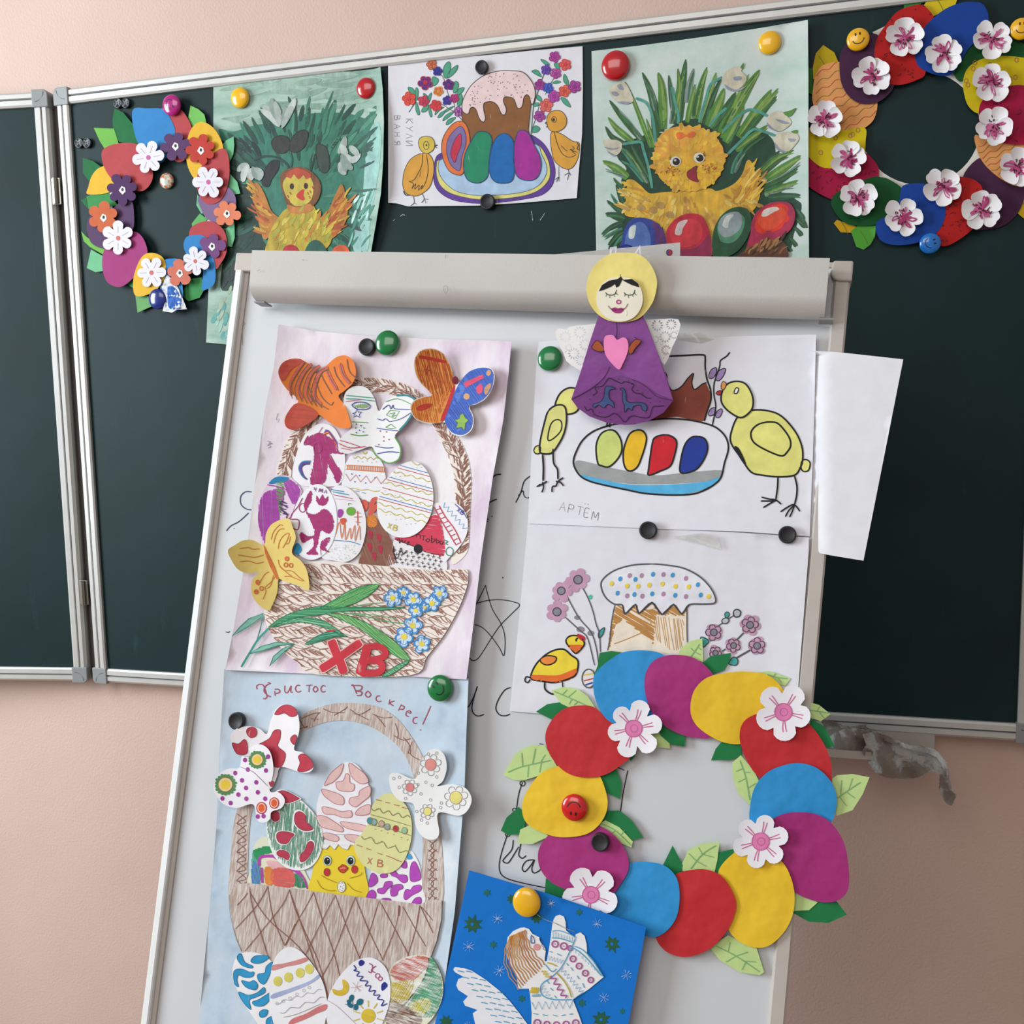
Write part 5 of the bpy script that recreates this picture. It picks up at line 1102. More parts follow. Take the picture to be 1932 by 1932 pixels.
it += blade('740,680 900,700 1050,768 1180,856 1262,940 1285,985 1200,962 1100,882 980,792 860,730', '#a5cf8c', '#3f9a50', 40, 3) + blade('1285,985 1240,1030 1150,1086 1110,1086 1200,1020', '#9ccfa5', '#2b8a55', 40, 4) + blade('395,772 500,722 620,708 745,738 862,832 740,775 600,738 480,748', '#8fc4a0', '#2b8a55', 10, 5) + blade('878,830 780,798 700,820 605,882 700,862 800,832', '#6fb89a', '#1f7f60', -10, 6)
it += [S('820,670 1000,700 1150,735 1250,745', 1.6, g2, 2), S('900,680 1050,690 1200,715', 1.2, g2, 2), S('830,655 1000,620 1120,610', 1.2, g2, 2)]
T.ink('drawn_green_leaves', it, .0036, 'marker')['kind'] = 'stuff'
T.ink('drawn_stem', [S('372,775 300,850 250,930 190,1030', 4.2, '#3f9488', 1)] + [x for i, s in enumerate(('334,680 240,715 180,770 130,830 230,770 320,705 325,740 290,860 315,790', '535,878 420,868 320,895 245,945 320,925 430,890', '535,880 470,930 400,1000 375,1025 400,960 460,910')) for x in [F(s, '#7db8a4', 0, False), O(s, 1.4, '#2f7f70', 1, False)]], .0034, 'marker')['kind'] = 'stuff'
for k, (x, y, r) in enumerate(((1175, 580, 58), (1245, 545, 42), (1310, 590, 55), (1325, 662, 46), (1430, 615, 60), (1480, 550, 50), (1385, 642, 34), (1305, 760, 62), (1250, 832, 66), (1365, 880, 58))):
    p = zp(flower(x, y, r, 5, k * 25, .58, 1, .1, k))
    T.ink('forget_me_not', [F(p, '#c8dcec', 4, False), O(p, 2.2, '#3a86c6', 6, False), O(zp(flower(x, y, r * .8, 5, k * 25, .62)), 1.2, '#3a86c6', 6, False), F(zp(ell(x, y, r * .3)), '#e2cf4a', 7)] + [S(zp([(x, y), (x + r * .7 * cos(j + k), y + r * .7 * sin(j + k))]), .8, '#6a7ab8', 6, False) for j in range(5)], .0036, 'marker')
RX = '#c9303f'
T.ink('letter_outline_x', [S('775,850 800,920 835,1000 862,1074', 20, '#e8b8b4', 0, True), S('975,862 880,930 780,1000 700,1050', 19, '#e8b8b4', 0, True), S('775,855 800,920 835,1000 860,1072', 16, RX, 2), S('968,868 880,930 780,1000 706,1046', 15, RX, 2), S('745,796 798,792', 4, RX, 2)], .0042, 'felt')
T.ink('letter_outline_b', [S('1015,885 990,980 958,1078', 17, RX, 2), S('1010,898 1080,895 1122,920 1125,955 1080,975 1000,985', 12, RX, 3), S('1000,988 1080,990 1108,1030 1080,1064 965,1072', 13, RX, 4)], .0042, 'felt')
for o in list(A1.o.children):
    if o.name.startswith('letter_outline'): o.name = 'drawn_letter'
# eggs in front
zoom(420, 590, 3.45)
e = T.cut('egg', '710,1155 790,1130 880,1195 928,1320 930,1440 890,1560 810,1620 720,1612 640,1580 680,1400', W1, .0030, 'white_paper', label='white paper egg with a green ball and orange church')
it = [S('705,1150 790,1165', 1.8, '#3a8ab0'), S('715,1165 820,1185', 2.2, '#3f9ab8'), S('720,1185 845,1210', 1.4, '#a83a6a'), S('730,1210 860,1225', .9, '#d89ab8'), F(zp(ell(835, 1292, 30, 28)), '#6aa83a', 1), S('820,1255 820,1240 838,1245', 1.4, '#6aa83a', 1), F('750,1285 775,1280 785,1300 770,1330 752,1330', '#a03aa0', 1), F('765,1345 790,1335 806,1352 785,1382 768,1365', '#d8583c', 1), S('878,1290 880,1385', 2, '#d8583c', 1), S('855,1330 905,1328', 1.8, '#d8583c', 2), S('865,1300 898,1305', 1.6, '#d8583c', 2), S('862,1360 895,1365', 1.6, '#d8583c', 2),
    S('735,1440 760,1360 775,1470 795,1370 800,1480 830,1400 835,1475 860,1380 862,1490 890,1385 895,1480', 1.5, '#d87a3c', 1), S('715,1480 830,1490 895,1510', 1.4, '#3a8ac0', 2)]
rs = random.Random(3)
for k in range(70):
    x, y = rs.uniform(670, 885), rs.uniform(1510, 1610); q = P([(x, y)])[0]
    if inside(q[0], q[1], P('700,1500 890,1515 880,1560 810,1615 720,1605 660,1575')): it.append(S(zp([(x, y), (x + rs.uniform(-6, 6), y + rs.uniform(-5, 5))]), 1, '#5aa05a', 1, False))
lines_on(T, e, it, .0034)
e = T.cut('egg', zp(egg(596, 1362, 148, 248, 8, .08)), '#ecebf0', .0036, 'white_paper', label='white paper egg with a magenta pony and a flower')
it = hatch(P('560,1170 580,1165 575,1230 545,1290 600,1310 660,1275 710,1320 722,1400 690,1440 640,1420 620,1500 605,1545 620,1575 545,1570 590,1520 590,1470 560,1480 520,1500 500,1440 520,1430 560,1455 600,1430 560,1330 540,1290 530,1240'), 75, 1.8, 2.3, MG_, 0, .35, 6) + hatch(P('610,1190 628,1215 650,1180 665,1210 685,1195 680,1240 645,1258 612,1235'), 60, 1.8, 2.2, MG_, 0, .2, 4)
it += hatch(P('640,1490 690,1460 695,1490 670,1530 695,1560 640,1540'), 60, 2, 2, MG_, 0, .3, 8) + [S('520,1205 490,1260 450,1310 440,1345', 1.6, MG_, 1), S('440,1345 495,1350 490,1410 450,1400', 1.8, MG_, 1), O(zp(ell(520, 1270, 22, 28)), 1.6, MG_, 1), F('470,1512 495,1500 515,1545 485,1575 465,1550', '#2f94c4', 1), S('635,1520 640,1580', 1.4, MG_, 1)] + word('ЧМА', 592, 1160, 24, 12, 34, 1.7, '#8a4a8a', 1)
lines_on(T, e, it, .0040)
zoom(420, 590, 3.45)
bigp = zp(egg(1195, 1215, 178, 252, 14, .12))
e = T.cut('egg', bigp, '#eeedf0', .0036, 'white_paper', label='large white paper egg with slanting yellow, red and blue lines')
it = []
L_ = [('#cdbb3c', 985, 'w'), ('#4a7ac0', 1025, 's'), ('#c8504a', 1045, 's'), ('#cdbb3c', 1075, 'w'), ('#4a7ac0', 1120, 's'), ('#c8504a', 1140, 's'), ('#cdbb3c', 1160, 'w'), ('#c8504a', 1200, 's'), ('#cdbb3c', 1235, 'w'), ('#4a7ac0', 1262, 's'), ('#c8504a', 1280, 's'), ('#cdbb3c', 1310, 'w'), ('#cdbb3c', 1350, 'w')]
for c, y, k in L_:
    run = []; x = 1010
    while x < 1385:
        q = P([(x, y - 20 + (x - 1195) * .27 + (7 * sin(x / 11) if k == 'w' else 0))])[0]; x += 5
        if inside(q[0], q[1], bigp): run.append(q)
    if len(run) > 3: it.append(S(run, 1.3, c, 1))
for k in range(44):
    x, y = 1050 + (k * 67) % 300, 1000 + (k * 31) % 400; q = P([(x, y)])[0]
    if inside(q[0], q[1], bigp): it.append(F(zp(ell(x, y, 2.6, 2.6, 0, 6)), '#9aa03c', 1, False))
it += glyph('Х', 1070, 1400, 34, 20, 1.8, '#cdbb3c') + glyph('В', 1105, 1412, 34, 20, 1.8, '#cdbb3c')
lines_on(T, e, it, .0040)
# butterflies
def bfly_lift(ax, ay, bx, by, k):
    (ax, ay), (bx, by) = P([(ax, ay)])[0], P([(bx, by)])[0]; L = math.hypot(bx - ax, by - ay)
    return lambda u, v: k * (abs((u - ax) * (by - ay) - (v - ay) * (bx - ax)) / L / 60) ** 1.3
lf1 = bfly_lift(620, 390, 620, 680, .006)
b1 = T.cut('butterfly', '363,380 395,322 470,298 550,325 622,402 680,340 740,290 800,278 848,312 868,390 845,460 790,510 755,545 800,610 828,700 832,745 760,750 690,710 622,665 560,720 480,762 420,750 403,700 430,640 492,573 420,500 378,440', '#dd7a33', .0040, 'card', lift=lf1, label='orange striped paper butterfly')
it = [F('363,380 395,322 470,298 525,315 450,370 400,440 378,430', '#c4503f', 0), F('405,700 430,640 480,590 560,610 622,665 560,720 480,760 420,748', '#c4503f', 0)]
for k in range(7):
    x = 470 + k * 26
    it += [S(zp([(x + 60, 320 + k * 6), (x + 5, 390), (x - 30, 470 + k * 10), (x - 20 + k * 6, 540 + k * 10)]), 6.2, '#c65a48', 1)] if k % 2 == 0 else []
    it.append(S(zp([(x + 66, 322 + k * 8), (x + 12, 400), (x - 26, 480 + k * 10), (x - 16 + k * 6, 560 + k * 10)]), 1.6, '#6d5548', 2))
for k in range(5):
    x = 640 + k * 42
    it += [S(zp([(x, 400 - k * 22), (x + 20, 440 - k * 12), (x + 60, 520 - k * 20)]), 7, '#c65a48', 1)] if k % 2 else []
    it.append(S(zp([(x, 398 - k * 24), (x + 18, 440 - k * 14), (x + 70, 530 - k * 24)]), 1.6, '#6d5548', 2))
it += [S('560,480 590,560 640,600 690,630', 1.5, '#6d5548', 2), S('600,420 640,540 700,600 720,580', 1.5, '#6d5548', 2)]
T.ink('wing_stripes', it, .0045, 'marker', lf1, b1)['kind'] = 'stuff'
lf2 = bfly_lift(1015, 640, 975, 860, .004)
b2 = T.cut('butterfly', '860,478 935,488 985,550 1016,640 1060,580 1130,538 1200,535 1258,572 1240,640 1210,705 1160,760 1122,800 1145,850 1160,920 1120,970 1070,982 1010,940 970,872 890,895 805,918 758,888 752,838 795,790 842,745 808,690 788,600 800,520', '#eae9ea', .0042, 'white_paper', lift=lf2, label='white paper butterfly with green and blue markings')
it = [S('805,538 880,545 985,555', 1.6, '#3f9a7a'), S('803,560 880,562 990,575', 1.6, '#3f9a8a'), S('800,578 900,566', 1.2, '#c84a7a'), S('840,600 870,583 930,585 962,610 930,630 870,625 840,600', 1.8, '#3a4a9a')] + hatch(P('860,600 930,590 950,610 925,625 870,618'), 60, 2.4, 1.4, '#6aa04a', 0) + [O('845,655 865,650 875,628 885,648 905,645 890,662 895,682 872,670 850,680 860,662', 1.6, '#2f3f96', 1, False), S('840,710 900,712 948,716', 1.3, '#5aa04a'), S('830,790 890,800 945,795', 1.8, '#5aa04a'), S('755,850 830,880 930,870', 1.6, '#c83a5a'), S('770,880 840,895', 1.4, '#c83a5a'), S('762,830 830,850 900,875', 1.4, '#c83a5a')]
it += dots('870,725 900,735 920,750 865,750 890,765 915,775 870,780', 1.4, '#3a6a9a') + [S('1040,630 1080,600 1095,625 1110,600 1120,625 1220,630', 1.5, '#3a4a9a'), S('1060,580 1140,560 1235,600', 1.2, '#5aa04a'), S('1130,540 1200,538 1255,575 1235,650 1200,710 1150,765', 3.4, '#2f8a94', 1), O('1065,665 1090,635 1150,640 1120,690', 1.4, '#5aa04a', 1, False), S('1085,660 1120,650 1100,675 1130,665', 1.1, '#5aa04a'), S('1005,690 1040,700 1060,690 1085,710', 1.5, '#3a4a9a'), S('1085,710 1160,690 1225,650', 1.1, '#3a4a9a'), O('1060,745 1095,725 1125,750 1090,755', 1.5, '#5aa04a', 1, False), S('1000,750 1060,760 1150,770', 1.4, '#3a4a9a'), S('990,868 1060,880 1110,878', 1.5, '#3a4a9a'), S('1005,918 1080,905 1150,910', 1.8, '#3a4a9a'), S('970,880 1000,930 1070,978 1130,965 1155,930 1155,870 1120,810', 2.4, '#5aa04a')] + dots('1025,770 1065,775 1048,808 1082,825 1048,835 1015,858', 1.4, '#c84a6a')
T.ink('wing_markings', it, .0047, 'marker', lf2, b2)['kind'] = 'stuff'
lf3 = bfly_lift(1512, 490, 1438, 700, .008)
b3 = T.cut('butterfly', '1247,310 1285,248 1360,230 1430,258 1480,330 1515,440 1545,450 1600,385 1680,352 1745,362 1770,410 1755,490 1710,560 1650,595 1607,612 1632,680 1622,760 1560,802 1490,785 1445,715 1350,722 1260,695 1222,630 1240,575 1300,548 1358,535 1290,460 1255,400', '#ece6e2', .0044, 'white_paper', lift=lf3, label='orange and blue paper butterfly')
ora = P('1252,310 1290,250 1360,236 1425,262 1475,335 1510,450 1500,520 1440,700 1350,715 1262,690 1228,630 1245,580 1300,552 1362,535 1295,460 1260,400')
blu = P('1520,495 1560,430 1610,380 1680,358 1740,366 1762,410 1750,490 1705,555 1650,590 1600,612 1625,680 1615,755 1560,795 1495,780 1448,715 1460,640')
it = [F(ora, '#e39a4c', -1)] + hatch(ora, 80, 3.0, 1.4, '#cf5f22', 0, .4, 4) + hatch(P('1252,310 1290,250 1360,236 1425,262 1475,335 1510,450 1480,520 1380,530 1295,460 1260,400'), 75, 4.6, 1.6, '#a85020', 1, .4, 5) + [S('1280,285 1360,300 1450,320', 5.5, '#b42a1c', 3), S('1310,370 1355,378', 2, '#b42a1c', 3), S('1335,345 1325,405', 2, '#b42a1c', 3), F('1260,620 1300,598 1360,592 1340,620 1280,638', '#c43a2c', 3), F('1500,480 1512,500 1480,600 1440,700 1420,690 1455,600', '#c42a38', 3)]
it += [F(blu, '#4f74c4', 1)] + hatch(blu, 55, 2.0, 1.5, '#2a4fae', 2, .3, 7) + [F('1568,455 1690,402 1702,425 1580,488', '#d8486c', 4, False), F('1655,480 1680,462 1692,480 1690,515 1665,528 1650,505', '#d8486c', 4), F(zp(ell(1588, 545, 20, 20)), '#c9976a', 4), F('1705,490 1735,460 1748,475 1720,530 1705,525', '#b98a62', 4), F(zp(ell(1732, 392, 15, 20, 20)), '#c9976a', 4), F('1545,665 1565,655 1580,685 1600,700 1580,720 1575,765 1555,745 1520,750 1530,715 1510,700 1540,690', '#8ab04a', 4, False), O('1545,665 1565,655 1580,685 1600,700 1580,720 1575,765 1555,745 1520,750 1530,715 1510,700 1540,690', 1.2, '#5a6a2a', 5, False), F(zp(ell(1515, 440, 20, 26)), '#7a1430', 5)]
T.ink('wing_colouring', it, .0050, 'marker', lf3, b3)['kind'] = 'stuff'
zoom(400, 960, 3.45)
lf4 = bfly_lift(340, 240, 435, 460, .005)
YB = '#dfc672'
b4 = T.cut('butterfly', '345,225 352,160 395,95 492,62 525,120 545,190 520,285 580,340 620,410 630,528 560,500 470,470 432,460 425,540 395,620 362,662 290,610 256,540 262,460 305,415 235,420 170,395 130,340 103,272 150,235 205,205 270,205 325,235', YB, .0050, 'card', lift=lf4, label='yellow paper butterfly with orange wavy lines')
it = [F('335,230 350,260 400,360 435,455 420,460 375,370 345,290', '#cf6a2c', 1, False)]
OC = '#c4762c'
it += [S(s, 1.5, OC, 0) for s in ('180,258 240,252 260,262 310,260', '170,300 230,310 280,315 335,300', '180,345 240,340 290,355 335,345', '385,200 400,150 440,105 460,110', '400,225 415,170 440,135 470,130', '430,260 440,210 470,170 500,160 490,200 460,255', '480,230 500,220 510,180', '440,375 470,400 520,405 560,440 600,470', '470,440 510,440 560,460 590,470', '430,330 440,370 480,410 520,440', '330,590 350,540 345,510 380,480 410,440', '355,520 380,500 390,470 400,430', '300,500 340,430 370,410')]
it += [O(zp(ell(x, y, 11, 13)), 2, '#c8642c', 1) for x, y in ((487, 325), (480, 365), (513, 368), (297, 478), (322, 518), (287, 540))] + [F(zp(ell(x, y, 9, 11)), '#d0783c', 0) for x, y in ((487, 325), (297, 478), (287, 540))]
T.ink('wing_lines', it, .0054, 'marker', lf4, b4)['kind'] = 'stuff'
# ------------------------------------------------------------------ blue basket collage
zoom(360, 1260, 3.45)
def curl2(u, v):
    x0 = 423 - (v - 1264) * .14; x1 = 882 - (v - 1281) * .09; t = (u - x0) / (x1 - x0)
    return .011 * max(0, (t - .68) / .32) ** 2 + .005 * max(0, (.12 - t) / .12) ** 2 + .0015 * sin((v - 1281) / 90) ** 2
T = Thing('basket_collage', 'pale blue washed sheet with a beige basket of eggs, a chick and a red greeting', 'collage', CHART, (620, 1620), .0020, curl2, None, .0007, 16)
T.paper = T.cut('paper', [(423, 1262), (560, 1266), (700, 1270), (830, 1276), (884, 1280), (880, 1380), (876, 1500), (866, 1620), (858, 1720), (838, 1860), (822, 2010), (600, 2020), (368, 2010), (378, 1900), (395, 1720), (408, 1560), (415, 1400)], '#ffffff', 0, 'wash_blue', False)
RD = '#a84a58'
it_w = [['432,140 428,120 445,108 470,112 480,135 490,165 495,190 480,202 470,198', '520,100 490,115 475,150 500,180 520,188', '512,95 498,96'], ['545,150 548,182', '545,140 570,140 578,158 552,168'], ['612,115 612,155 630,160 650,120', '652,115 650,155 662,158'], ['712,115 690,115 680,138 695,158 718,150'], ['750,115 790,112', '770,115 768,158'], ['810,118 796,138 808,158 826,140 810,118'], ['876,120 858,116 846,136 856,157 876,153'],
    ['1045,118 1055,112 1080,170', '1050,115 1110,118 1105,145 1070,150', '1070,150 1112,158 1105,178 1080,180'], ['1152,150 1135,172 1152,192 1172,175 1152,150'], ['1232,182 1212,185 1205,205 1220,220 1240,215'], ['1295,205 1288,240', '1325,215 1295,228 1318,248'], ['1370,238 1350,278', '1368,245 1388,252 1380,270 1358,268'], ['1412,290 1432,295 1425,280 1405,285 1400,308 1418,318'], ['1475,322 1455,325 1445,345 1455,362 1472,360'], ['1562,248 1540,300 1508,370', '1493,400 1496,408']]
for ls in it_w: T.ink('red_letter', [S(s, 2.1, RD, j) for j, s in enumerate(ls)], .0003, 'marker')
hp = P('250,1530 262,1200 290,960 360,800 460,600 600,420 705,320 850,252 1000,228 1200,248 1330,320 1430,440 1520,600 1590,800 1625,1050 1640,1530 1500,1540 1505,1300 1508,1100 1480,850 1440,680 1380,550 1280,450 1150,375 1000,343 850,362 700,432 600,540 480,740 400,920 375,1150 370,1450 380,1540')
BG = '#b39d92'
hdl = T.cut('basket_handle', hp, BG, .0006, 'pencil', True)
LB = '#8a5a50'
it = [S(s, 1.3, LB, 0) for s in ('710,340 740,390 760,380 700,400', '720,330 790,300 840,290', '800,350 820,310 840,290', '780,330 830,335', '860,265 920,290 1000,290', '930,310 1000,270 1020,250', '1035,270 1080,300 1160,340', '1060,300 1110,300 1170,265', '1180,300 1250,325 1310,320', '1200,305 1240,350 1265,385', '1330,360 1350,430 1340,460', '1320,440 1380,470 1430,460', '1380,450 1420,500 1430,560', '1410,560 1440,480', '1410,545 1450,580 1490,600')]
for k in range(9):
    y = 950 + k * 62
    it += [S(zp([(300, y), (340, y + 30), (355, y + 55), (300, y + 68)]), 1.2, LB, 0), S(zp([(362, y + 10), (320, y + 40), (295, y + 65)]), 1.2, LB, 1)]
for k in range(7):
    y = 1120 + k * 62
    it += [S(zp([(1540, y), (1580, y + 35), (1545, y + 80)]), 1.2, LB, 0), S(zp([(1600, y), (1560, y + 40), (1605, y + 78)]), 1.2, LB, 1)]
T.ink('cross_strokes', it, .0010, 'marker', None, hdl)['kind'] = 'stuff'
# eggs behind the rim
Wh = '#ebe8ea'
def pat(e, it, h, mat='marker'):
    q = T.ink('egg_pattern', it, h, mat, None, e); q['kind'] = 'stuff'
e = T.cut('egg', '480,1100 560,1120 680,1220 745,1330 765,1460 395,1430 392,1300 405,1190 430,1130', '#dcdcc4', .0008, 'white_paper', label='rainbow striped paper egg')
it = hatch(P('405,1190 500,1165 560,1195 470,1215 440,1260'), 0, 2.2, 3.2, '#2a9058', 1) + hatch(P('400,1200 440,1230 450,1420 398,1415'), 85, 2.2, 2, '#5aa890', 0) + hatch(P('400,1260 440,1290 445,1420 398,1415'), 80, 2.6, 1.6, '#5a78c8', 1)
it += [S('445,1290 450,1235 520,1225 560,1240 640,1300 700,1340 720,1420', 5.5, '#b03fa6', 2), S('460,1300 465,1400', 5, '#b03fa6', 2), F('490,1260 560,1260 640,1330 600,1320 530,1310', '#e2b0b4', 1)] + hatch(P('480,1300 530,1310 530,1410 490,1405'), 80, 2, 2.4, '#e08a3c', 2) + hatch(P('530,1310 660,1320 670,1425 530,1410'), 5, 2, 2.2, '#d9605c', 2) + hatch(P('670,1340 720,1360 745,1430 680,1425'), 80, 2.4, 2, '#2f8a60', 2) + [S('700,1320 740,1380 758,1440', 3, '#b03fa6', 3)]
pat(e, it, .0012, 'felt')
e = T.cut('egg', '1405,1190 1470,1240 1500,1330 1505,1420 1500,1540 1145,1510 1150,1430 1170,1350 1200,1290', Wh, .0008, 'white_paper', label='white paper egg with purple cow patches')
it = [F('1400,1200 1430,1215 1440,1240 1410,1245', '#3a9ad0', 2)]
for s in ('1155,1420 1175,1340 1205,1350 1215,1390 1185,1420', '1235,1345 1275,1340 1275,1362 1240,1365', '1300,1320 1330,1320 1350,1345 1400,1350 1410,1385 1385,1400 1360,1385 1340,1365 1305,1350', '1370,1265 1400,1260 1405,1300 1375,1300', '1430,1290 1455,1260 1480,1300 1498,1360 1480,1385 1430,1385', '1215,1440 1250,1430 1265,1395 1305,1390 1310,1415 1280,1440 1255,1470 1220,1465', '1300,1440 1320,1415 1370,1410 1380,1435 1350,1450 1340,1480 1305,1485', '1385,1490 1395,1450 1410,1440 1430,1445 1450,1420 1495,1415 1495,1450 1440,1480 1400,1510', '1148,1500 1150,1470 1180,1445 1205,1470 1195,1505', '1440,1535 1460,1500 1495,1495 1495,1535', '1240,1515 1300,1515 1290,1500 1250,1500'): it += FO(s, '#b148b4', .9, '#7a3a80', 0)
pat(e, it, .0012, 'felt')
e = T.cut('chick_egg', '960,1080 1050,1110 1105,1200 1135,1330 1130,1500 790,1480 792,1330 830,1200 880,1110', '#e6cc38', .0012, 'white_paper', label='yellow paper chick hatching from a white shell')
ch = e
T.ink('shell_cap', FO('855,1175 865,1120 930,1085 1000,1085 1050,1120 1075,1160 1040,1150 1020,1185 985,1175 960,1150 935,1185 905,1155 880,1182', '#ebe8ea', .8, '#8a8a84', 0, False), .0018, 'marker', None, ch)
for x in (888, 1040): T.ink('eye', [F(zp(ell(x, 1255, 28, 34)), '#8fb0a0', 0), F(zp(ell(x, 1255, 24, 29)), '#e6eee6', 1), F(zp(ell(x - 1, 1257, 20, 24)), '#14201e', 2), F(zp(ell(x + 4, 1248, 4, 4, 0, 8)), '#f4f4f4', 3)], .0018, 'marker', None, ch)
for x, y in ((885, 1330), (1065, 1312)): T.ink('cheek', FO(zp(ell(x, y, 19, 25)), '#c8303c', .9, '#8a4a20', 0), .0018, 'marker', None, ch)
T.ink('beak', FO('958,1305 975,1290 990,1280 1020,1300 1015,1315 990,1335 970,1325', '#c8452c', 1, '#7a2a18', 0) + [S('972,1308 990,1302 1008,1305', 1.6, '#e6b0a0', 2)], .0018, 'marker', None, ch)
T.ink('little_egg', [F(zp(ell(980, 1425, 26, 36)), '#eceae6', 1), O(zp(ell(980, 1425, 26, 36)), .9, '#8a8a6a', 2)] + dots('970,1405 985,1400 995,1415 975,1425 990,1435 970,1445 985,1450', .9, '#4a6a70', 3), .0018, 'marker', None, ch)
T.ink('wing_line', [S('820,1380 850,1430 900,1450 945,1450', 1, '#9a7a20'), S('850,1350 880,1370 950,1400', 1, '#9a7a20'), S('1030,1370 1100,1350 1115,1330', 1, '#9a7a20'), S('1015,1400 1060,1445 1110,1460', 1, '#9a7a20')], .0018, 'marker', None, ch)['kind'] = 'stuff'
PKO = '#b87a80'
e = T.cut('egg', '1035,612 1100,650 1150,740 1170,840 1172,960 1145,1060 1090,1140 1000,1155 900,1130 840,1050 818,950 830,850 880,730 960,640', '#ebe8ee', .0016, 'white_paper', label='white paper egg with pale pink wavy patches')
it = []
for s in ('868,765 900,700 950,650 992,625 975,690 930,740 900,755', '1030,618 1080,650 1130,690 1155,740 1110,755 1060,725 1035,680', '945,745 990,735 1010,690 1030,700 1035,745 1062,760 1055,800 1000,805 955,790', '850,790 900,800 960,820 995,850 990,890 940,885 900,860 865,830', '1165,770 1100,800 1090,835 1040,845 1030,880 1070,905 1120,870 1165,830', '855,905 920,915 980,935 1040,930 1045,970 990,975 930,955 870,950', '1165,890 1110,905 1080,930 1070,955 1120,960 1165,945', '818,965 870,965 930,1000 985,1040 985,1068 920,1055 850,1035 825,1000', '975,1000 1050,1010 1110,1020 1160,1040 1150,1065 1080,1060 1020,1045 985,1025', '860,1080 900,1075 960,1100 950,1130 880,1115', '1000,1090 1060,1085 1110,1105 1070,1135 1020,1120'): it += FO(s, '#e2bcb8', 1.2, PKO, 0)
pat(e, it, .0020, 'felt')
e = T.cut('egg', '600,800 680,835 760,900 830,990 858,1090 850,1190 800,1280 720,1318 620,1300 545,1230 505,1130 488,1020 500,920 545,840', '#e6eae6', .0020, 'white_paper', label='green hatched paper egg with crimson patches')
ge = P('560,850 680,850 760,910 825,1000 850,1095 840,1190 795,1270 715,1305 625,1290 555,1220 515,1130 500,1010 520,900')
it = hatch(ge, 96, 2.6, 1.1, '#5a9a80', 0, .9, 6) + hatch(ge, 84, 5, 1.0, '#5a9a80', 1, 1.0, 9)
for s in ('560,812 610,800 690,840 700,855 620,880 570,850', '510,950 530,930 570,940 575,985 540,998', '680,950 710,935 745,960 750,1000 790,1040 785,1055 740,1060 700,1040 675,1000', '560,1080 590,1065 640,1070 672,1085 650,1110 630,1140 590,1145 562,1120', '560,1200 590,1185 630,1200 642,1225 630,1250 600,1235 570,1225', '710,1220 740,1190 760,1140 785,1130 800,1150 790,1195 750,1250 715,1262'):
    p = spl(P(s), True, 3); cx = sum(a for a, b in p) / len(p); cy = sum(b for a, b in p) / len(p)
    it += [F([(cx + (a - cx) * 1.18, cy + (b - cy) * 1.18) for a, b in p], '#e9e8e8', 3, False)] + FO(s, '#b83a50', .9, '#8a2a3a', 5)
pat(e, it, .0024)
e = T.cut('egg', '1290,815 1360,850 1420,930 1440,1040 1425,1160 1380,1270 1310,1330 1220,1335 1130,1290 1075,1210 1065,1140 1110,1080 1160,1000 1180,900 1230,840', '#dad79a', .0022, 'white_paper', label='pale yellow paper egg with dashes, waves and XB')
it = [wavy(1175, 915, 1425, 975, 12, 4, 1.2, '#7d8060'), S('1170,955 1280,985 1430,1030', 1.1, '#7d8060'), S('1160,1020 1300,1050 1432,1092', 1.1, '#7d8060'), wavy(1110, 1095, 1420, 1210, 14, 4, 1.2, '#8a8a58')]
it += [S(q, 1.9, '#b86a60', 1, False) for q in ('1205,858 1240,865', '1265,875 1295,880', '1320,890 1355,898', '1375,908 1412,916', '1080,1152 1115,1165', '1140,1175 1170,1185', '1215,1205 1245,1215', '1270,1222 1330,1245', '1330,1248 1370,1262')]
for x, y, c in ((1165, 995, '#4a90a0'), (1192, 1003, '#8ab0b0'), (1240, 1015, '#c8a898'), (1278, 1035, '#9aa8a0'), (1333, 1047, '#b8383c'), (1390, 1060, '#9ac09a')): it += FO(zp(ell(x, y, 18, 21)), c, .9, '#7a7a5a', 1)
it += dots('1200,1050 1240,1060 1280,1075 1320,1085 1370,1105 1410,1120 1215,920 1290,935 1190,1120 1240,1130 1330,1155', 1.0, '#b88a50')
it += glyph('Х', 1148, 1275, 40, 8, 1.7, '#c0705c') + glyph('В', 1212, 1292, 44, 8, 2.0, '#c0705c')
pat(e, it, .0026)
# bowl
zoom(360, 1560, 3.45)
bp = P('252,420 300,375 370,365 600,392 800,420 1150,462 1500,505 1560,470 1634,480 1630,600 1600,740 1560,850 1500,980 1400,1150 1250,1320 1100,1420 800,1420 650,1300 500,1120 400,950 330,820 285,690 258,540')
bowl = T.cut('basket_bowl', bp, BG, .0030, 'pencil', False)
bs = bp; it = []
for s in ('500,385 520,520 545,620 610,775', '500,390 430,510 290,665', '380,390 400,520 450,680 500,840', '370,430 330,480 300,510', '640,405 680,540 740,680 830,880 900,1130', '640,410 600,500 500,630 350,810', '798,425 760,500 690,620 610,775', '798,425 850,590 930,820 970,980', '940,445 880,560 770,780 745,840', '940,445 1010,640 1100,860 1110,900', '1070,455 1000,640 920,850 850,980', '1070,460 1160,680 1250,870', '1225,478 1160,690 1095,860', '1225,478 1330,670 1420,840', '1360,495 1330,660 1245,870', '1365,495 1470,680 1530,780', '1490,510 1460,680 1410,840', '1490,510 1575,690', '1500,520 1575,610', '380,420 500,600 700,780 860,1000 890,1130', '640,410 900,1160'):
    it.append(S(s, 1.4, '#8d5b50', len(it) % 3))
it += [S('1358,495 1352,580', 4.4, '#8d5b50', 1), S('680,630 650,700 615,770', 2.6, '#8d5b50', 1), S('250,440 256,560 290,710 330,810', 1, '#9a7a70', 0)]
T.ink('lattice_lines', it, .0034, 'marker', None, bowl)['kind'] = 'stuff'
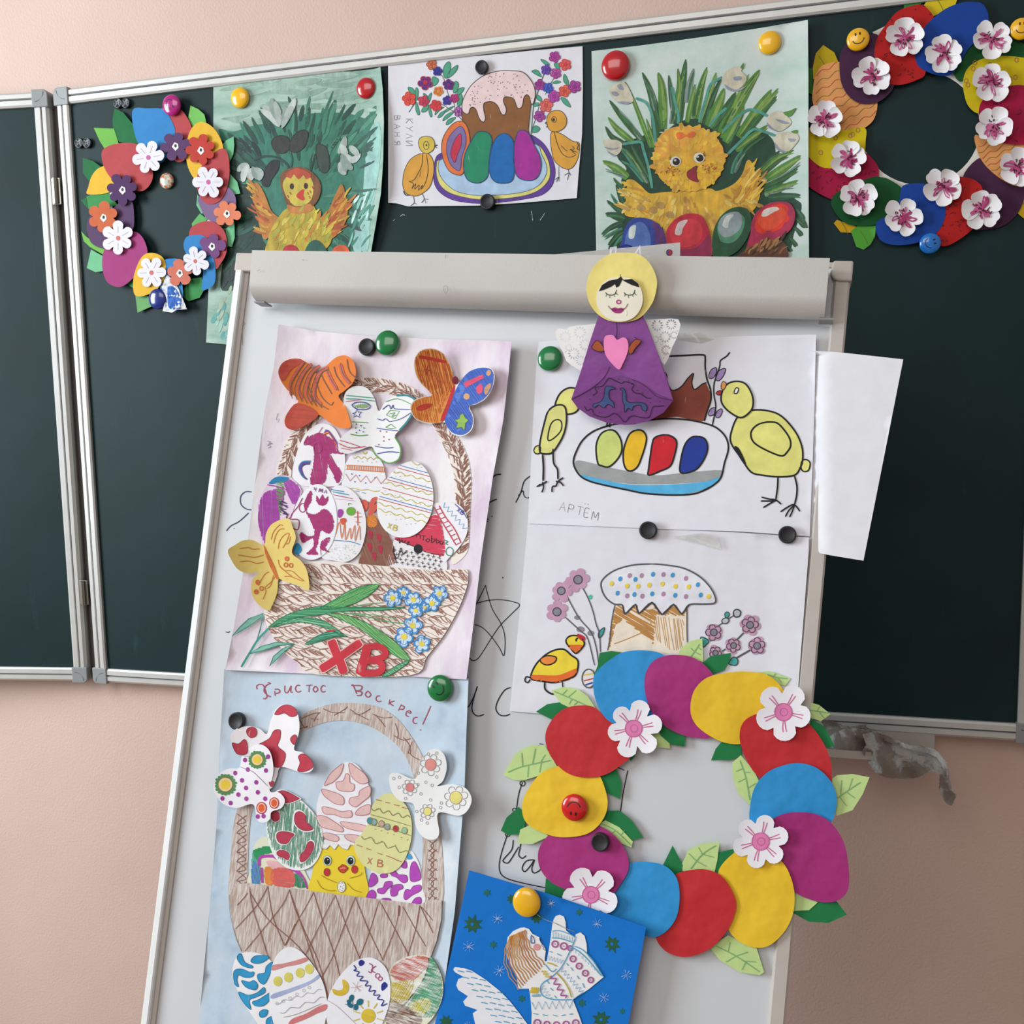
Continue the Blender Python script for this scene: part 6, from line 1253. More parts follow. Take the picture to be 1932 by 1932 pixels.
e = T.cut('egg', '1440,840 1540,838 1600,900 1640,1010 1632,1130 1570,1250 1450,1340 1300,1330 1230,1240 1240,1120 1280,960 1350,870', '#cfd0b4', .0036, 'crayon', label='crayoned red, green and yellow paper egg')
it = hatch(P('1440,845 1530,842 1555,880 1500,950 1440,1000 1340,1000 1295,945 1350,885'), -35, 2.0, 2.0, '#c46a60', 0) + hatch(P('1560,850 1600,900 1635,1010 1625,1130 1560,1240 1400,1200 1450,1100 1530,950'), -55, 2.0, 1.8, '#3f9a70', 0) + hatch(P('1330,1010 1450,1000 1400,1130 1300,1150 1290,1040'), -60, 2.4, 2.0, '#c9b450', 0) + hatch(P('1280,1130 1500,1230 1440,1330 1280,1300'), 15, 2.0, 1.6, '#7a4a40', 1) + hatch(P('1420,1160 1540,1110 1560,1180 1480,1230'), -60, 2.6, 2.0, '#c9b83c', 1) + [S('1550,850 1520,980 1420,1120 1300,1240', 2.0, '#5a4a3a', 2)]
pat(e, it, .0040, 'crayon')
e = T.cut('egg', '330,822 430,820 520,870 560,960 560,1200 540,1420 470,1330 380,1200 310,1080 272,960 285,870', Wh, .0036, 'white_paper', label='white paper egg with blue patches')
it = []
for s in ('300,850 325,825 350,880 400,905 395,920 350,910 320,890', '390,870 420,840 490,838 505,855 460,885 410,888', '280,940 330,925 380,945 410,945 400,975 350,980 310,965 300,1000 310,1040 285,1020', '435,960 480,950 490,910 530,880 525,930 495,1000 470,1025 440,1000', '330,1000 380,1010 410,1000 435,1030 420,1062 370,1050 345,1030', '310,1075 370,1095 430,1080 475,1045 480,1080 420,1110 380,1130 390,1190 340,1140', '400,1140 440,1125 480,1100 520,1080 510,1130 470,1165 420,1165', '445,1210 470,1190 500,1195 490,1230 455,1240', '490,1260 520,1235 570,1240 560,1300 500,1300', '520,1060 530,980 525,1050', '530,1190 560,1180 560,1220'): it += FO(s, '#2f94c4', 1, '#1a6a9a', 0)
pat(e, it, .0040, 'felt')
e = T.cut('egg', '620,785 700,800 780,880 850,990 882,1100 885,1200 860,1320 800,1420 700,1460 600,1420 545,1300 515,1160 515,1000 545,860', '#eae9ec', .0044, 'white_paper', label='white paper egg with red bands and yellow dots')
it = [F('535,900 600,890 680,870 750,850 760,870 700,895 620,910 530,935', '#cf8a88', 0), F('530,1090 650,1050 780,1000 830,960 832,985 760,1030 650,1075 532,1118', '#a4b0d4', 0), F('660,1250 750,1215 830,1170 885,1155 880,1190 820,1215 760,1245 640,1290', '#cf7a7c', 0)]
it += [F(zp(ell(x, y, 28, 32)), '#d8cf6a', 0) for x, y in ((565, 1005), (635, 980), (710, 950), (770, 925))]
it += [wavy(555, 1150, 850, 1060, 8, 4, .9, '#a09898'), wavy(580, 1210, 870, 1110, 10, 3, .9, '#8a8484'), S('600,1240 700,1215 850,1150', .9, '#a08a8a')] + [O(zp(ell(x, y, 9, 9)), .7, '#a8a4a4') for x, y in ((560, 1150), (600, 1135), (645, 1115), (690, 1090), (735, 1065), (770, 1045))]
pat(e, it, .0048, 'felt')
e = T.cut('egg', '1150,850 1220,870 1275,930 1298,1020 1295,1130 1260,1250 1200,1360 1100,1420 950,1380 890,1280 880,1180 905,1080 970,970 1060,880', '#e9e8ee', .0046, 'white_paper', label='white paper egg with moon, sun and XB')
it = [F('985,995 1010,1005 1028,1035 1020,1075 980,1100 935,1090 920,1055 960,1065 990,1050', '#d8b83a', 0), F(zp(ell(1155, 1230, 46, 46)), '#d8bc3a', 0), F('1092,880 1110,865 1130,880 1120,900 1098,905', '#26308a', 0), F('1240,1030 1262,1010 1280,1035 1245,1068', '#26308a', 0)]
it += [S(zp([(1155 + 58 * cos(a), 1230 + 58 * sin(a)), (1155 + 100 * cos(a), 1230 + 100 * sin(a))]), 3.0, '#d8c45a', 0, False) for a in [k * pi / 5 + .3 for k in range(10)]]
it += [S(s, 2.0, '#2a3590', 1) for s in ('1060,900 1075,925 1060,935 1095,945 1080,970 1120,975 1100,1000 1150,1005 1135,1035 1170,1035 1160,1070 1200,1065 1190,1095 1230,1095 1215,1120 1255,1130 1240,1165 1278,1150',)]
it += [F(zp(ell(x, y, r1, r2, a)), '#1f6a80', 1) for x, y, r1, r2, a in ((1045, 1115, 16, 24, 20), (1035, 1160, 14, 22, -40), (1100, 1140, 20, 24, 50), (1075, 1175, 14, 20, 10), (1030, 1135, 12, 16, 80))] + [S('1005,1155 1060,1160 1125,1125', 1.4, '#1f6a80', 2), S('1045,1100 1060,1195', 1.2, '#1f6a80', 2)]
it += [S(zp([(1078, 1042), (1078 + 38 * cos(k), 1042 + 38 * sin(k))]), .9, '#c8a098', 1, False) for k in range(8)]
it += [S('1160,890 1180,900 1180,930 1170,950 1155,940', 1.9, '#a84a70', 1), S('1205,905 1185,920 1175,935 1200,950', 1.9, '#a84a70', 1), O(zp(ell(1215, 970, 14, 15)), 1.8, '#b05a78', 1), O(zp(ell(1232, 988, 13, 12)), 1.8, '#b05a78', 1), S('890,1130 960,1175 1080,1290', .9, '#c0a8a8', 1)]
pat(e, it, .0050)
# butterflies
zoom(360, 1260, 3.45)
def bl(ax, ay, bx, by, k, base=0.0):
    (ax, ay), (bx, by) = P([(ax, ay)])[0], P([(bx, by)])[0]; L = math.hypot(bx - ax, by - ay)
    return lambda u, v: base + k * (abs((u - ax) * (by - ay) - (v - ay) * (bx - ax)) / L / 60) ** 1.3
lf = bl(500, 450, 570, 700, .006)
CRI = '#b83648'
b5 = T.cut('butterfly', '256,440 300,395 380,380 450,398 496,430 520,340 560,262 620,238 680,262 706,350 702,430 672,530 730,552 795,615 785,670 720,682 590,645 560,710 528,780 500,770 490,640 440,570 350,575 290,540 268,490', '#ece7ea', .0034, 'white_paper', lift=lf, label='white paper butterfly with crimson patches')
it = sum([FO(s, CRI, .9, '#7a2a38', 0) for s in ('545,300 580,255 630,240 680,265 690,305 650,318 610,295 570,305', '365,400 395,385 425,400 425,440 390,455 365,430', '268,490 310,495 350,465 368,510 360,560 300,560', '440,500 510,460 540,410 580,405 580,460 565,510 615,560 590,640 540,640 520,570 470,510', '650,455 675,435 690,450 675,500 652,480', '700,575 740,560 790,610 790,650 740,675 695,670 710,620', '510,745 540,740 525,775')], [])
T.ink('wing_patches', it, .0038, 'felt', lf, b5)['kind'] = 'stuff'
lf = bl(330, 650, 515, 780, .005)
b6 = T.cut('butterfly', '315,650 335,570 395,512 460,500 515,545 537,640 530,720 512,765 520,808 575,812 612,860 590,912 525,938 515,985 470,1008 430,985 405,888 300,912 210,885 160,820 150,760 185,690 250,655', '#efecf2', .0046, 'white_paper', lift=lf, label='white paper butterfly with ringed suns and violet dots')
PU2 = '#a03a96'
it = []
for x, y, R in ((432, 598, 48), (225, 760, 60)): it += [F(zp(flower(x, y, R + 12, 18, 0, .84)), '#4f8a50', 0, False), F(zp(ell(x, y, R * .82)), '#8a6a3a', 1), F(zp(ell(x, y, R * .74)), '#e8c89a', 2), F(zp(ell(x, y, R * .50)), '#e2c43a', 3)]
for x, y, R in ((460, 912, 34), (542, 880, 32)): it += [F(zp(ell(x, y, R, R * 1.15)), '#b8304a', 0), F(zp(ell(x, y, R * .8, R * .95)), '#efc8b0', 1), F(zp(ell(x, y, R * .6, R * .75)), '#dd5a28', 2)]
it += [F(zp(ell(x, y, 13, 15)), PU2, 0) for x, y in ((352, 600), (502, 578), (488, 668), (370, 662), (288, 685), (332, 732), (425, 745), (358, 782), (308, 825), (435, 810), (205, 850), (258, 880), (360, 852), (483, 852), (435, 968), (472, 965))]
T.ink('wing_rings', it, .0050, 'felt', lf, b6)['kind'] = 'stuff'
T.ink('body_line', [S('320,645 400,675 450,720 505,775', 1.0, '#8a8488')], .0050, 'marker', lf, b6)
lf = bl(1460, 720, 1610, 770, .004)
b7 = T.cut('butterfly', '1292,700 1350,686 1460,722 1500,610 1540,545 1600,528 1650,568 1666,650 1642,735 1605,770 1700,757 1790,785 1828,855 1800,930 1740,962 1610,945 1617,1075 1582,1118 1510,1100 1460,1015 1450,890 1360,865 1305,800', '#e4e3e2', .0040, 'white_paper', lift=lf, label='pale paper butterfly with pencilled daisies')
it = []
for x, y, R, c in ((1560, 630, 56, '#d88a84'), (1425, 778, 42, '#d07a7c'), (1725, 845, 62, '#ded47a'), (1540, 935, 40, '#ded47a')): it += [O(zp(flower(x, y, R * 1.25, 7, 10, .6)), 1.0, '#8a8a88', 1, False), F(zp(ell(x, y, R * .62, R * .66)), c, 0), O(zp(ell(x, y, R * .64, R * .68)), 1, '#9a7a70', 1)]
it += [O(zp(ell(x, y, 8, 9)), .8, '#8f8f90', 0) for x, y in ((1320, 720), (1358, 712), (1355, 778), (1480, 685), (1478, 760), (1530, 745), (1570, 765), (1497, 820), (1398, 850), (1470, 935), (1500, 990), (1538, 1010), (1600, 710), (1545, 560), (1600, 555), (1625, 910), (1560, 860), (1630, 880))]
T.ink('wing_daisies', it, .0044, 'felt', lf, b7)['kind'] = 'stuff'
# ------------------------------------------------------------------ iced cake drawing on the chalkboard
zoom(710, 60, 4.712)
def curl3(u, v): return .004 * max(0, (v - 350) / 40) ** 2 * .6 + .003 * max(0, (770 - u) / 40.0) ** 2 * .6
T = sheet('cake_and_eggs_drawing', 'felt-pen drawing of an iced cake, four eggs on a purple plate and two ochre chicks', WALL, P('105,252 400,238 900,215 1400,165 1833,128 1836,500 1830,900 1795,1300 1782,1478 1300,1520 900,1545 280,1552 180,1525 105,1520 106,900'), .0015, '#dcdae0', 'white_paper', curl3)
OL = '#3a3a34'
T.ink('drawn_plate', FO('560,1085 520,1150 508,1250 520,1360 580,1440 700,1500 900,1525 1100,1515 1300,1490 1470,1450 1560,1370 1590,1250 1565,1130 1500,1010 1420,940 1360,920 1340,1000 1000,1000 700,1050', '#5f3a92', 1, '#3f2a60', 0) + FO('580,1130 535,1180 540,1300 590,1390 700,1450 900,1490 1100,1485 1300,1460 1440,1410 1530,1320 1545,1220 1510,1100 1430,1000 1300,1000 900,1050', '#d8cf7a', 1, '#4a5a5a', 2) + FO('600,1130 555,1160 556,1250 610,1340 720,1420 900,1455 1100,1450 1300,1425 1430,1375 1500,1290 1515,1200 1470,1090 1420,1000 1200,1000 900,1060', '#a9c2dc', 1, '#4a5a5a', 4), .0003, 'felt')
ckb = '765,660 770,800 820,880 840,980 1340,960 1350,870 1375,640 1400,560 1300,480 900,480'
T.ink('drawn_cake', [F(ckb, '#87572f', 6), O(ckb, 1.2, OL, 7)], .0003, 'felt')
T.ink('drawn_icing', FO('765,700 762,640 785,570 840,480 920,410 1000,370 1100,347 1200,346 1290,355 1350,400 1400,480 1412,560 1395,635 1375,635 1362,580 1335,558 1310,590 1300,650 1278,680 1250,670 1225,600 1180,580 1140,580 1130,620 1155,690 1140,738 1110,725 1080,660 1040,625 990,622 955,640 955,700 970,770 950,802 915,770 890,700 865,672 835,680 820,725 795,728', '#e3c9c8', 1.4, OL, 8), .0003, 'felt')
rs = random.Random(6); it = []
ip = P('790,680 800,560 900,440 1050,370 1250,360 1380,470 1395,600 1250,600 1100,560 960,610 850,660')
while len(it) < 75:
    x, y = rs.uniform(780, 1400), rs.uniform(350, 700); q = P([(x, y)])[0]
    if inside(q[0], q[1], ip): a = rs.uniform(0, 3); it.append(S(zp([(x, y), (x + 10 * cos(a), y + 10 * sin(a))]), 1.5, rs.choice(['#8a5a8a', '#b03a5a', '#6a8a80', '#7a4a7a', '#c87a7a']), 1, False))
T.ink('drawn_sprinkles', it, .0013, 'marker')['kind'] = 'stuff'
T.ink('drawn_egg', FO('765,795 810,850 832,950 825,1050 790,1160 770,1260 720,1272 650,1240 600,1150 580,1050 590,950 640,860 700,805', '#d8703c', 1.2, OL, 6) + FO('750,840 790,900 795,1000 760,1110 745,1225 700,1220 650,1160 625,1060 635,960 690,880', '#7a6a9a', 1.4, '#4a4a7a', 8) + FO('750,905 755,1000 725,1080 700,1160 675,1130 660,1080 680,1000 710,940', '#c02c48', 1, '#5a3a6a', 10), .0006, 'felt', label='red, violet and orange ringed egg')
for c, s in (('#1f8460', '940,885 1000,905 1028,970 1010,1080 1000,1200 985,1290 930,1338 860,1340 800,1300 775,1200 790,1080 850,960 890,900'), ('#1465ac', '1130,903 1190,930 1222,1000 1222,1130 1225,1260 1190,1335 1080,1342 1020,1290 1000,1180 1020,1060 1060,950'), ('#a12a90', '1290,872 1350,900 1400,1000 1450,1100 1465,1190 1440,1280 1380,1320 1290,1310 1240,1260 1222,1130 1225,1010 1250,910')):
    T.ink('drawn_egg', FO(s, c, 1.8, '#2a4a70', 6), .0008, 'felt')
CH = '#d49a3c'
T.ink('drawn_chick', FO('375,1000 385,950 430,928 490,940 518,990 505,1050 450,1082 400,1060', '#cdb24a', 1.1, OL, 2) + FO('410,1080 470,1090 505,1150 510,1250 480,1370 420,1430 350,1460 270,1440 235,1370 245,1250 290,1150 350,1100', CH, 1.1, OL, 0) + [S('518,1005 542,1008 520,1020 540,1032', 1.2, OL, 3), O(zp(ell(443, 1010, 24, 36)), 1, OL, 4), F(zp(ell(445, 1008, 7, 10)), OL, 4), S('410,1085 405,1180 370,1260 330,1320 290,1330 330,1350 315,1395 350,1350 340,1400 380,1360 375,1410 410,1360 400,1400 440,1330 460,1220 445,1090', 1.1, OL, 3), S('395,1240 385,1290', .9, OL, 3), S('330,1460 335,1520 305,1545', 1.1, OL, 3), S('335,1520 360,1535', 1.1, OL, 3), S('405,1435 425,1485 400,1520', 1.1, OL, 3), S('425,1485 460,1490', 1.1, OL, 3), S('430,1490 440,1525', 1.1, OL, 3), S('240,1415 260,1450 300,1450', 2, OL, 3)], .0004, 'felt', label='left ochre chick')
T.ink('drawn_chick', FO('1515,790 1530,730 1590,698 1650,710 1690,770 1680,840 1620,885 1560,885 1525,850', CH, 1.1, OL, 2) + FO('1560,890 1640,905 1740,970 1800,985 1805,1050 1790,1130 1750,1200 1700,1222 1640,1200 1580,1140 1555,1040 1548,950', CH, 1.1, OL, 0) + [S('1515,800 1500,812 1520,825 1510,850', 1.2, OL, 3), O(zp(ell(1580, 780, 22, 25)), 1, OL, 4), F(zp(ell(1576, 782, 11, 15)), OL, 4), S('1580,890 1610,1000 1650,1080 1710,1115 1770,1095 1740,1060 1780,1070 1720,1045 1760,1040 1740,1015', 1.1, OL, 3), S('1640,1010 1680,1050 1700,1060', .9, OL, 3), S('1620,1195 1625,1330', 1.1, OL, 3), S('1590,1315 1622,1290 1600,1335', 1.1, OL, 3), S('1705,1225 1712,1260 1697,1320', 1.1, OL, 3), S('1672,1275 1712,1255 1728,1275', 1.1, OL, 3), S('1785,985 1795,1010 1785,1040 1805,1050', 1.6, OL, 3)], .0004, 'felt', label='right ochre chick')
FL = [(490, 290, 44, '#b84a3a', '#d88a4a'), (545, 350, 40, '#34308a', '#3a3a9a'), (435, 450, 62, '#b82a48', '#30308a'), (640, 470, 48, '#7a2a6a', '#30308a'), (550, 528, 44, '#d88a3a', '#c85a3a'), (290, 595, 58, '#c8303c', '#e05a3a'), (418, 618, 48, '#b8305a', '#d04a4a'), (528, 655, 52, '#c8303a', '#d84a4a'), (630, 610, 42, '#43308a', '#3a3a9a'), (692, 590, 40, '#a82a70', '#c84a6a'), (730, 710, 42, '#7a3a8a', '#d88ab8'),
    (1585, 222, 48, '#9a2f8c', '#b84a9c'), (1680, 290, 52, '#c83a48', '#e06a5a'), (1510, 338, 44, '#4a3a9c', '#8a4aa8'), (1595, 372, 46, '#a03488', '#c060a8'), (1452, 470, 46, '#8a2a80', '#a84a98'), (1525, 498, 46, '#2a4aa8', '#5a6ac0'), (1580, 575, 52, '#a02f90', '#b858a8'), (1672, 528, 54, '#c8463c', '#e0705a'), (1762, 488, 54, '#8a2a80', '#b050a0'), (1508, 655, 56, '#c84a4a', '#e07a6a'), (1450, 748, 50, '#8a2f88', '#b058a0')]
for side in (0, 1):
    leaves = [('640,265 662,300 640,400 610,410 595,370 600,310', 0), ('720,295 715,340 670,390 630,410 650,350', 0), ('500,400 550,420 540,460 500,480', 0), ('280,495 330,510 350,600 315,580', 0), ('350,500 372,520 365,600 345,600', 0), ('300,700 290,710 340,640 345,615', 0), ('355,620 385,720 370,738 350,690', 0), ('420,545 460,580 460,620 430,590', 0), ('490,540 480,600 465,625 460,580', 0), ('405,715 410,680 460,640 450,700', 0), ('470,650 495,740 480,755 465,700', 0), ('700,440 730,460 720,520 690,545 680,500', 0), ('780,495 760,540 715,560 730,510', 0), ('750,550 765,590 750,650 720,655 725,590', 0), ('690,660 640,700 600,720 620,690', 0), ('700,700 640,760 590,790 620,740', 0), ('705,760 660,810 620,825 640,780', 0), ('600,670 560,700 520,740 540,690', 0), ('620,700 580,750 545,765 570,720', 0)] if side == 0 else \
             [('1460,245 1500,255 1540,290 1500,290', 0), ('1580,285 1620,280 1630,335 1600,325', 0), ('1380,350 1430,340 1468,400 1420,380', 0), ('1670,375 1700,420 1710,480 1665,440', 0), ('1565,455 1600,435 1640,445 1600,460', 0), ('1640,585 1690,600 1728,670 1670,640', 0), ('1425,560 1460,580 1470,620 1430,600', 0), ('1395,640 1440,630 1440,655 1400,665', 0), ('1385,895 1395,850 1420,835 1455,860 1430,890', 0)]
    it = sum([FO(s, '#4a9a7c', 1.0, '#2f6a58', 0) for s, _ in leaves], [])
    it += [S('765,790 700,720 640,680 560,630', 1.1, '#5a4a30', 1), S('700,720 690,640 640,560 600,420 570,380', 1.1, '#5a6a50', 1)] if side == 0 else [S('1375,920 1385,780 1400,650 1440,520 1480,400 1500,360', 1.6, '#4a6a5a', 1), S('1380,870 1420,760 1450,640', 1.2, '#4a6a5a', 1), S('1500,560 1560,440 1590,400', 1.1, '#4a6a5a', 1)]
    T.ink('drawn_leaves', it, .0004, 'felt')['kind'] = 'stuff'
for k, (x, y, r, c, c2) in enumerate(FL):
    p = zp(flower(x, y, r, 5, k * 30, .62, 1, .08, k))
    T.ink('drawn_flower', [F(p, c2, 2, False), O(p, 1.8, c, 4, False), F(zp(ell(x, y, r * .32)), c, 5)] + [O(zp(ell(x + r * .5 * cos(rad(k * 30) + 2 * pi * (j + .5) / 5), y + r * .5 * sin(rad(k * 30) + 2 * pi * (j + .5) / 5), r * .2)), .9, c, 5, False) for j in range(5)], .0006, 'marker')
for i, ch_ in enumerate('ВАНЯ'): T.ink('pencil_letter', glyph(ch_, 160, 745 + i * 76, 50, 90, 1.3, '#8c8a90', 0), .0003, 'marker')
for i, ch_ in enumerate('КУЛИ'): T.ink('pencil_letter', glyph(ch_, 262, 775 + i * 66, 60, 90, 1.3, '#8c8a90', 0), .0003, 'marker')
# ------------------------------------------------------------------ loosely painted chick (left)
zoom(380, 80, 3.3316)
def curl4(u, v): return .010 * max(0, (u - 650) / 60.0) ** 2 * (.4 + .6 * min(1, max(0, (v - 150) / 200)))
T = sheet('chick_painting', 'tall teal painting of an orange-winged chick among dark leaves, beside the small wreath', WALL, P('75,243 250,222 480,203 700,190 950,182 1080,168 1125,155 1140,300 1147,500 1142,750 1128,950 1095,1150 1065,1322 1050,1500 1030,1910 600,1915 300,1908 175,1900 30,1886 38,1700 45,1550 60,1000 70,700 75,530'), .0020, '#ffffff', 'wash_teal', curl4)
rs = random.Random(21); it = []; clip = P('85,255 480,213 950,192 1115,170 1132,500 1115,940 1080,1150 1050,1310 1020,1880 300,1890 40,1870 60,1000 85,540')
mass = P('110,545 200,560 300,530 420,500 560,465 700,445 820,440 940,450 1045,480 1060,430 1100,400 1080,520 1060,640 1040,760 1020,900 1000,1050 960,1180 930,1330 400,1340 240,1340 215,1200 200,1000 180,800 130,620')
it.append(F(mass, '#2f7560', 0))
it.append(F('160,620 300,640 380,800 330,900 420,1100 380,1220 420,1330 330,1600 200,1560 120,1540 150,1300 200,1150 200,900', '#10362c', 1))
it.append(F('1045,600 1110,500 1130,650 1100,900 1060,1150 1040,1320 940,1330 980,1150 1010,1000', '#93c2b8', 1))
def rstroke(reg, n, c, wmin, wmax, lmin, lmax, lv, ctr=(620, 1000), ang=None, tp=2):
    p = P(reg); xs = [a for a, b in p]; ys = [b for a, b in p]; k = 0; out = []; g = 0
    cx, cy = P([ctr])[0]
    while k < n and g < n * 20:
        g += 1; x, y = rs.uniform(min(xs), max(xs)), rs.uniform(min(ys), max(ys))
        if not inside(x, y, p): continue
        a = math.atan2(y - cy, x - cx) if ang is None else rad(ang); a += rs.uniform(-.22, .22); L = rs.uniform(lmin, lmax) / ZS
        q = (x + L * cos(a), y + L * sin(a))
        if clip and not inside(q[0], q[1], clip): continue
        m_ = ((x + q[0]) / 2 + rs.uniform(-2, 2), (y + q[1]) / 2 + rs.uniform(-2, 2))
        out.append(S([(x, y), m_, q], rs.uniform(wmin, wmax), rs.choice(c), lv + k % 3, True, tp)); k += 1
    return out
M_ = '300,600 560,500 820,480 1040,520 1040,900 980,1150 930,1300 700,1250 780,900 620,760 450,800 420,1000 330,800'
it += rstroke(M_, 120, ['#2c6e58', '#3a7f66', '#1f5a48', '#4a8a70', '#205244', '#174539'], 5, 10, 90, 200, 2)
it += rstroke('160,640 330,620 420,800 330,1000 400,1200 380,1330 200,1330 210,1000', 60, ['#0e2f28', '#163f33', '#1f5544', '#0b2722'], 5, 10, 80, 170, 3)
it += rstroke('950,1000 1040,900 1060,1100 1000,1300 900,1300', 22, ['#4a9c82', '#8cc8ba', '#2f8068', '#c8e4de'], 3, 6, 50, 110, 5, ang=-60)
it += rstroke('90,230 1000,180 1040,420 560,420 300,520 100,520', 26, ['#8fac9c', '#9db8aa', '#83a494'], 6, 14, 150, 320, 0, ang=-5)
it += rstroke('60,1560 190,1560 170,1880 40,1870', 14, ['#5fa6a0', '#7fb8ae', '#9ac4b6', '#a8b8a0'], 5, 10, 50, 90, 0, ang=-70)
for s, c in (('480,900 470,850 520,780 560,640 540,560 500,600 480,700', '#1f6a52'),): pass
for s, c in (('440,640 455,600 500,585 545,600 555,660 520,695 470,690', '#2b2f2a'), ('555,680 560,620 600,565 650,550 670,580 650,650 600,690', '#2f3330'), ('720,650 750,640 790,670 805,760 790,815 750,810 725,740', '#33423a'), ('380,890 400,800 440,745 485,745 480,800 440,860 420,905', '#1f1f20')):
    it += [F(s, c, 7), O(s, 1.4, '#1a2420', 8)]
it += [S('560,695 570,740 560,790', 3, '#24584a', 7), S('330,740 400,715 480,725 540,770 545,800', 4, '#173d33', 7), S('715,700 700,760 685,810', 3, '#173d33', 7), S('130,1540 190,1440 210,1380 215,1430 180,1500', 7, '#14251e', 6), S('170,1500 230,1450 250,1420', 6, '#14251e', 6)]
T.ink('painted_leaves', it, .0003, 'paint')['kind'] = 'stuff'
WT = ['#a3aea8', '#b9c2bc', '#8b9c94']
for fl in (['385,400 430,430 480,500', '370,420 440,470 490,530', '440,350 450,420 485,500', '460,370 480,440 490,530', '590,350 560,420 510,490', '520,400 530,450 500,520', '575,400 550,440 505,540'], ['905,590 890,650 860,700', '870,640 900,690 880,760', '880,700 900,750 905,820', '930,650 960,680 990,710', '900,700 950,740 1000,700', '880,720 920,770 950,800', '870,750 880,800 910,830'], ['225,810 260,780 300,770', '300,770 270,820 260,880', '320,780 340,830 365,860', '330,790 370,820 360,870', '310,790 310,840 300,870']):
    T.ink('painted_snowdrop', [S(s, 13, WT[i % 3], i % 4, True, 2) for i, s in enumerate(fl)], .0016, 'paint')
body = P('505,1070 540,1040 560,1000 640,1000 700,1020 740,1090 800,1140 820,1200 800,1280 700,1335 420,1335 420,1240 440,1170')
it = [F(body, '#b8a030', 0), F('495,880 505,820 560,790 640,785 700,820 745,880 745,960 700,1030 620,1060 550,1040 515,960', '#7a4a28', 1), F('512,890 540,840 600,815 660,825 700,880 700,960 670,1010 600,1030 555,1000 525,950', '#c8b448', 3), F('540,1020 600,1035 680,1015 700,1050 640,1075 560,1070', '#c47c38', 4)]
it += rstroke('430,1180 560,1060 720,1080 810,1200 780,1290 430,1320', 60, ['#c8b63c', '#b89a2c', '#c4842c', '#a8a83c', '#d4c454'], 4, 7, 40, 90, 2, ang=-60)
it += [F('530,830 600,790 690,830 660,860 640,835 610,860 580,830 560,855', '#b8482c', 5), F(zp(ell(568, 905, 13, 19)), '#40201c', 6), F(zp(ell(656, 902, 13, 19)), '#40201c', 6), F('595,965 625,930 645,925 640,960 650,985 630,992', '#c8362c', 6)]
it += [S(zp([(x, y), (x + 8, y + 16)]), 2.4, '#b8482c', 7) for x, y in ((540, 960), (555, 940), (545, 985), (665, 940), (680, 930), (675, 965), (695, 905))]
it += [S(zp([(x, y), (x + 24, y + 26)]), 5, '#a8582c', 5, True, 2) for x, y in ((565, 1140), (620, 1155), (655, 1155), (700, 1180), (650, 1230), (745, 1125))]
T.ink('painted_chick', it, .0018, 'paint', label='yellow painted chick')
for s, rg, cc in (('330,890 360,890 400,960 440,1060 490,1110 460,1180 400,1240 370,1180 350,1080 320,960', '335,900 370,930 450,1080 470,1150 400,1220 365,1100', (700, 1300)), ('745,1110 800,1050 840,960 880,890 905,950 920,1040 910,1120 860,1200 800,1240 760,1180', '760,1120 840,980 885,900 915,1040 900,1120 800,1230', (500, 1400))):
    T.ink('painted_wing', [F(s, '#b8782c', 0)] + rstroke(rg, 34, ['#c4742c', '#b85c28', '#c89a34', '#d4ac3c', '#a84e24'], 3, 6, 50, 100, 1, cc), .0016, 'paint')
for s, c in (('510,1340 520,1290 560,1270 600,1290 610,1340', '#b01f2c'), ('655,1340 670,1270 720,1240 770,1280 785,1340', '#1f5a4a'), ('820,1340 835,1290 880,1272 920,1290 925,1340', '#d85a2c')): T.ink('painted_egg', [F(s, c, 0)], .0026, 'paint')
# ------------------------------------------------------------------ big chick painting (right)
zoom(1090, 20, 4.026)
def curl5(u, v): return .011 * max(0, (u - 1440) / 86.0) ** 2
T = sheet('chick_painting', 'large painting of a round yellow chick with open wings, grass and four shiny eggs', WALL, P('105,308 500,262 950,200 1400,130 1748,70 1752,500 1752,1000 1754,1500 1757,1900 1755,2150 150,2150 140,1800 128,1200 112,700'), .0028, '#ffffff', 'wash_mint', curl5)
it = []; clip = P('115,315 950,210 1740,80 1748,1900 1745,2100 160,2100')
it += [F('330,1290 370,1200 300,1110 340,1000 480,960 560,900 640,930 760,850 900,820 1050,880 1150,960 1260,860 1380,900 1480,980 1500,1100 1440,1200 1400,1300 1650,1430 1700,1500 1640,1700 1600,1830 1400,1880 300,1880 330,1600 360,1400', '#16402c', 0)]
G = {'a': '#4f8433', 'b': '#2f5f2a', 'c': '#1f4a2a', 'd': '#7f8f8c', 'e': '#6c9a3c', 'f': '#3f8a72', 'g': '#24503a'}
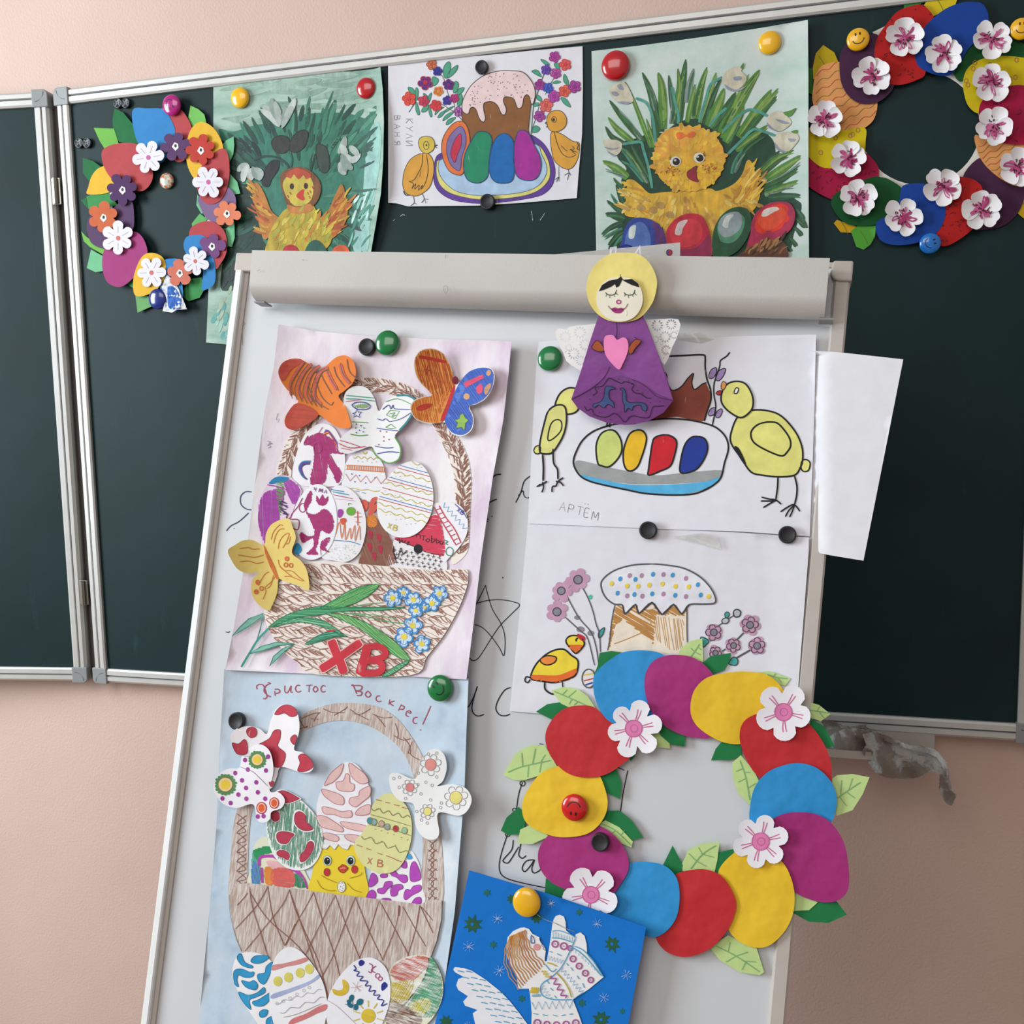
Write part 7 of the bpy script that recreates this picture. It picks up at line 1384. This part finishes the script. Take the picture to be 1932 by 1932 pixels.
BL_ = """a360,540,430,700,560,1040,26 b240,680,330,800,500,1000,34 d310,750,400,860,480,980,18 a230,810,300,900,420,1000,34 c210,880,260,960,350,1010,30 b490,470,560,640,630,920,42 d500,520,560,620,590,760,24 a610,470,640,600,650,900,46 e625,500,650,640,670,820,16 g690,490,710,640,745,860,32
a760,440,770,600,720,860,34 b820,370,800,540,770,860,40 e815,420,780,620,770,780,14 d880,440,850,560,830,700,36 a890,560,860,700,830,850,30 a980,430,930,600,890,820,42 b960,480,920,620,880,800,22 e1050,470,1000,640,930,850,34 c1090,500,1010,700,960,860,34 a1110,590,1060,740,990,880,60
b1200,620,1110,780,1020,900,60 a1380,450,1260,640,1080,960,70 b1340,500,1240,680,1100,900,26 e1300,480,1240,600,1180,740,18 a1260,720,1200,860,1120,1000,50 c1260,760,1200,900,1150,1030,30 a1470,600,1370,740,1220,960,46 b1510,650,1400,780,1250,960,34 a1520,590,1440,700,1340,800,30 e1490,620,1400,720,1330,790,14
a1440,870,1330,960,1200,1060,40 c1430,930,1320,1020,1220,1120,34 a1640,1060,1520,1120,1380,1240,30 b1600,1090,1500,1160,1380,1260,26 a1690,1100,1600,1170,1430,1280,44 d1690,1150,1600,1230,1480,1300,20 b1670,1200,1560,1280,1420,1340,34 a1670,1290,1560,1340,1420,1400,36 d1640,1330,1540,1360,1420,1400,16 g1690,1400,1600,1410,1450,1420,40
f1560,1290,1500,1340,1420,1370,20 c1540,1060,1460,1130,1360,1220,26 a190,1140,280,1190,380,1270,46 d210,1200,290,1240,350,1260,16 b270,1270,310,1320,350,1350,20 f250,1390,300,1470,350,1540,24 g220,1440,290,1500,350,1540,30 c210,1540,290,1560,360,1580,46 g290,1320,320,1400,350,1480,30 f300,1020,380,1100,470,1230,30
a360,1050,430,1150,520,1300,30 c400,1000,470,1150,560,1320,44 d450,1160,490,1240,530,1310,16 f330,1140,410,1190,500,1300,20 b560,760,580,860,600,1000,34 a520,820,560,950,580,1040,24 c640,700,650,800,640,920,26 d1280,1060,1230,1150,1190,1230,18 f1260,1040,1200,1140,1170,1240,22 d700,600,715,740,700,860,12
g180,1700,250,1650,340,1610,30 f200,1720,270,1690,340,1660,24 c230,1780,290,1720,350,1680,30 f270,1800,310,1750,360,1700,20 g1640,1480,1700,1560,1700,1600,30 c1640,1550,1700,1620,1730,1640,26 g1620,1620,1680,1680,1700,1710,26 c1600,1700,1640,1760,1660,1790,24 g1570,1760,1610,1810,1620,1830,20 c1660,1500,1720,1600,1740,1650,14"""
i_ = 0
for q in BL_.split():
    c = G[q[0]]; n = [float(x) for x in q[1:].split(',')]
    p0, p1, p2 = (n[0], n[1]), (n[2], n[3]), (n[4], n[5]); wd = n[6] / ZS * 1.55
    it.append(S(zp([p2, p1, p0]), wd * 1.25, c, 1 + i_ % 5, True, 3))
    it.append(S(zp([(p2[0] + 5, p2[1]), (p1[0] + 4, p1[1]), (p0[0] + 3, p0[1] + 20)]), wd * .3, '#7f9c50' if q[0] in 'ae' else '#3a6a44', 6, True, 2)); i_ += 1
it += [S(s, 5.2, '#4f9a8a', 7, True, 0) for s in ('440,665 520,700 560,780 580,900 590,1020', '715,580 740,700 765,800 762,860', '1090,510 1010,560 970,680 920,850', '1000,880 1060,800 1130,740', '1440,800 1370,765 1290,755 1200,820 1100,920', '1500,950 1400,915 1330,905 1230,1000 1140,1090', '340,1015 400,1005 480,1000 500,1060 540,1200 565,1350')]
T.ink('painted_grass', it, .0003, 'paint')['kind'] = 'stuff'
def snow(parts): T.ink('painted_snowdrop', [F(s, c, i) for i, (s, c) in enumerate(parts)], .0012, 'paint')
CRX, GV = '#c9c2ac', '#8e93a0'
snow([('240,600 280,560 330,540 370,560 410,640 420,690 360,710 300,690 260,650', CRX), ('255,620 290,615 315,640 280,650', GV), ('300,570 330,560 350,600 320,600', GV), ('300,695 360,712 400,700 360,690', GV)])
snow([('1100,510 1140,450 1200,425 1260,430 1240,460 1280,500 1270,550 1210,600 1140,590 1105,550', CRX), ('1120,560 1190,600 1260,580 1285,570 1240,605 1180,612 1130,590', GV), ('1185,505 1240,500 1240,525 1190,530', GV), ('1235,430 1262,395 1255,440', '#4f8433')])
snow([('1440,810 1500,765 1560,775 1620,840 1600,880 1530,920 1470,890 1445,850', CRX), ('1438,850 1480,890 1530,920 1490,910 1445,880', GV), ('1500,825 1560,835 1610,855 1560,860', GV), ('1560,775 1610,760 1660,740 1610,805', '#4f8433')])
snow([('1490,970 1530,930 1600,920 1660,930 1680,970 1660,1010 1600,1070 1540,1050 1500,1010', CRX), ('1495,1000 1540,1050 1590,1075 1560,1080 1510,1050', GV), ('1600,970 1660,980 1620,1000', GV), ('1620,920 1665,905 1660,935', '#4f8433')])
snow([('190,990 240,980 300,985 335,1010 330,1060 290,1100 230,1070', CRX), ('200,1035 260,1045 320,1040 260,1060', GV), ('225,1070 290,1098 270,1105', GV)])
CY, CO = '#d8a832', '#c98a34'
body = P('560,1390 640,1380 820,1370 1000,1350 1060,1370 1180,1320 1250,1240 1280,1150 1305,1135 1330,1170 1350,1240 1370,1290 1365,1340 1385,1390 1370,1450 1330,1520 1200,1600 1100,1720 1020,1800 700,1800 640,1640 500,1580 370,1560 355,1500 365,1440 350,1380 375,1340 370,1290 420,1285 480,1330 520,1370')
it = [F(body, CY, 0)]
it += rstroke('370,1300 500,1350 640,1400 1000,1380 1200,1330 1300,1160 1370,1300 1370,1450 1200,1590 1000,1700 700,1650 500,1570 370,1550', 150, ['#d2a43c', '#c4923c', '#dcb84c', '#b8863c', '#d8ac4c', '#e2c46c'], 4, 8, 40, 90, 1, (820, 1150))
it += rstroke('1200,1330 1300,1160 1360,1300 1330,1450 1150,1500', 30, ['#e0b43c', '#c88c34', '#e6c468'], 3, 5, 80, 150, 3, ang=-55)
it += rstroke('370,1300 470,1340 600,1450 560,1560 380,1530', 24, ['#e0b43c', '#c88c34', '#e6c468', '#c09a4a'], 4, 7, 70, 130, 3, ang=200)
it += [F(zp(ell(x, y, 34, 26, 20)), '#b08a4a', 5) for x, y in ((575, 1515), (480, 1500), (700, 1550), (630, 1480))] 
T.ink('painted_chick_body', it, .0014, 'paint')
head = [((845 + (272 + 7 * sin(k * 2.7)) * cos(2 * pi * k / 60)), (1125 + (250 + 8 * sin(k * 3.1)) * sin(2 * pi * k / 60))) for k in range(60)]
it = [F(zp(head), '#dba632', 0, False), F('640,930 760,880 900,900 860,1000 700,1080 620,1150 590,1050', '#dc9c3c', 1)]
it += rstroke('620,1000 800,900 1000,920 1090,1100 1050,1250 900,1340 720,1330 600,1200', 90, ['#dfae34', '#d8a03a', '#e2b63c', '#d09638', '#dcb048'], 6, 10, 40, 80, 1, (845, 1125))
it += rstroke('620,1150 1080,1150 1030,1290 850,1350 680,1310', 30, ['#e2b428', '#dcae34'], 5, 9, 40, 80, 3, ang=10)
it += [F('750,930 790,925 820,945 860,920 890,925 890,955 850,965 820,955 780,975 755,970', '#dd6a2c', 5)]
T.ink('painted_head', it, .0024, 'paint')
for x, y, d in ((742, 1145, -1), (922, 1118, 1)):
    T.ink('painted_eye', [F(zp(ell(x, y, 42, 38)), '#d4d2c4', 0), F(zp(ell(x + 6, y + 2, 28, 28)), '#2a1f1c', 1), F(zp(ell(x - 4 * d - 6, y - 8, 10, 9)), '#b8b8b0', 2)] + [S(zp([(x + d * 34, y - 12 - k * 4), (x + d * (64 - k * 8), y - 20 - k * 13)]), 1.5, '#2a1f1c', 1, True, 3) for k in range(4)], .0032, 'marker')
T.ink('painted_beak', FO('832,1225 860,1205 905,1178 900,1220 905,1270 915,1300 870,1290 835,1265', '#8f1f30', 1, '#5a1822', 0), .0032, 'paint')
it = []
for cx, cy in ((700, 1215), (1000, 1190)):
    for k in range(34): x, y = cx + rs.gauss(0, 32), cy + rs.gauss(0, 24); it.append(S(zp([(x, y), (x + rs.uniform(-6, 6), y + 9)]), 1.5, rs.choice(['#a8481f', '#7a2f1c', '#c8642c']), 1, False))
T.ink('painted_freckles', it, .0032, 'paint')['kind'] = 'stuff'
def pegg(layers, lab): T.ink('painted_egg', [F(s, c, i) for i, (s, c) in enumerate(layers)], .0034, 'paint', label=lab)
pegg([('340,1880 335,1750 360,1650 410,1585 480,1572 560,1590 630,1640 665,1720 670,1880', '#2a3f94'), ('560,1600 640,1660 668,1760 668,1880 590,1880 590,1700', '#5a2a6a'), ('355,1790 370,1700 410,1630 480,1605 530,1650 555,1740 540,1830 480,1860 380,1840', '#4f70b4'), ('388,1725 395,1650 440,1630 438,1680 425,1728', '#cfd4d0')], 'blue painted egg')
pegg([('670,1720 690,1640 760,1570 850,1540 940,1560 990,1640 1010,1740 1000,1880 720,1880', '#b81f38'), ('760,1820 900,1800 1000,1700 1010,1800 990,1880 780,1880', '#8a2048'), ('700,1700 740,1620 830,1580 920,1600 950,1680 920,1760 820,1800 730,1770', '#c9303c'), ('738,1680 765,1610 835,1590 800,1650 785,1700 750,1705', '#d8c4c0')], 'crimson painted egg')
pegg([('1020,1760 1035,1660 1080,1570 1150,1510 1230,1490 1300,1520 1320,1600 1300,1700 1240,1800 1160,1860 1060,1880 1020,1850', '#1f4f30'), ('1080,1740 1060,1640 1100,1560 1170,1530 1240,1545 1270,1600 1240,1700 1180,1760 1120,1765', '#4f8a68'), ('1070,1670 1080,1590 1140,1540 1220,1530 1250,1590 1230,1660 1170,1710 1110,1720', '#8f9ca0'), ('1100,1620 1130,1560 1185,1550 1150,1600 1140,1650 1110,1645', '#c8ccc8')], 'green painted egg')
pegg([('1280,1810 1310,1700 1320,1610 1360,1530 1440,1470 1530,1450 1610,1465 1650,1530 1640,1620 1590,1690 1490,1745 1400,1770 1310,1815', '#a8244a'), ('1345,1640 1370,1550 1450,1490 1540,1465 1600,1500 1605,1580 1550,1650 1450,1690 1380,1690', '#d8301f'), ('1370,1610 1400,1540 1480,1500 1560,1500 1580,1560 1520,1640 1430,1670', '#dc4a28'), ('1395,1550 1420,1510 1500,1490 1530,1510 1490,1530 1440,1560 1405,1565', '#d4c8c0')], 'red painted egg')
T.ink('painted_nest', [F('1220,1860 1290,1810 1400,1775 1500,1750 1550,1745 1595,1820 1560,1880 1220,1880', '#5a3420', 0)] + rstroke('1230,1850 1400,1780 1540,1750 1580,1860 1260,1870', 44, ['#8a5a34', '#6a4028', '#a87848', '#42261a'], 3, 6, 50, 100, 1, ang=-50), .0038, 'paint')['kind'] = 'stuff'
